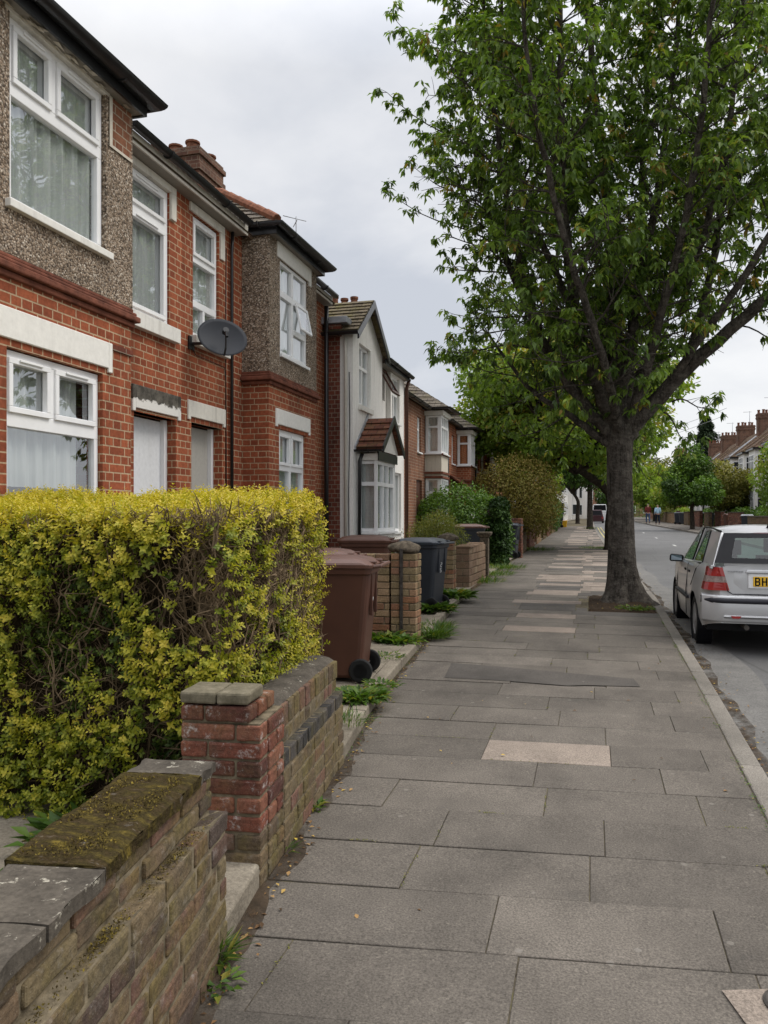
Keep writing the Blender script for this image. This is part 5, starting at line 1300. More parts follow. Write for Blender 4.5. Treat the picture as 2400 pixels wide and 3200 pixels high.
for i, lb in enumerate(far_l):
    y = 34.3+i*11.5; bay_house(lb, y, y+11.4, -4.3-.05*i, 4.9+.15*i, (y+5, y+7.2, -3.75), 'brick_brown' if i % 2 else 'brick', 'cream' if i % 2 else 'brick', 7.0, zg=.25+.1*i, chim=i > 1)
wl = ['white bay-fronted house at the far bend, leftmost of the white row', 'white bay-fronted house at the far bend, second of the white row', 'white bay-fronted house at the far bend, nearest the road']
for i, lb in enumerate(wl):
    y = 92+i*15; x = -3.9+[0, 1.2, 3.2][i]
    A = At('terraced_house', lb, 'house', (x, y, gz(y)), 'white houses at the far bend'); r = A.o
    mb = MB(); panel(mb, (x, y, 0), UY, NX, 14.9, 0, 6.2, []); panel(mb, (x-7, y, 0), UXn, NY, 7, 0, 6.2, []); 
    for k in (1.5, 6.2, 11): mb.box(x, y+k, 0, x+.8, y+k+2.2, 6.4)
    mb.build('wall', M['render'], r)
    slope_tiles('roof', r, (x+.9, y, 6.2), (x+.9, y+14.9, 6.2), (x-4, y+14.9, 8.6), (x-4, y, 8.6), 14, 'tiles')
    for k in (1.5, 6.2, 11):
        for z in (1.6, 4.2):
            window(r, (x+.8, 0, 0), UY, NX, y+k+.2, y+k+2.0, z, z+1.5, [(y+k+.3, y+k+1.05, z+.1, z+1.4), (y+k+1.15, y+k+1.9, z+.1, z+1.4)], recess=-.07, curtain=None, glassm='dark_glass')
            window(r, (x, y+k, 0), UXn, NY, .1, .75, z, z+1.5, [(.16, .69, z+.1, z+1.4)], recess=-.07, curtain=None, glassm='dark_glass')
    for z in (1.5, 4.1):
        for q in (1.0, 2.9, 4.8): window(r, (x-7, y, 0), UXn, NY, q, q+1.5, z, z+1.7, [(q+.1, q+.7, z+.1, z+1.6), (q+.8, q+1.4, z+.1, z+1.6)], recess=-.07, curtain=None, glassm='dark_glass')
    A.close()

# ------------------------------------------------------------------ houses across the road
def right_house(i, y, label):
    xf = 11.0; yl = 9.3; zg = gz(y)-.05
    A = At('terraced_house', label, 'house', (xf, y+yl/2, zg), 'terraced houses across the road'); r = A.o
    xw = xf+.75; ze = 6.0; xr_ = xw+2.5; zr = 8.9
    mb = MB(); U = -UY
    o = (xw, y+yl, 0)
    panel(mb, o, U, -NX, yl, zg, ze, [])
    for yy in (y, y+yl):
        p = [(xw, yy, zg), (xw+7, yy, zg), (xw+7, yy, ze), (xr_, yy, zr), (xw, yy, ze)]; mb.poly(p if yy == y else p[::-1])
    mb.build('wall', M['brick_brown'], r)
    slope_tiles('roof', r, (xw-.2, y+yl, ze), (xw-.2, y, ze), (xr_, y, zr), (xr_, y+yl, zr), 22, 'tiles'); slope_tiles('roof', r, (xw+7, y, ze), (xw+7, y+yl, ze), (xr_, y+yl, zr), (xr_, y, zr), 12, 'tiles')
    for k, yb in enumerate((y+.9, y+yl-3.1)):
        b0, b1 = yb, yb+2.2
        mb = MB(); mb.box(xf, b0, zg, xw-.002, b1, ze+.25); mb.build('bay', M['render'], r)
        zt = ze+.3; top = Vector((xw+1.3, (b0+b1)/2, zt+1.75)); back = Vector((xw+2.2, (b0+b1)/2, zt+1.75))
        a, b = Vector((xf-.2, b1+.2, zt)), Vector((xf-.2, b0-.2, zt)); c, d = Vector((xw+.3, b0-.2, zt)), Vector((xw+.3, b1+.2, zt))
        slope_tiles('bay_roof', r, a, b, top, top, 10, 'tiles'); slope_tiles('bay_roof', r, b, c, back, top, 10, 'tiles'); slope_tiles('bay_roof', r, d, a, top, back, 10, 'tiles')
        mb = MB()
        for P in (a, b): mb.tube([P, top], .06, 6)
        mb.build('hip_tiles', M['lead' if (k and i % 2) else 'tiles'], r)
        mb = MB(); mb.box(xf-.18, b0-.2, zt-.14, xw, b1+.2, zt-.02); mb.build('gutter', M['black'], r)
        for z0, z1 in ((1.2+zg, 2.7+zg), (3.9+zg, 5.3+zg)):
            zt2 = z0+.68*(z1-z0)
            window(r, (xf, b1, 0), -UY, -NX, .25, 1.95, z0, z1, [(.33+.54*q, .81+.54*q, p0, p1) for q in range(3) for p0, p1 in ((z0+.06, zt2-.03), (zt2+.03, z1-.06))], recess=-.06, curtain=None, glassm='dark_glass')
            window(r, (xf, b0, 0), UXn, NY, .1, .7, z0, z1, [(.17, .63, z0+.06, zt2-.03), (.17, .63, zt2+.03, z1-.06)], recess=-.06, curtain=None, glassm='dark_glass')
    for yy in (y+3.7, y+yl-4.6):
        window(r, (xw, yy+.9, 0), -UY, -NX, 0, .9, 3.9+zg, 5.2+zg, [(.07, .83, 3.98+zg, 4.75+zg), (.07, .83, 4.82+zg, 5.12+zg)], recess=-.05, curtain=None, glassm='dark_glass')
    cy = y+yl; c = chimney(r, xr_-.75, xr_+.75, cy-.42, cy+.42, zr-.7, zr+1.25, [(xr_-.6+.3*k, cy+.18*(-1)**k, .34) for k in range(5)], 'chim', .12, potm='pot')
    tube_obj('aerial', [(xr_+.3, cy-.3, zr+.8), (xr_+.3, cy-.3, zr+2.6)], .025, 'lead', c, 5)
    tube_obj('aerial', [(xr_-.3, cy-.5, zr+2.5), (xr_+.5, cy-.1, zr+2.55)], .018, 'lead', c, 5)
    A.close()
rl = ['white bay-fronted house across the road, nearest the right edge', 'white bay-fronted house across the road behind the parked car, tall chimney left of it', 'white bay-fronted house across the road behind the pale olive tree', 'white bay-fronted house across the road behind the pointed tree', 'bay-fronted house across the road, farthest along the terrace']
for i, lb in enumerate(rl): right_house(i, 52.4+i*9.32, lb)
def far_row():
    A = At('terraced_house', 'red roofed house closing the view beyond the people', 'house', (9, 112, gz(112))); r = A.o
    mb = MB(); mb.box(8.5, 104, 0, 16, 126, 6.4); mb.build('wall', M['brick_brown'], r)
    slope_tiles('roof', r, (8.2, 126, 6.4), (8.2, 104, 6.4), (12, 104, 9.3), (12, 126, 9.3), 16, 'tiles_red')
    chimney(r, 11.2, 12.6, 113, 114, 8.8, 10.8, [(11.5, 113.5, .3), (12.2, 113.5, .3)])
    A.close()
    A = At('terraced_house', 'brown brick houses right across the end of the street', 'house', (8, 176, gz(176))); r = A.o
    mb = MB(); mb.box(-3, 172, .5, 16, 182, 7.2); mb.build('wall', M['brick_brown'], r)
    slope_tiles('roof', r, (-3.3, 171.7, 7.2), (16.3, 171.7, 7.2), (16.3, 177, 10.4), (-3.3, 177, 10.4), 14, 'tiles')
    for q in range(6):
        for z in (2.0, 4.9): window(r, (-3, 172, 0), UXn, NY, 1+q*3.1, 2.7+q*3.1, z, z+1.6, [(1.1+q*3.1, 1.8+q*3.1, z+.1, z+1.5), (1.9+q*3.1, 2.6+q*3.1, z+.1, z+1.5)], recess=-.07, curtain=None, glassm='dark_glass')
    A.close()
far_row()
# overhead telephone wires
def wires():
    for (a, b, sag, lb) in (((12.2, 78, 11.6), (2, 120, 12.4), .5, 'upper telephone wire from the chimneys over the road'), ((12.2, 78, 11.0), (3, 125, 11.6), .4, 'lower telephone wire from the chimneys over the road')):
        a, b = Vector(a), Vector(b); mb = MB(); mb.tube([a.lerp(b, t/12)-UP*sag*4*(t/12)*(1-t/12) for t in range(13)], .02, 4)
        finish(mb.build('overhead_wire', M['lead']), lb, 'wire')
wires()
# ------------------------------------------------------------------ the clipped hedge
def hedge():
    X0, X1, Y0, Y1 = -4.0, -1.62, 3.14, 4.62
    t = thing('hedge', 'tall clipped privet hedge, yellow on top with a bare twiggy patch', 'hedge', (-2.7, 3.9, .1))
    o0 = np.array([-2.7, 3.9, .1])
    def topz(x, y): return 1.53+.12*np.clip((y-Y0)/(Y1-Y0), 0, 1)+.02*np.sin(x*5)+.02*np.sin(y*7+x*3)
    def xr(y, z): return X1 - .045*np.clip(y-Y0, 0, 2) + .02*np.sin(z*6+y*4) + .12*np.clip(z-.75, -.4, .5)*.3
    def bare(y, z, x, face):                     # chance that a spot has lost its leaves
        n = .5+.25*math.sin(y*6.3+z*3.1+1)+.25*math.sin(z*8.7-y*5+2)
        n2 = .5+.25*math.sin(y*17+z*13)+.25*math.sin(z*21-y*15+1)
        if face == 'street':
            d = ((y-3.58)/.62)**2+((z-1.14)/.42)**2
            d2 = ((y-3.45)/.55)**2+((z-1.46)/.12)**2
            return (.9 if n2 > .45 else .5) if d < .42+.35*n else (.7 if d2 < 1 else (.5*n2 if y > 4.1 else .45*n2))
        if face == 'near':
            d = ((x+1.66)/.42)**2+((z-1.22)/.36)**2
            return .9 if d < .42+.6*n2 else (.6 if n2 > .8 else .08*n2)
        return .2*n2
    pos, ax, nr, rv, ln = [], [], [], [], []
    def leaf(p, d, n, yellow, l):
        pos.append(np.array(p)-o0); ax.append(d); nr.append(n); rv.append(min(1, max(0, yellow))); ln.append(l)
    def put(p, n, yellow):
        """a short shoot: pairs of leaves that get smaller and paler towards its tip"""
        p = Vector(p); n = Vector(n); d = (n*random.uniform(.2, .9)+Vector((random.gauss(0, .5), random.gauss(0, .5), random.gauss(.45, .35)))).normalized()
        s = d.orthogonal().normalized(); s.rotate(Matrix.Rotation(random.uniform(0, 6.28), 3, d)); k = random.randint(3, 6); st = random.uniform(.011, .018); big = random.uniform(.019, .036); b = yellow+random.gauss(0, .09)
        for i in range(k):
            q = p+d*(st*i); l = big*(1-.09*i)
            for sg in (-1, 1): leaf(q, (d*.55+s*sg+Vector((random.gauss(0, .2), random.gauss(0, .2), random.gauss(0, .2)))), (d+n*.6+Vector((0, 0, .4))+s*random.gauss(0, .3)), b+.035*i+random.gauss(0, .05), l*random.uniform(.85, 1.1))
            s = d.cross(s)
    def depth(): return -abs(random.gauss(0, .045))+random.choice((0, 0, .015, .03))
    def clump(a, b, s=5.0): return .5+.22*math.sin(a*s+b*3.1)+.2*math.sin(b*s*1.3-a*4.2+1.7)+.15*math.sin(a*s*2.9+2*b*s)
    for _ in range(6500):                        # near face, looking at the viewer
        x, z = random.uniform(-3.95, X1), .06+1.6*random.random()
        if z > topz(x, Y0)-.0: continue
        if random.random() < bare(0, z, x, 'near'): continue
        c = clump(x, z, 4.5)
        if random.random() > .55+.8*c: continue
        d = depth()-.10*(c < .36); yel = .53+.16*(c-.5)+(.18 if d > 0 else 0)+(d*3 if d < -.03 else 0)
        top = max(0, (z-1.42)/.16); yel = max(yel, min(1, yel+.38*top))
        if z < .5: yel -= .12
        put((x, Y0-d-.05*math.sin(x*4+z*5)*.3+.18*max(0, z-1.5)**1, z), (0, -1, 0), yel)
    for _ in range(3000):                        # street face
        y, z = random.uniform(Y0, Y1), random.uniform(.62, 1.66)
        if z > topz(X1, y): continue
        if random.random() < bare(y, z, 0, 'street'): continue
        c = clump(y*1.4, z, 5)
        if random.random() > .5+.8*c: continue
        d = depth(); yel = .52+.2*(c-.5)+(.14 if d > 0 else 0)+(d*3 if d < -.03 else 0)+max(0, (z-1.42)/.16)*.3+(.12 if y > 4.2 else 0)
        put((xr(y, z)+d-.35*max(0, z-1.54), y, z), (1, 0, 0), yel)
    for _ in range(1100):                         # far face
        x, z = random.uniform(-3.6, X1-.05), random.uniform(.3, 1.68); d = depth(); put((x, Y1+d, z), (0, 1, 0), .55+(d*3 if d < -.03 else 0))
    for _ in range(5600):                        # fresh yellow growth on the top
        x, y = random.uniform(-4.0, X1-.03), random.uniform(Y0, Y1); e = min(1, (y-Y0)/.14, (X1-x)/.12)
        z = topz(x, y)-.10*(1-e)**2-abs(random.gauss(0, .03))+.015
        put((x, y, z), (0, 0, 1), .84+random.gauss(0, .08)-.1*(random.random() < .15))
        if random.random() < .1: put((x, y, z+.02), (0, 0, 1.5), .92)         # stray shoots
    L = np.array(ln)
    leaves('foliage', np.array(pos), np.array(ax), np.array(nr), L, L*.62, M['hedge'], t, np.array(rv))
    # stems and twigs
    mb = MB(); O = Vector(o0)
    def twig(p, d, l, r, gen):
        pts = [Vector(p)]; d = Vector(d).normalized(); n = 5
        for i in range(n):
            d = (d+Vector((random.gauss(0, .25), random.gauss(0, .25), random.gauss(0, .2)+.04))).normalized(); pts.append(pts[-1]+d*(l/n))
            if pts[-1].x > X1-.015: pts[-1].x = X1-.015-random.random()*.03
            pts[-1].z = min(pts[-1].z, 1.50+.1*random.random()); 
            pts[-1].y = min(pts[-1].y, Y1-.04); 
            if pts[-1].y < Y0+.02: pts[-1].y = Y0+.02+random.random()*.03
        mb.tube([q-O for q in pts], [lerp(r, r*.55, i/n) for i in range(n+1)], 4, rv=random.random(), cap=False)
        if gen > 0:
            for q in pts[2:]:
                for _ in range(2 if gen > 1 else 1):
                    if random.random() < .85: twig(q, d+Vector((random.gauss(.15, .6), random.gauss(0, .7), random.gauss(.2, .55))), l*.55, r*.55, gen-1)
    for _ in range(13): twig((X1-random.uniform(.06, .22), random.uniform(3.3, 3.95), .45+random.random()*.2), (random.gauss(.05, .1), random.gauss(0, .35), 1), random.uniform(.6, 1.0), random.uniform(.007, .013), 3)
    for _ in range(60): twig((X1-random.uniform(.03, .15), random.uniform(3.2, 4.6), random.uniform(.6, 1.45)), (random.gauss(.1, .3), random.gauss(0, .6), random.gauss(.5, .4)), random.uniform(.25, .5), .005, 1)
    for _ in range(60): twig((random.uniform(-2.6, X1), Y0+random.uniform(.03, .13), random.uniform(.25, 1.45)), (random.gauss(0, .5), random.gauss(-.1, .2), random.gauss(.6, .4)), random.uniform(.25, .5), .005, 1)
    mb.build('twigs', M['twig'], t)
    # tangled inner twigs, then the dark core
    n = 9000; pos = []; ax = []
    for _ in range(n):
        f = random.random()
        if f < .5: p = (X1-random.uniform(.07, .2), random.uniform(Y0+.05, Y1-.05), random.uniform(.5, 1.56))
        else: p = (random.uniform(-3.8, X1-.06), Y0+random.uniform(.07, .2), random.uniform(.1, 1.52))
        pos.append(np.array(p)-o0); ax.append(rng.normal(0, 1, 3)+np.array([0, 0, .6]))
    L = rng.uniform(.06, .16, n); leaves('inner_twigs', np.array(pos), np.array(ax), rng.normal(0, 1, (n, 3)), L, L*.055, M['twig'], t)
    mb = MB(); mb.box(-3.8+2.7, Y0+.2-3.9, .0-.1, X1-.24+2.7, Y1-.15-3.9, 1.5-.1); mb.build('shade_core', M['twig_shade'], t)  # solid box, its dark colour stands in for the hedge's inner shade
hedge()

# ------------------------------------------------------------------ wheelie bins
def make_bin(label, body, lid, loc, rz, mark=True, group='wheelie bins on the left side'):
    """hinge, handle and wheels on +X"""
    t = thing('wheelie_bin', label, 'wheelie bin', loc, rz, group)
    mb = MB()
    def ring(z, x0, x1, w, k=.05):
        pts = []
        for cx, cy, a0 in ((x1-k, w-k, 0), (x0+k, w-k, 90), (x0+k, -w+k, 180), (x1-k, -w+k, 270)):
            for q in range(4): a = R(a0+q*30); pts.append((cx+k*math.cos(a), cy+k*math.sin(a), z))
        return pts
    P = [ring(.035, -.26, .20, .21), ring(.06, -.275, .215, .225), ring(.30, -.295, .24, .238), ring(.80, -.325, .285, .262), ring(.90, -.335, .292, .268), ring(.905, -.352, .305, .285), ring(.955, -.355, .31, .288)]
    mb.grid(P, closed=True); mb.poly(P[0][::-1]); mb.poly(P[-1])
    for y in (-.12, .12): mb.box(.27, y-.012, .55, .30, y+.012, .9)
    mb.build('body', M[body], t, bevel=.004, seg=1)
    mb = MB(); P = [ring(.957, -.375, .325, .30, .06), ring(.985, -.38, .33, .303, .06), ring(1.0, -.37, .30, .295, .07), ring(1.03, -.32, .24, .25, .08), ring(1.048, -.22, .14, .17, .08)]
    mb.grid(P, closed=True); mb.poly(P[0][::-1]); mb.poly(P[-1])
    mb.box(.18, -.20, .992, .34, -.13, 1.012); mb.box(.18, .13, .992, .34, .20, 1.012)
    l = mb.build('lid', M[lid], t, bevel=.006, smooth=False)
    mb = MB(); mb.tube([(.30, -.24, .965), (.385, -.24, .975), (.39, -.22, .978), (.39, .22, .978), (.385, .24, .975), (.30, .24, .965)], .016, 8)
    mb.build('handle', M[lid], l)
    for y in (-.255, .215):
        mb = MB(); mb.lathe((.215, y, .10), [(.062, 0), (.092, .0), (.10, .008), (.10, .034), (.092, .042), (.062, .042), (.062, .0)], 24, axis='Y'); w = mb.build('wheel', M['rubber'], t, bevel=.003, seg=1)
        mb = MB(); mb.lathe((.215, y+.008, .10), [(.03, 0), (.03, .03)], 12, axis='Y')
        for k in range(6):
            a = k*math.pi/3; mb.tube([(.215+.02*math.cos(a), y+.02, .10+.02*math.sin(a)), (.215+.064*math.cos(a), y+.02, .10+.064*math.sin(a))], .007, 5)
        mb.lathe((.215, y+.006, .10), [(.058, 0), (.064, 0), (.064, .03), (.058, .03)], 20, axis='Y'); mb.build('hub', M['hub'], w)
    mb = MB(); mb.tube([(.215, -.22, .10), (.215, .22, .10)], .01, 8); mb.build('axle', M['iron'], t)
    if mark:                                       # brushed house number, running down the back
        mb = MB()
        def seg(y0, z0, y1, z1): 
            a, b = Vector((.24+.045*(z0-.3)/.5+.004, y0, z0)), Vector((.24+.045*(z1-.3)/.5+.004, y1, z1)); mb.tube([a, b], .005, 4)
        for zc, ch in ((.66, '2'), (.58, '5')):
            S = {'2': [(-.03, .04, .03, .04), (.03, .04, .03, 0), (.03, 0, -.03, 0), (-.03, 0, -.03, -.04), (-.03, -.04, .03, -.04)], '5': [(.03, .04, -.03, .04), (-.03, .04, -.03, 0), (-.03, 0, .03, 0), (.03, 0, .03, -.04), (.03, -.04, -.03, -.04)]}[ch]
            for a, b, c, d in S: seg(a*.7, zc+b*.7, c*.7, zc+d*.7)
        o = mb.build('painted_number', M['white_mark'], t)
    return t
def bins():
    g = .085
    make_bin('brown wheelie bin with pinkish lid standing at the end of the yellow hedge', 'bin_brown', 'bin_lid', (-2.10, 6.32, gz(6.3)+g), R(7))
    make_bin('brown wheelie bin tucked behind the hedge, only its lid edge showing past it', 'bin_brown', 'bin_lid', (-2.62, 7.35, gz(7.3)+g), R(6), False)
    make_bin('brown wheelie bin behind the stock brick side wall, lid rising over it', 'bin_brown', 'bin_brown', (-2.86, 9.75, gz(9.7)+.13), R(10), False)
    make_bin('charcoal wheelie bin standing between two brick piers with lumpy stones', 'bin_grey', 'bin_grey_lid', (-2.39, 11.05, gz(11)+.05), R(-10))
    make_bin('charcoal wheelie bin behind the flared gate post, lid just showing', 'bin_grey', 'bin_lid', (-2.62, 17.1, gz(17)+.12), R(12), False)
    make_bin('charcoal wheelie bin beyond the clipped bush, beside the pinkish pier', 'bin_grey', 'bin_grey_lid', (-2.38, 23.0, gz(23)+.02), R(-4), False)
    make_bin('dark wheelie bin far along the left pavement beside a yellow recycling box', 'bin_grey', 'bin_grey', (-2.35, 58, gz(58)), R(0), False)
bins()
def yellow_box():
    t = thing('recycling_box', 'small yellow recycling box far along the left pavement', 'box', (-2.0, 59.2, gz(59.2)))
    mb = MB(); mb.hexa([(-.16, -.2, 0), (.16, -.2, 0), (.16, .2, 0), (-.16, .2, 0), (-.2, -.25, .45), (.2, -.25, .45), (.2, .25, .45), (-.2, .25, .45)]); mb.build('body', M['plate'], t, bevel=.03)
    mb = MB(); mb.box(-.22, -.27, .452, .22, .27, .50); mb.build('lid', M['plate'], t, bevel=.02)
yellow_box()

# ------------------------------------------------------------------ weeds along walls and paths
def weeds():
    W = [('weed_tuft', 'leafy weeds growing at the wheel of the nearest brown bin', -1.72, 5.62, .15, 420, .10, .19, False), ('grass_tuft', 'grass blades at the foot of the second wall by the path step', -1.60, 4.95, .14, 130, .12, .16, True),
         ('grass_tuft', 'bright grass tuft at the end of the nearest wall', -1.245, 2.36, .03, 170, .13, .05, True), ('weed_tuft', 'small weed in the dirt beside the stone step', -1.17, 2.25, .03, 30, .06, .06, False),
         ('grass_tuft', 'tall grass tuft under the stock brick pier', -1.80, 8.85, .1, 420, .22, .17, True), ('grass_tuft', 'grass clump along the edging before the grey bin', -1.88, 9.45, .11, 380, .18, .2, True),
         ('weed_tuft', 'low weeds along the foot of the stock brick side wall', -2.3, 8.25, .16, 240, .15, .26, False), ('weed_tuft', 'low weeds around the rusty post', -2.02, 8.15, .16, 220, .14, .2, False),
         ('weed_tuft', 'green weeds under the wheels of the grey bin', -2.15, 10.75, .18, 300, .2, .2, False), ('weed_tuft', 'green weeds by the pier with the farther lumpy stone', -2.2, 12.4, .2, 320, .22, .28, False),
         ('grass_tuft', 'rough grass along the foot of the brown block wall', -2.12, 15.3, .2, 420, .2, .42, True), ('grass_tuft', 'grass strip below the flared gate post', -2.1, 16.9, .22, 420, .22, .45, True), ('grass_tuft', 'grass strip under the clipped bush', -2.1, 18.9, .23, 460, .22, .55, True),
         ('weed_tuft', 'weed sprouting from the path edge beside the hedge wall', -1.66, 6.05, .15, 90, .08, .14, False), ('weed_tuft', 'moss and clover in the path joints behind the bin', -1.95, 7.2, .17, 120, .06, .2, False),
         ('weed_tuft', 'tiny weed at the wall foot before the second wall end', -1.375, 3.72, .04, 26, .07, .03, False), ('weed_tuft', 'small weed at the foot of the red pier wall', -1.33, 3.2, .04, 40, .09, .035, True),
         ('weed_tuft', 'patch of green weeds in the tree pit', .62, 12.1, .14, 330, .07, .28, False), ('grass_tuft', 'grass patch round the second street tree', .25, 29.2, .32, 700, .14, .7, True),
         ('weed_tuft', 'dandelion leaves in the nearest front garden', -2.25, 2.35, .06, 260, .13, .25, False), ('grass_tuft', 'grass behind the nearest wall', -1.85, 1.75, .06, 420, .16, .28, True),
         ('weed_tuft', 'green shoots under the hedge', -2.15, 3.02, .08, 260, .14, .3, False), ('weed_tuft', 'ground ivy at the hedge foot beside the pier', -1.78, 3.0, .3, 160, .14, .12, False),
         ('grass_tuft', 'roadside grass at the far tree trunk', -.1, 55.0, .61, 200, .2, .5, True), ('grass_tuft', 'grass verge along the far brick walls', -2.05, 27.5, .3, 500, .22, .8, True)]
    for n, lb, x, y, z, k, h, s, bl in W: tuft(n, lb, x, y, z, k, h, s, bl, group=None, wid=.07 if bl else .42)
    # joints along kerb
    sp = []
    for _ in range(900):
        y = random.uniform(3.5, 13); 
        if math.sin(y*3.1)+math.sin(y*7.7+1) < .1: continue
        sp.append((xk(y)-random.uniform(-.005, .03), y, gz(y)+.002))
    for _ in range(500):
        y = random.uniform(4.4, 13); sp.append((xl(y)+random.gauss(.01, .02), y, gz(y)+.01))
    o = scatter('joint_moss', M['weed'], sp, (.008, .02), flat=.5)
    scatter('slab_joint_moss', M['olive'], JOINTS, (.005, .013), lift=.001, flat=.6)
weeds()

def cover():
    t = thing('stopcock_cover', 'small round metal cover in a pale mortar patch at the lower right', 'cover', (.60, 2.62, gz(2.6)))
    mb = MB(); mb.lathe((0, 0, .004), [(.085, 0), (.085, .006), (.075, .009), (.066, .006), (.055, .006), (.05, .009), (.0, .009)], 28); mb.build('lid', M['iron'], t, smooth=False)
    mb = MB(); mb.poly([(-.20, .03, .0045), (-.13, -.22, .0045), (.2, -.25, .0045), (.22, .06, .0045), (.02, .10, .0045)]); mb.build('mortar_patch', M['slab_light'], t)
cover()
# ------------------------------------------------------------------ trees
CT, ST = math.cos(math.atan(650/2400)), math.sin(math.atan(650/2400))
def smooth_path(pts, n=10):
    pts = [Vector(p) for p in pts]; out = []
    for i in range(len(pts)-1):
        p0, p1, p2, p3 = pts[max(i-1, 0)], pts[i], pts[i+1], pts[min(i+2, len(pts)-1)]
        for k in range(n):
            t = k/n; out.append(.5*((2*p1)+(p2-p0)*t+(2*p0-5*p1+4*p2-p3)*t*t+(3*p1-p0-3*p2+p3)*t**3))
    out.append(pts[-1]); return out
def street_tree():
    B = Vector((.44, 12.9, gz(12.9)))
    t = thing('street_tree', 'big broad-leaved street tree with a thick trunk at the kerb', 'tree', B)
    random.seed(101); rg = np.random.default_rng(101)
    mb = MB()
    # trunk with root flare
    P = []; prof = [(-.05, .44), (.02, .41), (.08, .345), (.18, .295), (.35, .252), (.6, .224), (1.0, .206), (1.5, .200), (2.0, .197), (2.4, .20), (2.65, .213), (2.85, .20), (3.05, .13)]
    for z, r in prof:
        row = []
        for k in range(28):
            a = 2*math.pi*k/28
            f = max(0, 1-z/.55)
            rr = r*(1+f*(.26*math.cos(3*a+.6)+.18*math.cos(5*a+2)+.10*math.cos(8*a))+.025*math.sin(5*a+z*3)+.015*math.sin(9*a-z*7))
            row.append((rr*math.cos(a)+f*.06+.018*math.sin(z*1.9), rr*math.sin(a), z))
        P.append(row)
    mb.grid(P, closed=True)
    # limbs: (right, depth, height) seen from the pavement
    RT = Vector((CT, ST, 0)); DP = Vector((-ST, CT, 0))
    def W(r, d, z): return RT*r+DP*d+Vector((0, 0, z-B.z))
    limbs = [[(.06, 0, 2.78), (.36, -.2, 3.22), (1.08, -.6, 4.02), (2.2, -1.1, 5.1), (3.3, -1.3, 6.4), (4.1, -1.3, 8.0)],
             [(-.10, 0, 2.8), (-.55, .1, 3.35), (-.98, .2, 4.0), (-1.45, .3, 5.0), (-1.95, .4, 6.3), (-2.4, .5, 8.2), (-2.6, .5, 9.6)],
             [(0, 0, 2.8), (-.04, .05, 3.9), (-.1, .1, 5.2), (-.2, .2, 7.2), (-.45, .3, 9.7), (-.5, .3, 11.4)],
             [(-.06, .05, 2.8), (-.35, -.1, 3.5), (-.75, -.3, 4.5), (-1.1, -.7, 6.7), (-1.2, -1, 9.2), (-1.2, -1.1, 10.9)],
             [(.05, .05, 2.85), (.2, .2, 3.8), (.45, .5, 5.7), (.7, .9, 8.2), (.85, 1.1, 10.8)],
             [(0, .08, 2.8), (-.15, .5, 3.5), (-.3, 1, 4.3), (-.4, 1.9, 6.1), (-.5, 2.4, 8.2), (-.6, 2.6, 9.8)],
             [(.06, -.06, 2.8), (.18, -.4, 3.5), (.3, -.9, 4.4), (.5, -1.6, 6.1), (.6, -2.0, 8.2), (.7, -2.1, 9.6)],
             [(-.12, .0, 2.66), (-.35, .15, 2.86), (-.65, .4, 3.15), (-1.3, 1.0, 3.8), (-2.0, 1.5, 4.9)],
             [(.06, .08, 2.85), (.35, .4, 3.6), (.9, 1, 4.7), (1.7, 1.8, 6.5), (2.3, 2.3, 8.5)],
             [(.9, -.22, 3.78), (1.25, -.1, 4.7), (1.6, .1, 6.1), (1.9, .3, 8.1), (2.05, .3, 10.2)],
             [(.1, .1, 2.85), (.3, .5, 3.1), (.6, 1.2, 3.35), (.85, 1.9, 3.5)],
             [(-.02, -.08, 2.85), (-.3, -.6, 3.3), (-.7, -1.2, 4.1), (-1.3, -1.7, 5.4), (-1.8, -2.0, 7.2), (-2.0, -2.1, 8.8)],
             [(.5, -.12, 3.35), (1.0, -.9, 4.3), (1.7, -1.5, 5.6), (2.4, -1.8, 7.4), (2.8, -1.9, 9.0)],
             [(-1.2, .25, 4.45), (-1.75, -.2, 6.0), (-2.1, -.5, 7.8), (-2.3, -.6, 9.8)], [(-.8, -.3, 4.7), (-1.5, .1, 6.6), (-1.8, .2, 8.6), (-1.9, .2, 10.4)], [(1.0, .2, 4.8), (1.3, -.6, 6.6), (1.55, -.8, 8.6), (1.7, -.8, 10.4)],
             [(-.02, .02, 3.2), (.18, -.1, 4.6), (.5, -.2, 6.5), (.75, -.3, 8.6), (.95, -.3, 10.8)]]
    r0s = [.15, .11, .135, .115, .10, .085, .085, .085, .10, .085, .045, .08, .07, .06, .06, .06, .09]
    nodes = []                                    # (pos, dir) where leaf clusters sit
    def twig(p, d, l, r, gen):
        n = 5; pts = [Vector(p)]; d = Vector(d).normalized()
        for i in range(n):
            d = (d+Vector((random.gauss(0, .13), random.gauss(0, .13), random.gauss(0, .1)+.03))).normalized(); pts.append(pts[-1]+d*(l/n))
        mb.tube(pts, [lerp(r, r*.4, i/n) for i in range(n+1)], 5 if r > .012 else 4, cap=False)
        if gen > 0:
            for i in range(1, n+1):
                for _ in range(2 if i > 1 else 1):
                    side = d.orthogonal(); side.rotate(Matrix.Rotation(random.uniform(0, 6.28), 3, d))
                    twig(pts[i], d*.75+side*random.uniform(.5, 1.0)+Vector((0, 0, .12)), l*random.uniform(.32, .5), r*.45, gen-1)
        else:
            for q in pts[3:]:
                nodes.append((q, d))
        if gen == 0: nodes.append((pts[-1], d))
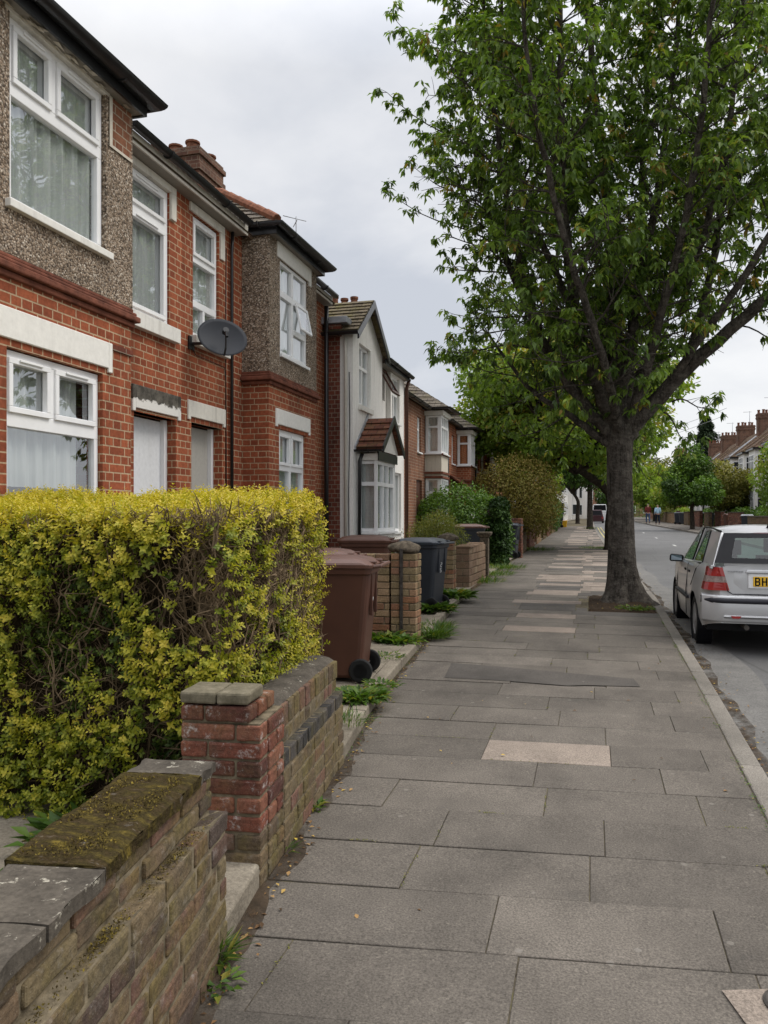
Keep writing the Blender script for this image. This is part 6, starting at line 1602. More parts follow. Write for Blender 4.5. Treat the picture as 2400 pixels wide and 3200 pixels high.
    for L, r0 in zip(limbs, r0s):
        pts = smooth_path([W(*p) for p in L], 6); n = len(pts)
        for i in range(1, n): pts[i] = pts[i]+Vector((random.gauss(0, .012), random.gauss(0, .012), 0))
        mb.tube(pts, [lerp(r0, .02, (i/(n-1))**1.1) for i in range(n)], 10)
        start = int(n*(.46 if L is limbs[0] else .5 if L is limbs[12] else .24))
        acc = 0
        for i in range(start, n):
            acc += (pts[i]-pts[i-1]).length/(.145 if i/n < .55 else .125)
            for _ in range(int(acc)):
                acc -= 1
                d = (pts[min(i+1, n-1)]-pts[i-1]).normalized(); side = d.orthogonal(); side.rotate(Matrix.Rotation(random.uniform(0, 6.28), 3, d)); f = i/n; twig(pts[i], d*.55+side*random.uniform(.6, 1.0), random.uniform(.75, 1.35)*(1.05-.35*f), lerp(.022, .010, f), 1)
    # long sprays reaching out over the pavement
    for a, b in (((-2.0, .4, 7.3), (-3.75, .3, 8.5)), ((-2.35, .5, 8.7), (-3.6, .4, 9.75)), ((-1.9, .4, 6.5), (-3.28, .3, 7.25)), ((-1.75, .4, 5.9), (-3.65, .3, 6.8)), ((-1.4, .3, 4.3), (-2.92, .2, 4.25)), ((-1.3, .3, 4.5), (-2.6, .1, 4.6)), ((1.6, -.4, 4.5), (2.6, -.6, 4.1)), ((.9, .2, 3.4), (1.55, .2, 3.35)), ((.7, 0, 3.2), (1.15, .2, 2.75))):
        A_, B_ = W(*a), W(*b); pts = [A_.lerp(B_, k/8)+UP*(.06*math.sin(k*.8)) for k in range(9)]
        mb.tube(pts, [lerp(.017, .005, k/8) for k in range(9)], 5)
        for k in (3, 4, 5, 6, 6, 7, 7, 8, 8, 8):
            d = (B_-A_).normalized(); side = d.orthogonal(); side.rotate(Matrix.Rotation(random.uniform(0, 6.28), 3, d)); twig(pts[k], d*.7+side*.6, random.uniform(.14, .32), .005, 0)
    # low leafy shoots round the fork
    for _ in range(120):
        a = random.uniform(0, 6.28); r = random.uniform(.2, 1.25); z = random.uniform(3.05, 4.3)
        if r*math.cos(a) < -.5 and z < 3.4: continue
        if r*math.cos(a) > .05 and r*math.sin(a) < .25: continue
        p = W(.15+r*math.cos(a), r*math.sin(a)*1.1, z); twig(p, (random.gauss(0, .6), random.gauss(0, .6), .1), .3, .006, 0)
    for _ in range(26):
        p = W(random.uniform(.28, .8), random.uniform(.5, 1.9), random.uniform(2.5, 3.3)); twig(p, (random.gauss(0, .6), random.gauss(0, .6), .1), .28, .006, 0)
    mb.build('trunk', M['bark'], t, smooth=True)
    pos, ax, nr, rv, ln = [], [], [], [], []
    for q, d in nodes:
        if random.random() < .52: continue
        k = random.randint(5, 8); tone = random.gauss(.45, .22)
        if random.random() < .03: tone += .35
        a0 = random.uniform(0, 6.28)
        for j in range(k):
            a = a0+j*2.4; el = random.uniform(-1.25, -.25)
            v = Vector((math.cos(a)*math.cos(el), math.sin(a)*math.cos(el), math.sin(el)))+d*.35
            o = Vector((random.gauss(0, .02), random.gauss(0, .02), random.gauss(0, .02)))
            pos.append(q+o); ax.append(v); nr.append((random.gauss(0, .35), random.gauss(0, .35), 1)); rv.append(min(1, max(0, tone+random.gauss(0, .12)))); ln.append(random.uniform(.085, .175))
    L = np.array(ln)
    leaves('crown', np.array(pos), np.array(ax), np.array(nr), L, L*.40, M['cherry'], t, np.array(rv), .3, .22)
    print('tree leaves', len(pos))
street_tree()

def crown_points(n, clumps, shell=.5, rg=rng):
    """points and outward directions in a set of ellipsoid clumps"""
    c = np.array([x[:3] for x in clumps], float); r = np.array([x[3:6] for x in clumps], float)
    w = (r[:, 0]*r[:, 1]*r[:, 2])**(2/3); k = rg.choice(len(clumps), n, p=w/w.sum())
    d = unit(rg.normal(0, 1, (n, 3))); rad = (shell+(1-shell)*rg.random(n)**.6)
    rad *= 1+rg.normal(0, .06, n)
    return c[k]+d*r[k]*rad[:, None], d, k
def leafy_tree(name, label, cat, loc, clumps, n, size, mat, trunk=None, group=None, droop=.3, aspect=.6, bark='bark_dark', shell=.45, seed=1, tone=.45, crown='crown'):
    rg = np.random.default_rng(seed); rs = random.Random(seed)
    t = thing(name, label, cat, loc, group=group)
    p, d, k = crown_points(n, clumps, shell, rg)
    tn = rg.normal(0, .16, len(clumps))
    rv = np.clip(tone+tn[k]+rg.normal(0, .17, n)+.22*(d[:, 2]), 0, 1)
    L = rg.uniform(.7, 1.25, n)*size
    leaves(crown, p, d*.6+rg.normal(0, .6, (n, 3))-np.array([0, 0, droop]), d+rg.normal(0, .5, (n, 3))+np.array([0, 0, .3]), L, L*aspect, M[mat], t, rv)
    if trunk:
        mb = MB(); h, r0 = trunk; top = Vector((clumps[0][0]*.3, clumps[0][1]*.3, h))
        mb.tube(smooth_path([(0, 0, -.05), (0, 0, h*.3), (rs.gauss(0, .03), rs.gauss(0, .03), h*.7), top], 4), [r0*1.35]+[r0*(1-.035*i) for i in range(12)], 10)
        for c in clumps:
            e = Vector(c[:3]); mid = top.lerp(e, .5)+Vector((rs.gauss(0, .1), rs.gauss(0, .1), .15)); mb.tube(smooth_path([top-UP*.15, mid, e+UP*c[5]*.4], 4), [lerp(r0*.55, r0*.1, i/8) for i in range(9)], 6)
            for _ in range(5): mb.tube([mid.lerp(e, rs.random()), e+Vector((rs.gauss(0, .6)*c[3], rs.gauss(0, .6)*c[4], rs.gauss(.1, .6)*c[5]))], [r0*.13, r0*.04], 5)
        mb.build('trunk', M[bark], t, smooth=True)
    return t
def blobs(n, R_, H0, H1, r, rs, cx=0, cy=0, fy=1):
    out = []
    for i in range(n):
        a = rs.uniform(0, 6.28); z = rs.uniform(0, 1); k = R_*math.sqrt(max(.05, 1-(2*z-1)**2*.85))*rs.uniform(.35, 1)
        s = r*rs.uniform(.7, 1.25); out.append((cx+k*math.cos(a), cy+k*math.sin(a)*fy, lerp(H0, H1, z), s, s*fy, s*.8))
    return out
def other_trees():
    rs = random.Random(5)
    # second street tree on the left pavement: light green, broad
    cl = blobs(44, 4.1, 3.6, 6.9, 1.1, rs, -1.6)+[(-4.4, -1, 4.1, .9, .9, .6), (-4.6, 0, 4.4, .8, .8, .6), (-3.9, -.5, 5.3, .9, .9, .7), (-1.5, -1, 7.0, 1, 1, .6), (0, 0, 7.2, 1.1, 1, .6), (-2.7, -.6, 6.4, .9, .9, .6), (-3.2, -1, 3.9, .9, .9, .6), (-1.6, -1.2, 3.5, 1, .9, .6), (-4.9, -.2, 4.9, .8, .8, .7), (-4.2, 0, 6.2, .9, .9, .7), (-2.6, 0, 7.3, .9, .9, .6), (.4, -1, 2.9, 1, 1, .6), (-5.0, -.4, 3.9, .8, .8, .6), (-4.4, -.8, 5.0, .9, .9, .7), (-3.6, -.5, 6.0, .9, .9, .7), (-2.0, -.4, 7.0, .9, .9, .6), (-3.6, -.6, 4.4, 1.2, 1.2, .9), (-2.4, -.6, 5.4, 1.2, 1.2, .9), (-2.2, -.8, 3.6, 1.2, 1.2, .9)]
    leafy_tree('street_tree', 'lighter green street tree behind the big trunk, reaching over the houses', 'tree', (.62, 28.6, .32), cl, 44000, .19, 'lime', (2.9, .20), 'street trees', seed=11, shell=.62, tone=.66)
    leafy_tree('street_tree', 'fresh light green sapling between the rusty shrub and the big trunk', 'tree', (-2.9, 34.5, .4), blobs(10, 1.6, 2.2, 4.4, .9, rs), 5200, .16, 'lime', (2.2, .1), 'street trees', seed=12, tone=.66)
    # far street tree with a dark trunk on the left pavement
    leafy_tree('street_tree', 'slim dark street tree far along the left kerb', 'tree', (-.14, 55.1, .61), blobs(14, 2.3, 3.6, 7.0, 1.2, rs), 5200, .26, 'deep', (3.6, .22), 'street trees', seed=13, tone=.3)
    leafy_tree('street_tree', 'dark street tree at the far end of the left kerb', 'tree', (-1.3, 74, .75), blobs(12, 2.2, 3.2, 7, 1.3, rs), 3600, .3, 'deep', (3.0, .2), 'street trees', seed=14, tone=.35)
    leafy_tree('street_tree', 'dark round street tree at the bend of the road', 'tree', (2.6, 128, 1.0), blobs(12, 2.6, 2.2, 6.5, 1.5, rs), 3200, .4, 'deep', (2.0, .2), 'street trees', seed=15, tone=.4)
    # across the road
    leafy_tree('street_tree', 'dark street tree with pointed top and bare trunk behind the silver car', 'tree', (6.55, 55.6, gz(55)), blobs(26, 1.75, 2.0, 4.0, .8, rs)+[(0, 0, 4.4, 1.0, 1.0, .8), (.1, 0, 5.1, .55, .55, .7), (-.75, 0, 4.9, .45, .45, .8), (.8, .2, 4.4, .6, .6, .6)], 14000, .19, 'deep', (2.1, .16), 'street trees', seed=16, tone=.5)
    leafy_tree('street_tree', 'wide olive green tree across the road, widest of the row', 'tree', (9.75, 60.8, gz(60)), blobs(34, 2.3, 1.9, 4.3, .95, rs), 17000, .2, 'olive', (2.2, .16), 'street trees', seed=17, tone=.6)
    leafy_tree('street_tree', 'pale green street tree right of the big trunk, above the walking couple', 'tree', (6.8, 92, gz(92)), blobs(20, 2.5, 2.0, 5.6, 1.3, rs), 8000, .3, 'lime', (2.2, .16), 'street trees', seed=19, tone=.6)
    leafy_tree('street_tree', 'dull olive tree across the road beyond the walking couple', 'tree', (8.6, 108, gz(108)), blobs(22, 3.4, 2.0, 7.6, 1.6, rs), 8000, .36, 'olive', (2.4, .2), 'street trees', seed=20, tone=.35)
    leafy_tree('street_tree', 'yellowish bushy tree across the road just left of the pointed tree', 'tree', (8.0, 82, gz(82)), blobs(16, 1.9, 1.6, 4.2, 1.1, rs), 7000, .26, 'lime', (1.8, .14), 'street trees', seed=21, tone=.7)
    leafy_tree('street_tree', 'bright green tree at the right edge above the silver car', 'tree', (10.25, 44.5, gz(44)), blobs(22, 1.9, 1.7, 4.6, .9, rs), 13000, .17, 'lime', (2.0, .13), 'street trees', seed=22, tone=.5)
    # conifer behind the far roofs
    t = thing('conifer_tree', 'tall pointed conifer standing behind the roofs across the road', 'tree', (14.3, 107, gz(107)))
    rg = np.random.default_rng(3); n = 16000; z = rg.random(n)**.8; zz = 2.5+z*10.9; R_ = 2.9*(1-z)**.85*(1+.28*np.sin(zz*4.2))+.1; a = rg.uniform(0, 6.28, n); k = R_*np.sqrt(rg.random(n))
    k *= 1+.25*np.sin(a*5+zz*2)
    p = np.stack([k*np.cos(a), k*np.sin(a), zz], 1); d = np.stack([np.cos(a), np.sin(a), -.25+0*a], 1)
    L = rg.uniform(.3, .6, n); leaves('crown', p, d+rg.normal(0, .3, (n, 3)), rg.normal(0, .4, (n, 3))+np.array([0, 0, 1]), L, L*.3, M['conifer'], t)
    mb = MB(); mb.tube([(0, 0, -.3), (0, 0, 5), (0, 0, 12.6)], [.3, .2, .04], 8); mb.build('trunk', M['bark_dark'], t)
    # shrubs of the front gardens on the left
    cl = [(-.1, 0, .75, 1.32, 1.2, 1.38), (-.7, .1, .7, 1.0, 1.0, 1.1), (.5, -.05, .75, .78, .9, 1.1)]
    leafy_tree('clipped_bush', 'domed bright green clipped bush over the garden wall', 'bush', (-3.36, 20.6, .2), [(x, y, z, a, b, c) for x, y, z, a, b, c in cl], 22000, .08, 'deep', (.7, .05), seed=31, shell=.9, tone=.72, crown='foliage')
    cl = [(0, .1*i % .2, .18+.2*i, .24, .34, .2) for i in range(8)]+[(-.12, .1, 1.0, .3, .4, .4)]
    leafy_tree('ivy_column', 'dark ivy clad stump hanging over the pavement edge under the domed bush', 'plant', (-2.32, 19.9, gz(19.9)), cl, 6500, .075, 'ivy', (1.2, .07), seed=32, shell=.8, tone=.4, aspect=.9, crown='foliage')
    mb = MB(); leafy_tree('shrub', 'brownish green feathery shrub behind the charcoal bin', 'bush', (-2.95, 14.9, .2), [(0, 0, .95, .55, .5, .42), (-.3, .1, .9, .4, .4, .38), (.3, -.1, .8, .38, .4, .4), (0, .1, .5, .5, .5, .35), (.05, 0, 1.2, .35, .3, .25)], 7500, .05, 'olive', (.5, .03), seed=33, shell=.3, aspect=.3, droop=-.3, tone=.35, crown='foliage')
    leafy_tree('round_shrub', 'large rusty brown rounded shrub overhanging the left pavement', 'bush', (-2.42, 26.2, .28), [(0, 0, 2.1, 1.45, 1.4, 1.28), (-.65, .2, 1.9, 1.05, 1.0, 1.05), (.5, -.2, 1.7, 1.05, 1.0, 1.0), (.2, .1, 2.5, .95, .95, .78), (.6, .1, 1.25, .7, .8, .75)], 19000, .075, 'rusty', (1.3, .08), seed=34, shell=.55, tone=.45, crown='foliage')
    leafy_tree('shrub', 'yellow green hedge bush just past the rusty shrub', 'bush', (-2.75, 37.5, .42), [(0, 0, 1.1, .8, 1.6, 1.0), (.1, .4, 1.6, .6, 1.2, .7)], 6000, .11, 'lime', (.8, .05), seed=35, shell=.6, tone=.6, crown='foliage')
    leafy_tree('shrub', 'dark bush far along the left wall', 'bush', (-2.7, 48, .5), [(0, 0, 1.2, .9, 3.2, 1.2)], 5000, .16, 'deep', (.8, .05), seed=36, shell=.6, tone=.4, crown='foliage')
    leafy_tree('shrub', 'low dark plants in front of the white porch bay', 'bush', (-3.2, 12.3, .15), [(0, 0, .55, .35, .6, .4), (.35, .3, .5, .3, .4, .42), (-.2, .5, .6, .3, .4, .45)], 4200, .05, 'olive', (.3, .02), seed=37, shell=.3, aspect=.35, tone=.3, crown='foliage')
    leafy_tree('shrub', 'low green shrub between the stock brick wall and the charcoal bin', 'bush', (-2.75, 10.0, .15), [(0, 0, .5, .4, .3, .4), (-.4, .2, .5, .4, .3, .45)], 3200, .05, 'deep', (.3, .02), seed=38, shell=.3, aspect=.4, tone=.4, crown='foliage')
    # privet hedges and shrubs behind the bins across the road
    for i, (x, y, w, l, h, mt, lb) in enumerate(((10.2, 50, .7, 3.2, 1.5, 'deep', 'green garden hedge behind the bins at the right edge'), (10.0, 58.5, .7, 3.4, 1.35, 'deep', 'green garden hedge across the road behind the silver car roof'), (9.4, 67, .7, 3.2, 1.35, 'deep', 'green garden hedge across the road left of the dark tree trunk'), (8.3, 77.5, .7, 4, 1.4, 'lime', 'yellowish hedge across the road beside the walking couple'), (8.0, 90, .8, 5, 1.6, 'olive', 'olive hedge across the road beyond the walking couple'), (8.4, 150, 6, 3, 2.2, 'deep', 'dark hedge closing the far end of the road'))):
        leafy_tree('garden_hedge', lb, 'hedge', (x, y, gz(y)), [(0, k*l/3, h*.5, w, l/3, h*.55) for k in (-2, -1, 0, 1, 2)], 4500, .15, mt, (.4, .05), 'hedges across the road', seed=50+i, shell=.7, tone=.45, crown='foliage')
other_trees()
# ------------------------------------------------------------------ silver hatchback
def parked_car():
    X0, Y0 = 1.985, 9.30
    t = thing('parked_car', 'silver hatchback parked at the kerb, seen from behind', 'car', (X0, Y0, gz(10.5)-.115), math.atan(.011) if False else 0)
    # lower body: cross-sections along the length (y), perimeter from left sill over the deck to right sill
    def hw(y):   # half width by station
        K = [(0, .60), (.05, .675), (.14, .725), (.35, .765), (.9, .79), (2.4, .79), (3.2, .765), (3.55, .70), (3.75, .58), (3.82, .45)]
        for (a, b), (c, d) in zip(K, K[1:]):
            if y <= c: return lerp(b, d, (y-a)/(c-a))
        return K[-1][1]
    def deck(y):  # height of the shoulder
        K = [(0, .98), (.3, 1.0), (1.2, .975), (2.5, .93), (2.75, .92), (3.3, .83), (3.65, .70), (3.82, .55)]
        for (a, b), (c, d) in zip(K, K[1:]):
            if y <= c: return lerp(b, d, (y-a)/(c-a))
        return K[-1][1]
    ys = [0, .02, .06, .14, .25, .35, .50, .6, .75, .9, 1.05, 1.18, 1.4, 1.7, 2.0, 2.3, 2.45, 2.58, 2.75, 2.9, 3.05, 3.2, 3.35, 3.48, 3.6, 3.72, 3.8, 3.82]
    RW, RX = .285, (.84, 3.06)          # wheels
    def sill(y):
        z = .21 if y > .4 else lerp(.34, .25, y/.4)
        if y > 3.5: z = .26
        for c in RX:
            d = abs(y-c)
            if d < .345: z = max(z, .28+math.sqrt(max(0, .345**2-d*d)))
        return z
    P = []
    for y in ys:
        w, h, s = hw(y), deck(y), sill(y); row = []
        rear = max(0, 1-y/.14)
        lv = [0, .12, .3, .5, .68, .82, .92, .97, 1.0]
        for k in lv:
            z = lerp(s, h, k); zn = (z-.2)/.8
            tuck = 1-.05*max(0, (.45-zn)/.45)**2-.035*max(0, (zn-.55)/.45)-.09*max(0, (zn-.88)/.12)**1.5
            row.append((-w*tuck, y+rear*.02*zn, z))
        r2 = [(-w*.84*f, y+rear*.02, h+.012*(1-f*f)) for f in (.7, .35)]+[(0, y+rear*.02, h+.014)]
        row = row+r2; row = row+[(-x, yy, z) for x, yy, z in row[:-1][::-1]]
        P.append(row)
    mb = MB(); mb.grid(P)
    mb.poly(P[0][::-1]); mb.poly(P[-1])
    b = mb.build('body', M['silver'], t, smooth=True)
    for p in b.data.polygons: pass
    m = b.modifiers.new('ws', 'WEIGHTED_NORMAL')
    mb = MB(); mb.box(-.70, .25, .23, .70, 3.5, .33); mb.box(-.6, .28, .331, .6, 3.5, .6); mb.build('underbody', M['car_black'], t)
    # rear bumper, bulging a little behind the tailgate
    def bow(z0, z1, out, w, n=14, d=.12, mat='silver', name='bumper', y0=0.0, wrap=.42):
        mb = MB(); R0 = []; 
        for i in range(n+1):
            u = -1+2*i/n; x = w*math.sin(u*math.pi/2)**1 if False else w*u
            e = max(0, (abs(u)-.72)/.28); y = y0-out*(1-.35*u*u)+wrap*e**2*.35
            R0.append((x, y))
        prof = [(z0+.01, .012), (z0+.03, 0), (z1-.03, 0), (z1-.01, .012), (z1, .05)]
        mb.grid([[(x, y+dy, z) for x, y in R0] for z, dy in [(z0, .05)]+prof])
        mb.grid([[(x, y+.05, z0) for x, y in R0], [(x*.96, y+.05+d, z0) for x, y in R0]][::-1]); mb.grid([[(x, y+.05, z1) for x, y in R0], [(x*.96, y+.05+d, z1) for x, y in R0]])
        return mb.build(name, M[mat], t, smooth=True)
    bp = bow(.345, .66, .035, .775)
    bow(.555, .632, .052, .785, mat='bumper', name='bumper_strip', d=.05, wrap=.5)
    bow(.405, .43, .043, .75, mat='silver', name='bumper_lip', d=.03)
    # tailgate skin with its recess for the plate
    mb = MB(); x1 = .60
    zz = [.66, .70, .80, .90, .97, 1.01]; P = []
    for z in zz: P.append([(x, .006+.03*(z-.66)+.05*(abs(x)/.6)**4-(.012 if .74 < z < .92 and abs(x) > .30 else 0), z) for x in [-.55+.025*(z > .72)*0+1.1*i/20 for i in range(21)]])
    mb.grid(P); mb.build('tailgate', M['silver'], t, smooth=True)
    mb = MB(); mb.hexa([(-.34, -.022, .905), (.34, -.022, .905), (.34, .03, .905), (-.34, .03, .905), (-.32, -.014, .945), (.32, -.014, .945), (.32, .03, .945), (-.32, .03, .945)]); mb.build('tailgate_handle', M['silver'], t, bevel=.01)
    mb = MB(); mb.box(-.31, -.006, .735, .31, .01, .90); pr = mb.build('plate_recess', M['white_car'], t, bevel=.012)
    mb = MB(); mb.box(-.26, -.014, .757, .26, -.005, .868); pl = mb.build('number_plate', M['plate'], t, bevel=.004, seg=1)
    # characters B H and the edge of a third, the rest runs out of the picture
    mb = MB()
    def bar(x0, z0, x1, z1, w=.0075):
        a, b_ = Vector((x0, -.0155, z0)), Vector((x1, -.0155, z1)); d = (b_-a).normalized(); s = Vector((-d.z, 0, d.x))*w
        p = [a-s-d*w*.6, b_-s+d*w*.6, b_+s+d*w*.6, a+s-d*w*.6]; 
        mb.poly(p if (p[1]-p[0]).cross(p[2]-p[0]).y < 0 else p[::-1])
    zb, zt = .772, .852; zm = (zb+zt)/2
    x = -.235
    for s in ((0, zb, 0, zt), (0, zt, .03, zt), (0, zm, .032, zm), (0, zb, .032, zb), (.038, zm+.008, .036, zt-.006), (.04, zb+.006, .038, zm-.006)): bar(x+s[0], s[1], x+s[2], s[3])
    x = -.165
    for s in ((0, zb, 0, zt), (.04, zb, .04, zt), (0, zm, .04, zm)): bar(x+s[0], s[1], x+s[2], s[3])
    x = -.10
    for s in ((0, zb, .042, zt), (0, zt, .042, zb)): bar(x+s[0], s[1], x+s[2], s[3])
    mb.build('plate_lettering', M['car_black'], pl)
    # shut lines
    mb = MB()
    for pts in ([(-.575, .028, .97), (-.545, .0, .80), (-.52, -.004, .70), (-.47, -.008, .667), (.47, -.008, .667), (.52, -.004, .70), (.545, .0, .80), (.575, .028, .97)],): mb.tube(pts, .006, 5)
    mb.build('tailgate_gap', M['car_black'], t)
    # glasshouse: roof, pillars, panes
    bz = .985
    RB = [(-.655, .06, 1.0), (.655, .06, 1.0)]; RT_ = [(-.535, .36, 1.345), (.535, .36, 1.345)]
    roof = []
    for y, w, h in ((.33, .525, 1.352), (.42, .54, 1.385), (.6, .55, 1.412), (.95, .555, 1.43), (1.35, .55, 1.432), (1.7, .535, 1.415), (1.88, .52, 1.395)):
        roof.append([(w*u, y, h-.055*abs(u)**2.6) for u in [-1+2*i/14 for i in range(15)]])
    mb = MB(); mb.grid(roof); mb.grid([[(x, y, z-.03) for x, y, z in r_] for r_ in roof][::-1])
    for i in range(len(roof)-1):
        for k in (0, -1):
            a, b2 = roof[i][k], roof[i+1][k]; q = [a, b2, (b2[0], b2[1], b2[2]-.03), (a[0], a[1], a[2]-.03)]; mb.poly(q if k else q[::-1])
    mb.poly([roof[0][i] for i in range(15)]+[(x, y, z-.03) for x, y, z in roof[0][::-1]])
    mb.build('roof', M['silver'], t, smooth=True)
    mb = MB()
    for s in (-1, 1):
        def P_(x, y, z): return (s*x, y, z)
        def slab(a, b_, c, d, th=.03):
            q = [Vector(P_(*v)) for v in (a, b_, c, d)]; n_ = (q[1]-q[0]).cross(q[3]-q[0]).normalized()*th
            if n_.x*s > 0: n_ = -n_
            mb.hexa([*q, *[v+n_ for v in q]])
        slab((.672, .03, .975), (.70, .62, .975), (.585, .70, 1.37), (.535, .33, 1.352))                # rear quarter
        slab((.705, 1.42, .96), (.705, 1.50, .96), (.566, 1.44, 1.392), (.568, 1.36, 1.395))               # middle pillar
        slab((.70, 2.62, .925), (.70, 2.72, .92), (.53, 1.94, 1.375), (.55, 1.84, 1.385))
        slab((.552, .36, 1.335), (.568, 1.9, 1.35), (.545, 1.9, 1.40), (.53, .36, 1.37))
        slab((.70, .02, .95), (.712, 2.7, .90), (.708, 2.7, .935), (.690, .02, .99))
    mb.build('pillar', M['silver'], t, bevel=.008, seg=2)
    # black surround and rear screen
    def q4(a, b_, u): return Vector(a).lerp(Vector(b_), u)
    BL, BR, TL, TR = Vector((-.655, .022, 1.012)), Vector((.655, .022, 1.012)), Vector((-.515, .30, 1.345)), Vector((.515, .30, 1.345))
    def rp(u, v): 
        p = BL.lerp(BR, u).lerp(TL.lerp(TR, u), v); p.y -= .05*(1-(2*u-1)**2); return p
    mb = MB(); us = [0, .09, .12, .3, .5, .7, .88, .91, 1]; vs_ = [0, .15, .5, .84, 1]
    G = [[rp(u, v) for u in [i/16 for i in range(17)]] for v in [k/12 for k in range(13)]]
    inner = lambda i, k: 2 <= i < 14 and 2 <= k < 10
    for k in range(12):
        for i in range(16):
            if not inner(i, k): mb.poly([G[k][i], G[k][i+1], G[k+1][i+1], G[k+1][i]])
    mb.build('screen_surround', M['car_black'], t)
    mb = MB()
    for k in range(2, 10):
        for i in range(2, 14): mb.poly([G[k][i], G[k][i+1], G[k+1][i+1], G[k+1][i]])
    rs = mb.build('rear_screen', M['car_glass'], t, smooth=True)
    mb = MB(); mb.tube([rp(.52, .06)+Vector((0, -.012, 0)), rp(.62, .12)+Vector((0, -.014, 0)), rp(.92, .22)+Vector((0, -.012, 0))], .009, 5); mb.build('rear_wiper', M['car_black'], t)
    mb = MB(); mb.box(-.2, .305, 1.315, .2, .34, 1.345); mb.build('brake_lamp', M['lamp_red'], t, bevel=.006)
    # side windows, front screen
    mb = MB()
    for s in (-1, 1):
        for pts in (((.695, .66, .985), (.706, 1.42, .965), (.569, 1.37, 1.355), (.582, .74, 1.352)), ((.707, 1.5, .96), (.703, 2.55, .93), (.566, 1.84, 1.352), (.568, 1.45, 1.357))):
            mb = MB(); p = [Vector((s*(x-.004), y, z)) for x, y, z in pts]; mb.poly(p if s < 0 else p[::-1]); mb.build('side_window', M['car_glass'], t)
    mb = MB(); mb.poly([(-.66, 2.72, .93), (.66, 2.72, .93), (.52, 1.92, 1.385), (-.52, 1.92, 1.385)]); mb.build('windscreen', M['car_glass'], t)
    mb = MB()
    for s in (-1, 1):
        for (a, b_) in (((.697, .62, .98), (.585, .72, 1.36)), ((.708, 1.46, .962), (.57, 1.41, 1.39))): mb.tube([(s*(x+.002), y, z) for x, y, z in (a, b_)], .014, 5)
        mb.tube([(s*.716, .66, .968), (s*.722, 1.6, .952), (s*.718, 2.6, .918)], .012, 5)
        mb.tube([(s*.536, .345, 1.362), (s*.562, .9, 1.392), (s*.56, 1.4, 1.395), (s*.535, 1.88, 1.362)], .012, 5)
    mb.build('window_seal', M['car_black'], t)
    # seats and shelf seen through the glass
    mb = MB()
    for sx in (-.34, .34):
        for y in (.95, 1.75): mb.box(sx-.22, y, .45, sx+.22, y+.14, 1.02); mb.box(sx-.13, y+.02, 1.06, sx+.13, y+.11, 1.24); mb.tube([(sx, y+.06, 1.0), (sx, y+.06, 1.1)], .03, 6)
    mb.box(-.64, .12, .93, .64, .8, .95); mb.box(-.62, 2.35, .6, .62, 2.7, .90); mb.build('seats', M['seat'], t, bevel=.03)
    # tail lamps
    for s in (-1, 1):
        def lampface(z0, z1, name, mat, par):
            mb = MB(); P = []
            for i in range(4):
                z = lerp(z0, z1, i/3); k = (z-.70)/.27
                xo = lerp(.765, .705, k); xi = lerp(.50, .575, k)
                P.append([(s*xo, .26, z), (s*(xo-.008), .13, z), (s*(xo-.04), .055, z), (s*(xo-.09), .012, z), (s*(xi+.04), -.008, z), (s*xi, -.004, z), (s*(xi-.004), .03, z)])
            mb.grid(P if s > 0 else [r_ for r_ in P][::-1]); return mb.build(name, M[mat], par, smooth=False)
        a = lampface(.705, .795, 'tail_lamp', 'lamp_red', t); lampface(.797, .862, 'reversing_lamp', 'lamp_clear', a); lampface(.864, .965, 'upper_lens', 'lamp_red', a)
        mb = MB(); mb.hexa([(s*.44-.035, -.05, .40), (s*.44+.035, -.05, .40), (s*.44+.035, -.01, .40), (s*.44-.035, -.01, .40), (s*.44-.055, -.05, .428), (s*.44+.055, -.05, .428), (s*.44+.055, -.01, .428), (s*.44-.055, -.01, .428)])
        mb.build('reflector', M['lamp_red'], t)
        # mirror on its arm
        mb = MB(); mb.hexa([(s*.74, 2.16, .90), (s*.94, 2.12, .905), (s*.93, 2.24, .91), (s*.74, 2.24, .90), (s*.74, 2.16, 1.0), (s*.93, 2.12, 1.02), (s*.92, 2.24, 1.0), (s*.74, 2.24, .99)] if s > 0 else [(s*.94, 2.12, .905), (s*.74, 2.16, .90), (s*.74, 2.24, .90), (s*.93, 2.24, .91), (s*.93, 2.12, 1.02), (s*.74, 2.16, 1.0), (s*.74, 2.24, .99), (s*.92, 2.24, 1.0)])
        w = mb.build('wing_mirror', M['car_black'], t, bevel=.03, seg=3)
        mb = MB(); mb.poly([(s*.775, 2.135, .922), (s*.92, 2.114, .925), (s*.912, 2.114, 1.0), (s*.775, 2.135, .985)]); 
        m = NT('mirror_glass') if 'mirror' not in M else None
        if m: M['mirror'] = m.done((.35, .42, .46), .05, .9, .9)
        mb.build('mirror_glass', M['mirror'], w)
        mb = MB(); mb.box(min(s*.68, s*.76), 2.17, .885, max(s*.68, s*.76), 2.24, .93); mb.build('mirror_arm', M['car_black'], w)
        # trim strip, door seams, handles, fuel flap
        mb = MB(); mb.tube([(s*.80, 1.22, .505), (s*.805, 1.8, .505), (s*.80, 2.6, .50)], .022, 5); mb.build('side_strip', M['bumper'], t)
        mb = MB(); mb.tube([(s*.792, 1.46, .26), (s*.797, 1.46, .6), (s*.765, 1.46, .92), (s*.712, 1.46, .965)], .005, 4); mb.tube([(s*.788, 2.6, .26), (s*.79, 2.6, .6), (s*.755, 2.62, .90)], .005, 4); mb.tube([(s*.70, .64, .985), (s*.765, .72, .9), (s*.79, 1.02, .68)], .005, 4); mb.build('door_seam', M['car_black'], t)
        for y in (1.28, 2.28 if False else 1.68):
            mb = MB(); mb.box(min(s*.768, s*.79), y-.06, .82, max(s*.768, s*.79), y+.06, .85); mb.build('door_handle', M['car_black'], t, bevel=.008)
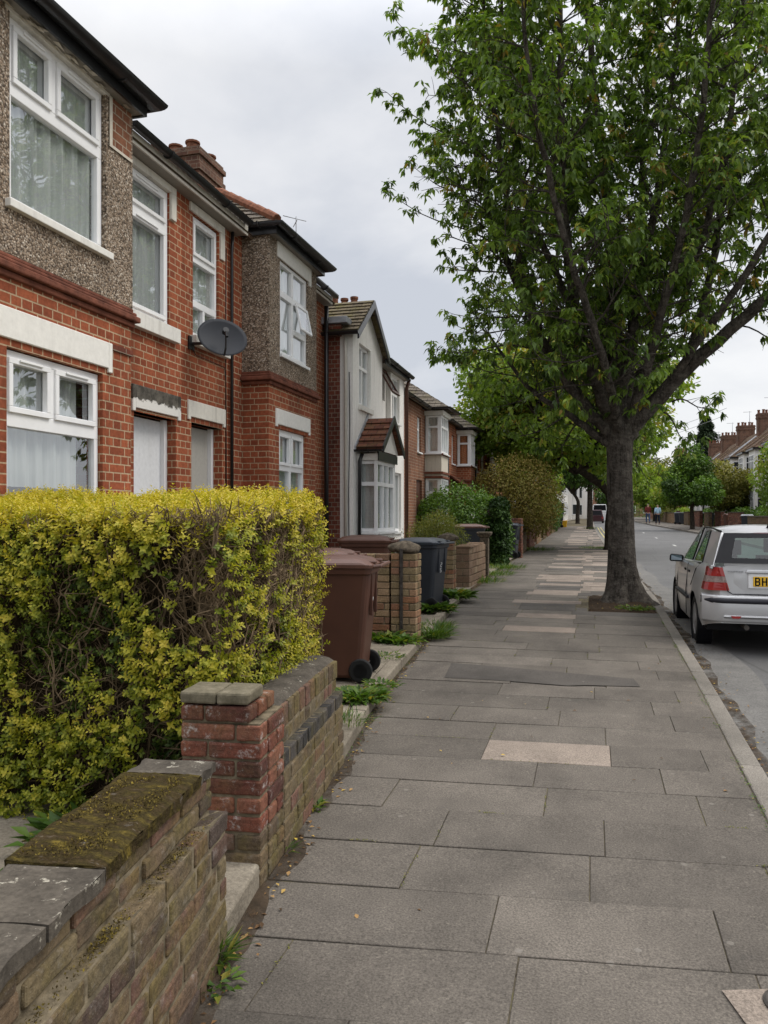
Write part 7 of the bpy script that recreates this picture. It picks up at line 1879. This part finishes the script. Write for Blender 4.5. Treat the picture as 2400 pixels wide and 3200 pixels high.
        for y in RX:
            xo = .755
            mb = MB(); mb.lathe((s*xo, y, RW), [(.19, s*-.17), (.26, s*-.17), (RW, s*-.14), (RW, s*-.02), (.265, s*.012), (.20, s*.012), (.19, s*-.02)], 30, axis='X'); wv = mb.build('wheel', M['rubber'], t, bevel=.006)
            mb = MB(); mb.lathe((s*xo, y, RW), [(.03, s*.004), (.05, s*.008), (.06, s*.0), (.17, s*-.012), (.195, s*.006), (.203, s*.0)], 24, axis='X'); mb.build('hubcap', M['alloy'], wv)
            mb = MB(); mb.lathe((s*.60, y, RW), [(.0, s*.0), (.342, s*.0), (.342, s*.172), (.335, s*.172), (.335, s*.01)], 26, axis='X'); mb.build('wheel_arch', M['car_black'], t)
    mb = MB(); mb.tube([(-.33, -.03, .30), (-.33, .3, .30)], .028, 10); mb.build('exhaust', M['iron'], t)
    mb = MB(); mb.tube([(.0, .52, 1.40), (0, .50, 1.45)], [.025, .008], 8); mb.tube([(0, .50, 1.45), (0, .38, 1.53)], .004, 5); mb.build('aerial', M['car_black'], t)
    # hint of raised lettering left out: maker's badge only as a thin chrome strip of strokes
    mb = MB()
    for k in range(6): mb.box(-.52+k*.028, -.004, .913, -.50+k*.028, .004, .928)
    mb.build('badge_lettering', M['alloy'], t)
parked_car()

def far_vehicle(name, label, cat, loc, rz, L, W, H, mat, group=None, van=False):
    t = thing(name, label, cat, loc, rz, group); mb = MB()
    h = H*.55 if not van else H*.5
    P = []
    for y, w, z in ((0, .9, h*.95), (.1, 1, h), (L*.3, 1, h), (L*.7, 1, h*.97), (L-.12, .96, h*.8), (L, .85, h*.7)):
        P.append([(-W/2*w, y, .22), (-W/2*w*1.02, y, z*.6), (-W/2*w*.95, y, z), (W/2*w*.95, y, z), (W/2*w*1.02, y, z*.6), (W/2*w, y, .22)])
    mb.grid(P); mb.poly(P[0][::-1]); mb.poly(P[-1]); mb.build('body', M[mat], t, bevel=.05)
    mb = MB(); b0, b1, t0, t1 = (.03, L*.72, .25, L*.55) if not van else (.02, L*.85, .06, L*.68)
    mb.hexa([(-W*.46, b0, h), (W*.46, b0, h), (W*.46, b1, h*.97), (-W*.46, b1, h*.97), (-W*.38, t0, H), (W*.38, t0, H), (W*.38, t1, H), (-W*.38, t1, H)]); c = mb.build('cabin', M[mat], t, bevel=.05)
    mb = MB(); e = .008; mb.poly([(-W*.40, b0+.03-e, h+.06), (W*.40, b0+.03-e, h+.06), (W*.35, t0-.045-e, H-.08), (-W*.35, t0-.045-e, H-.08)]); mb.build('rear_window', M['car_black'], t)
    for s in (-1, 1):
        mb = MB(); p = [(s*(W*.455+e), b0+.25, h+.05), (s*(W*.455+e), b1-.4, h+.05), (s*(W*.39+e), t1-.1, H-.09), (s*(W*.39+e), t0+.15, H-.09)]; mb.poly(p if s > 0 else p[::-1]); mb.build('side_window', M['car_black'], t)
    for s in (-1, 1):
        for y in (L*.19, L*.81):
            mb = MB(); mb.lathe((s*(W*.5-.16), y, .3), [(.1, 0), (.3, 0), (.3, s*.17), (.18, s*.18), (.1, s*.17)], 16, axis='X'); mb.build('wheel', M['rubber'], t)
        mb = MB(); mb.box(s*W*.42-.09, -.012, h*.62, s*W*.42+.09, .05, h*.85); mb.build('tail_lamp', M['lamp_red'], t)
    return t
far_vehicle('parked_car', 'dark red car parked far down the left kerb', 'car', (.35, 84, gz(84)-.115), 0, 4.1, 1.7, 1.42, 'dark_car', 'far parked cars')
far_vehicle('parked_van', 'white van parked beyond the dark red car', 'van', (.9, 96, gz(96)-.115), 0, 4.8, 1.9, 2.1, 'white_car', None, True)
far_vehicle('parked_car', 'bright red car at the far bend of the road', 'car', (2.6, 124, gz(124)-.115), R(-20), 4.1, 1.7, 1.4, 'red_car', 'far parked cars')

# ------------------------------------------------------------------ people
def person(label, loc, rz, h, top, legs, hair, jacket_len=.52, arm=0.0):
    """one continuous skinned body with clothes as slightly larger shells, walking away"""
    t = thing('person', label, 'person', loc, rz, 'people walking on the far pavement'); k = h/1.72
    def skin(name, joints, edges, mat, par, sub=2):
        me = bpy.data.meshes.new(name); me.from_pydata([Vector(p[:3])*k for p in joints], edges, []); me.materials.append(M[mat])
        o = bpy.data.objects.new(name, me); COL.objects.link(o); o.parent = par
        s = o.modifiers.new('skin', 'SKIN'); s.use_smooth_shade = True
        for v, p in zip(me.skin_vertices[0].data, joints): v.radius = (p[3]*k, (p[4] if len(p) > 4 else p[3])*k)
        me.skin_vertices[0].data[0].use_root = True
        u = o.modifiers.new('sub', 'SUBSURF'); u.levels = sub; u.render_levels = sub
        return o
    st = .17
    J = [(0, 0, .92, .13, .10), (0, .01, 1.12, .12, .09), (0, .01, 1.36, .15, .095), (0, .0, 1.47, .055), (0, .015, 1.56, .07, .08), (0, .02, 1.66, .07, .085),
         (-.09, .02, .86, .085), (-.095, st*.6, .48, .058), (-.095, st*.7, .09, .04), (-.095, st*.7+.15, .035, .035),
         (.09, .0, .86, .085), (.095, -st*.3, .48, .058), (.095, -st, .12, .04), (.095, -st+.13, .035, .035),
         (-.19, 0, 1.40, .05), (-.235, -.05, 1.13, .042), (-.22, .06, .90, .032), (-.215, .10, .82, .03),
         (.19, 0, 1.40, .05), (.235, -.03, 1.13, .042), (.22, .10, .92, .032), (.21, .15, .85, .03)]
    E = [(0, 1), (1, 2), (2, 3), (3, 4), (4, 5), (0, 6), (6, 7), (7, 8), (8, 9), (0, 10), (10, 11), (11, 12), (12, 13), (2, 14), (14, 15), (15, 16), (16, 17), (2, 18), (18, 19), (19, 20), (20, 21)]
    skin('body', J, E, 'skin', t)
    lo = 1.40-jacket_len
    S = [(0, 0, lo, .165, .13), (0, .01, 1.12, .155, .12), (0, .01, 1.36, .175, .115), (0, 0, 1.45, .075), (-.19, 0, 1.40, .068), (-.24, -.05, 1.13, .058), (-.225, .05, .93, .046), (.19, 0, 1.40, .068), (.24, -.03, 1.13, .058), (.225, .09, .95, .046)]
    skin('jacket', S, [(0, 1), (1, 2), (2, 3), (2, 4), (4, 5), (5, 6), (2, 7), (7, 8), (8, 9)], top, t)
    Lg = [(0, 0, .95, .145, .115), (-.09, .02, .84, .10), (-.095, st*.6, .48, .075), (-.095, st*.7, .10, .058), (.09, .0, .84, .10), (.095, -st*.3, .48, .075), (.095, -st, .13, .058)]
    skin('trousers', Lg, [(0, 1), (1, 2), (2, 3), (0, 4), (4, 5), (5, 6)], legs, t)
    skin('hair', [(0, -.005, 1.62, .084, .088), (0, .0, 1.69, .08, .09)], [(0, 1)], hair, t)
    for s, y in ((-1, st*.7), (1, -st)):
        skin('shoe', [(s*.095, y-.03, .045 + (0 if s < 0 else .03), .045, .04), (s*.095, y+.14, .035, .042, .032)], [(0, 1)], 'car_black', t, 1)
person('person in a pale blue jacket and dark trousers walking away', (5.42, 69.5, gz(69.5)), R(14), 1.72, 'cloth_blue', 'cloth_navy', 'hair')
person('person in a dark red top and jeans walking ahead of the one in pale blue', (4.95 if False else 5.05, 75.8, gz(75.8)), R(14), 1.86, 'cloth_red', 'cloth_jean', 'hair_grey')

# ------------------------------------------------------------------ bins, walls and a fence across the road
def across():
    rs = random.Random(9)
    def small_bin(label, body, lid, x, y, rz):
        t = thing('wheelie_bin', label, 'wheelie bin', (x, y, gz(y)), rz, 'wheelie bins across the road'); mb = MB()
        mb.hexa([(-.25, -.22, .05), (.22, -.22, .05), (.22, .22, .05), (-.25, .22, .05), (-.34, -.29, .98), (.3, -.29, .98), (.3, .29, .98), (-.34, .29, .98)]); mb.build('body', M[body], t, bevel=.03)
        mb = MB(); mb.hexa([(-.38, -.31, .982), (.33, -.31, .982), (.33, .31, .982), (-.38, .31, .982), (-.32, -.24, 1.07), (.24, -.24, 1.07), (.24, .24, 1.07), (-.32, .24, 1.07)]); mb.build('lid', M[lid], t, bevel=.02)
        for s in (-.24, .24): mb = MB(); mb.lathe((.22, s-.02, .1), [(.02, 0), (.1, 0), (.1, .04), (.02, .04)], 14, axis='Y'); mb.build('wheel', M['rubber'], t)
    B = [('charcoal bin across the road nearest the blue-jacketed walker', 'bin_grey', 'bin_grey_lid', 7.35, 72.6), ('charcoal bin across the road, second from the blue-jacketed walker', 'bin_grey', 'bin_grey', 7.62, 71.4), ('tan bin across the road left of the dark tree trunk', 'stone', 'bin_lid', 7.85, 69.4),
         ('black bin across the road just right of the dark tree trunk', 'car_black', 'bin_grey_lid', 8.1, 64.8), ('black bin across the road beside the red brick pier', 'bin_grey', 'car_black', 8.3, 60.6), ('charcoal bin with pale lid across the road behind the car roof', 'bin_grey', 'lead', 8.5, 57.2), ('brown bin across the road behind the car aerial', 'bin_brown', 'bin_lid', 8.5, 53.3), ('charcoal bin with pale lid at the right edge across the road', 'bin_grey', 'lead', 8.6, 48.2)]
    for lb, b, l, x, y in B: small_bin(lb, b, l, x, y, R(180+rs.uniform(-12, 12)))
    Wl = [(84, 96, 1.1, 'stock', 'mossy brick wall across the road beyond the walkers'), (75.2, 83, 1.1, 'stock2', 'yellow brick wall across the road beside the walkers'), (73.2, 74.6, 1.25, 'pier', 'red brick gate pier wall right of the walkers'), (66.2, 68.8, 1.15, 'stock', 'stock brick wall across the road left of the dark trunk'), (61.5, 63.9, 1.2, 'pier', 'red brick wall across the road right of the dark trunk'), (58.2, 59.8, 1.15, 'stock', 'stock brick wall across the road between two bins'), (54.2, 56.2, 1.2, 'pier', 'reddish brick wall across the road behind the car'), (49.2, 52.3, 1.25, 'pier', 'pinkish brick wall across the road at the right'), (42.0, 47.2, 1.1, 'stock', 'stock brick wall across the road at the right edge')]
    for a, b, h, mt, lb in Wl:
        xa, xb = xr(a)+2.35, xr(b)+2.35; z = gz(a)-.03
        t = thing('garden_wall', lb, 'garden wall', (xa, a, z), group='front garden walls across the road'); mb = MB(); n = int(h/.085); d = Vector((xb-xa, b-a, 0))
        brick_run(mb, d, -d, (-1, 0, 0), d.length, 0, n, 0, .085, bl=.3); brick_run(mb, (.0, 0, 0), (1, 0, 0), (0, -1, 0), .22, 0, n, 0, .085)
        mb.build('brickwork', M[mt], t)
        mb = MB(); mb.obox((.008, .012, 0), d*.995, (.21, 0, 0), (0, 0, h-.01)); mb.build('mortar_core', M['mortar'], t)
        mb = MB(); mb.obox((-.03, -.03, n*.085), d*1.005, (.28, 0, 0), (0, 0, .05)); mb.build('coping', M['cop'], t)
across()
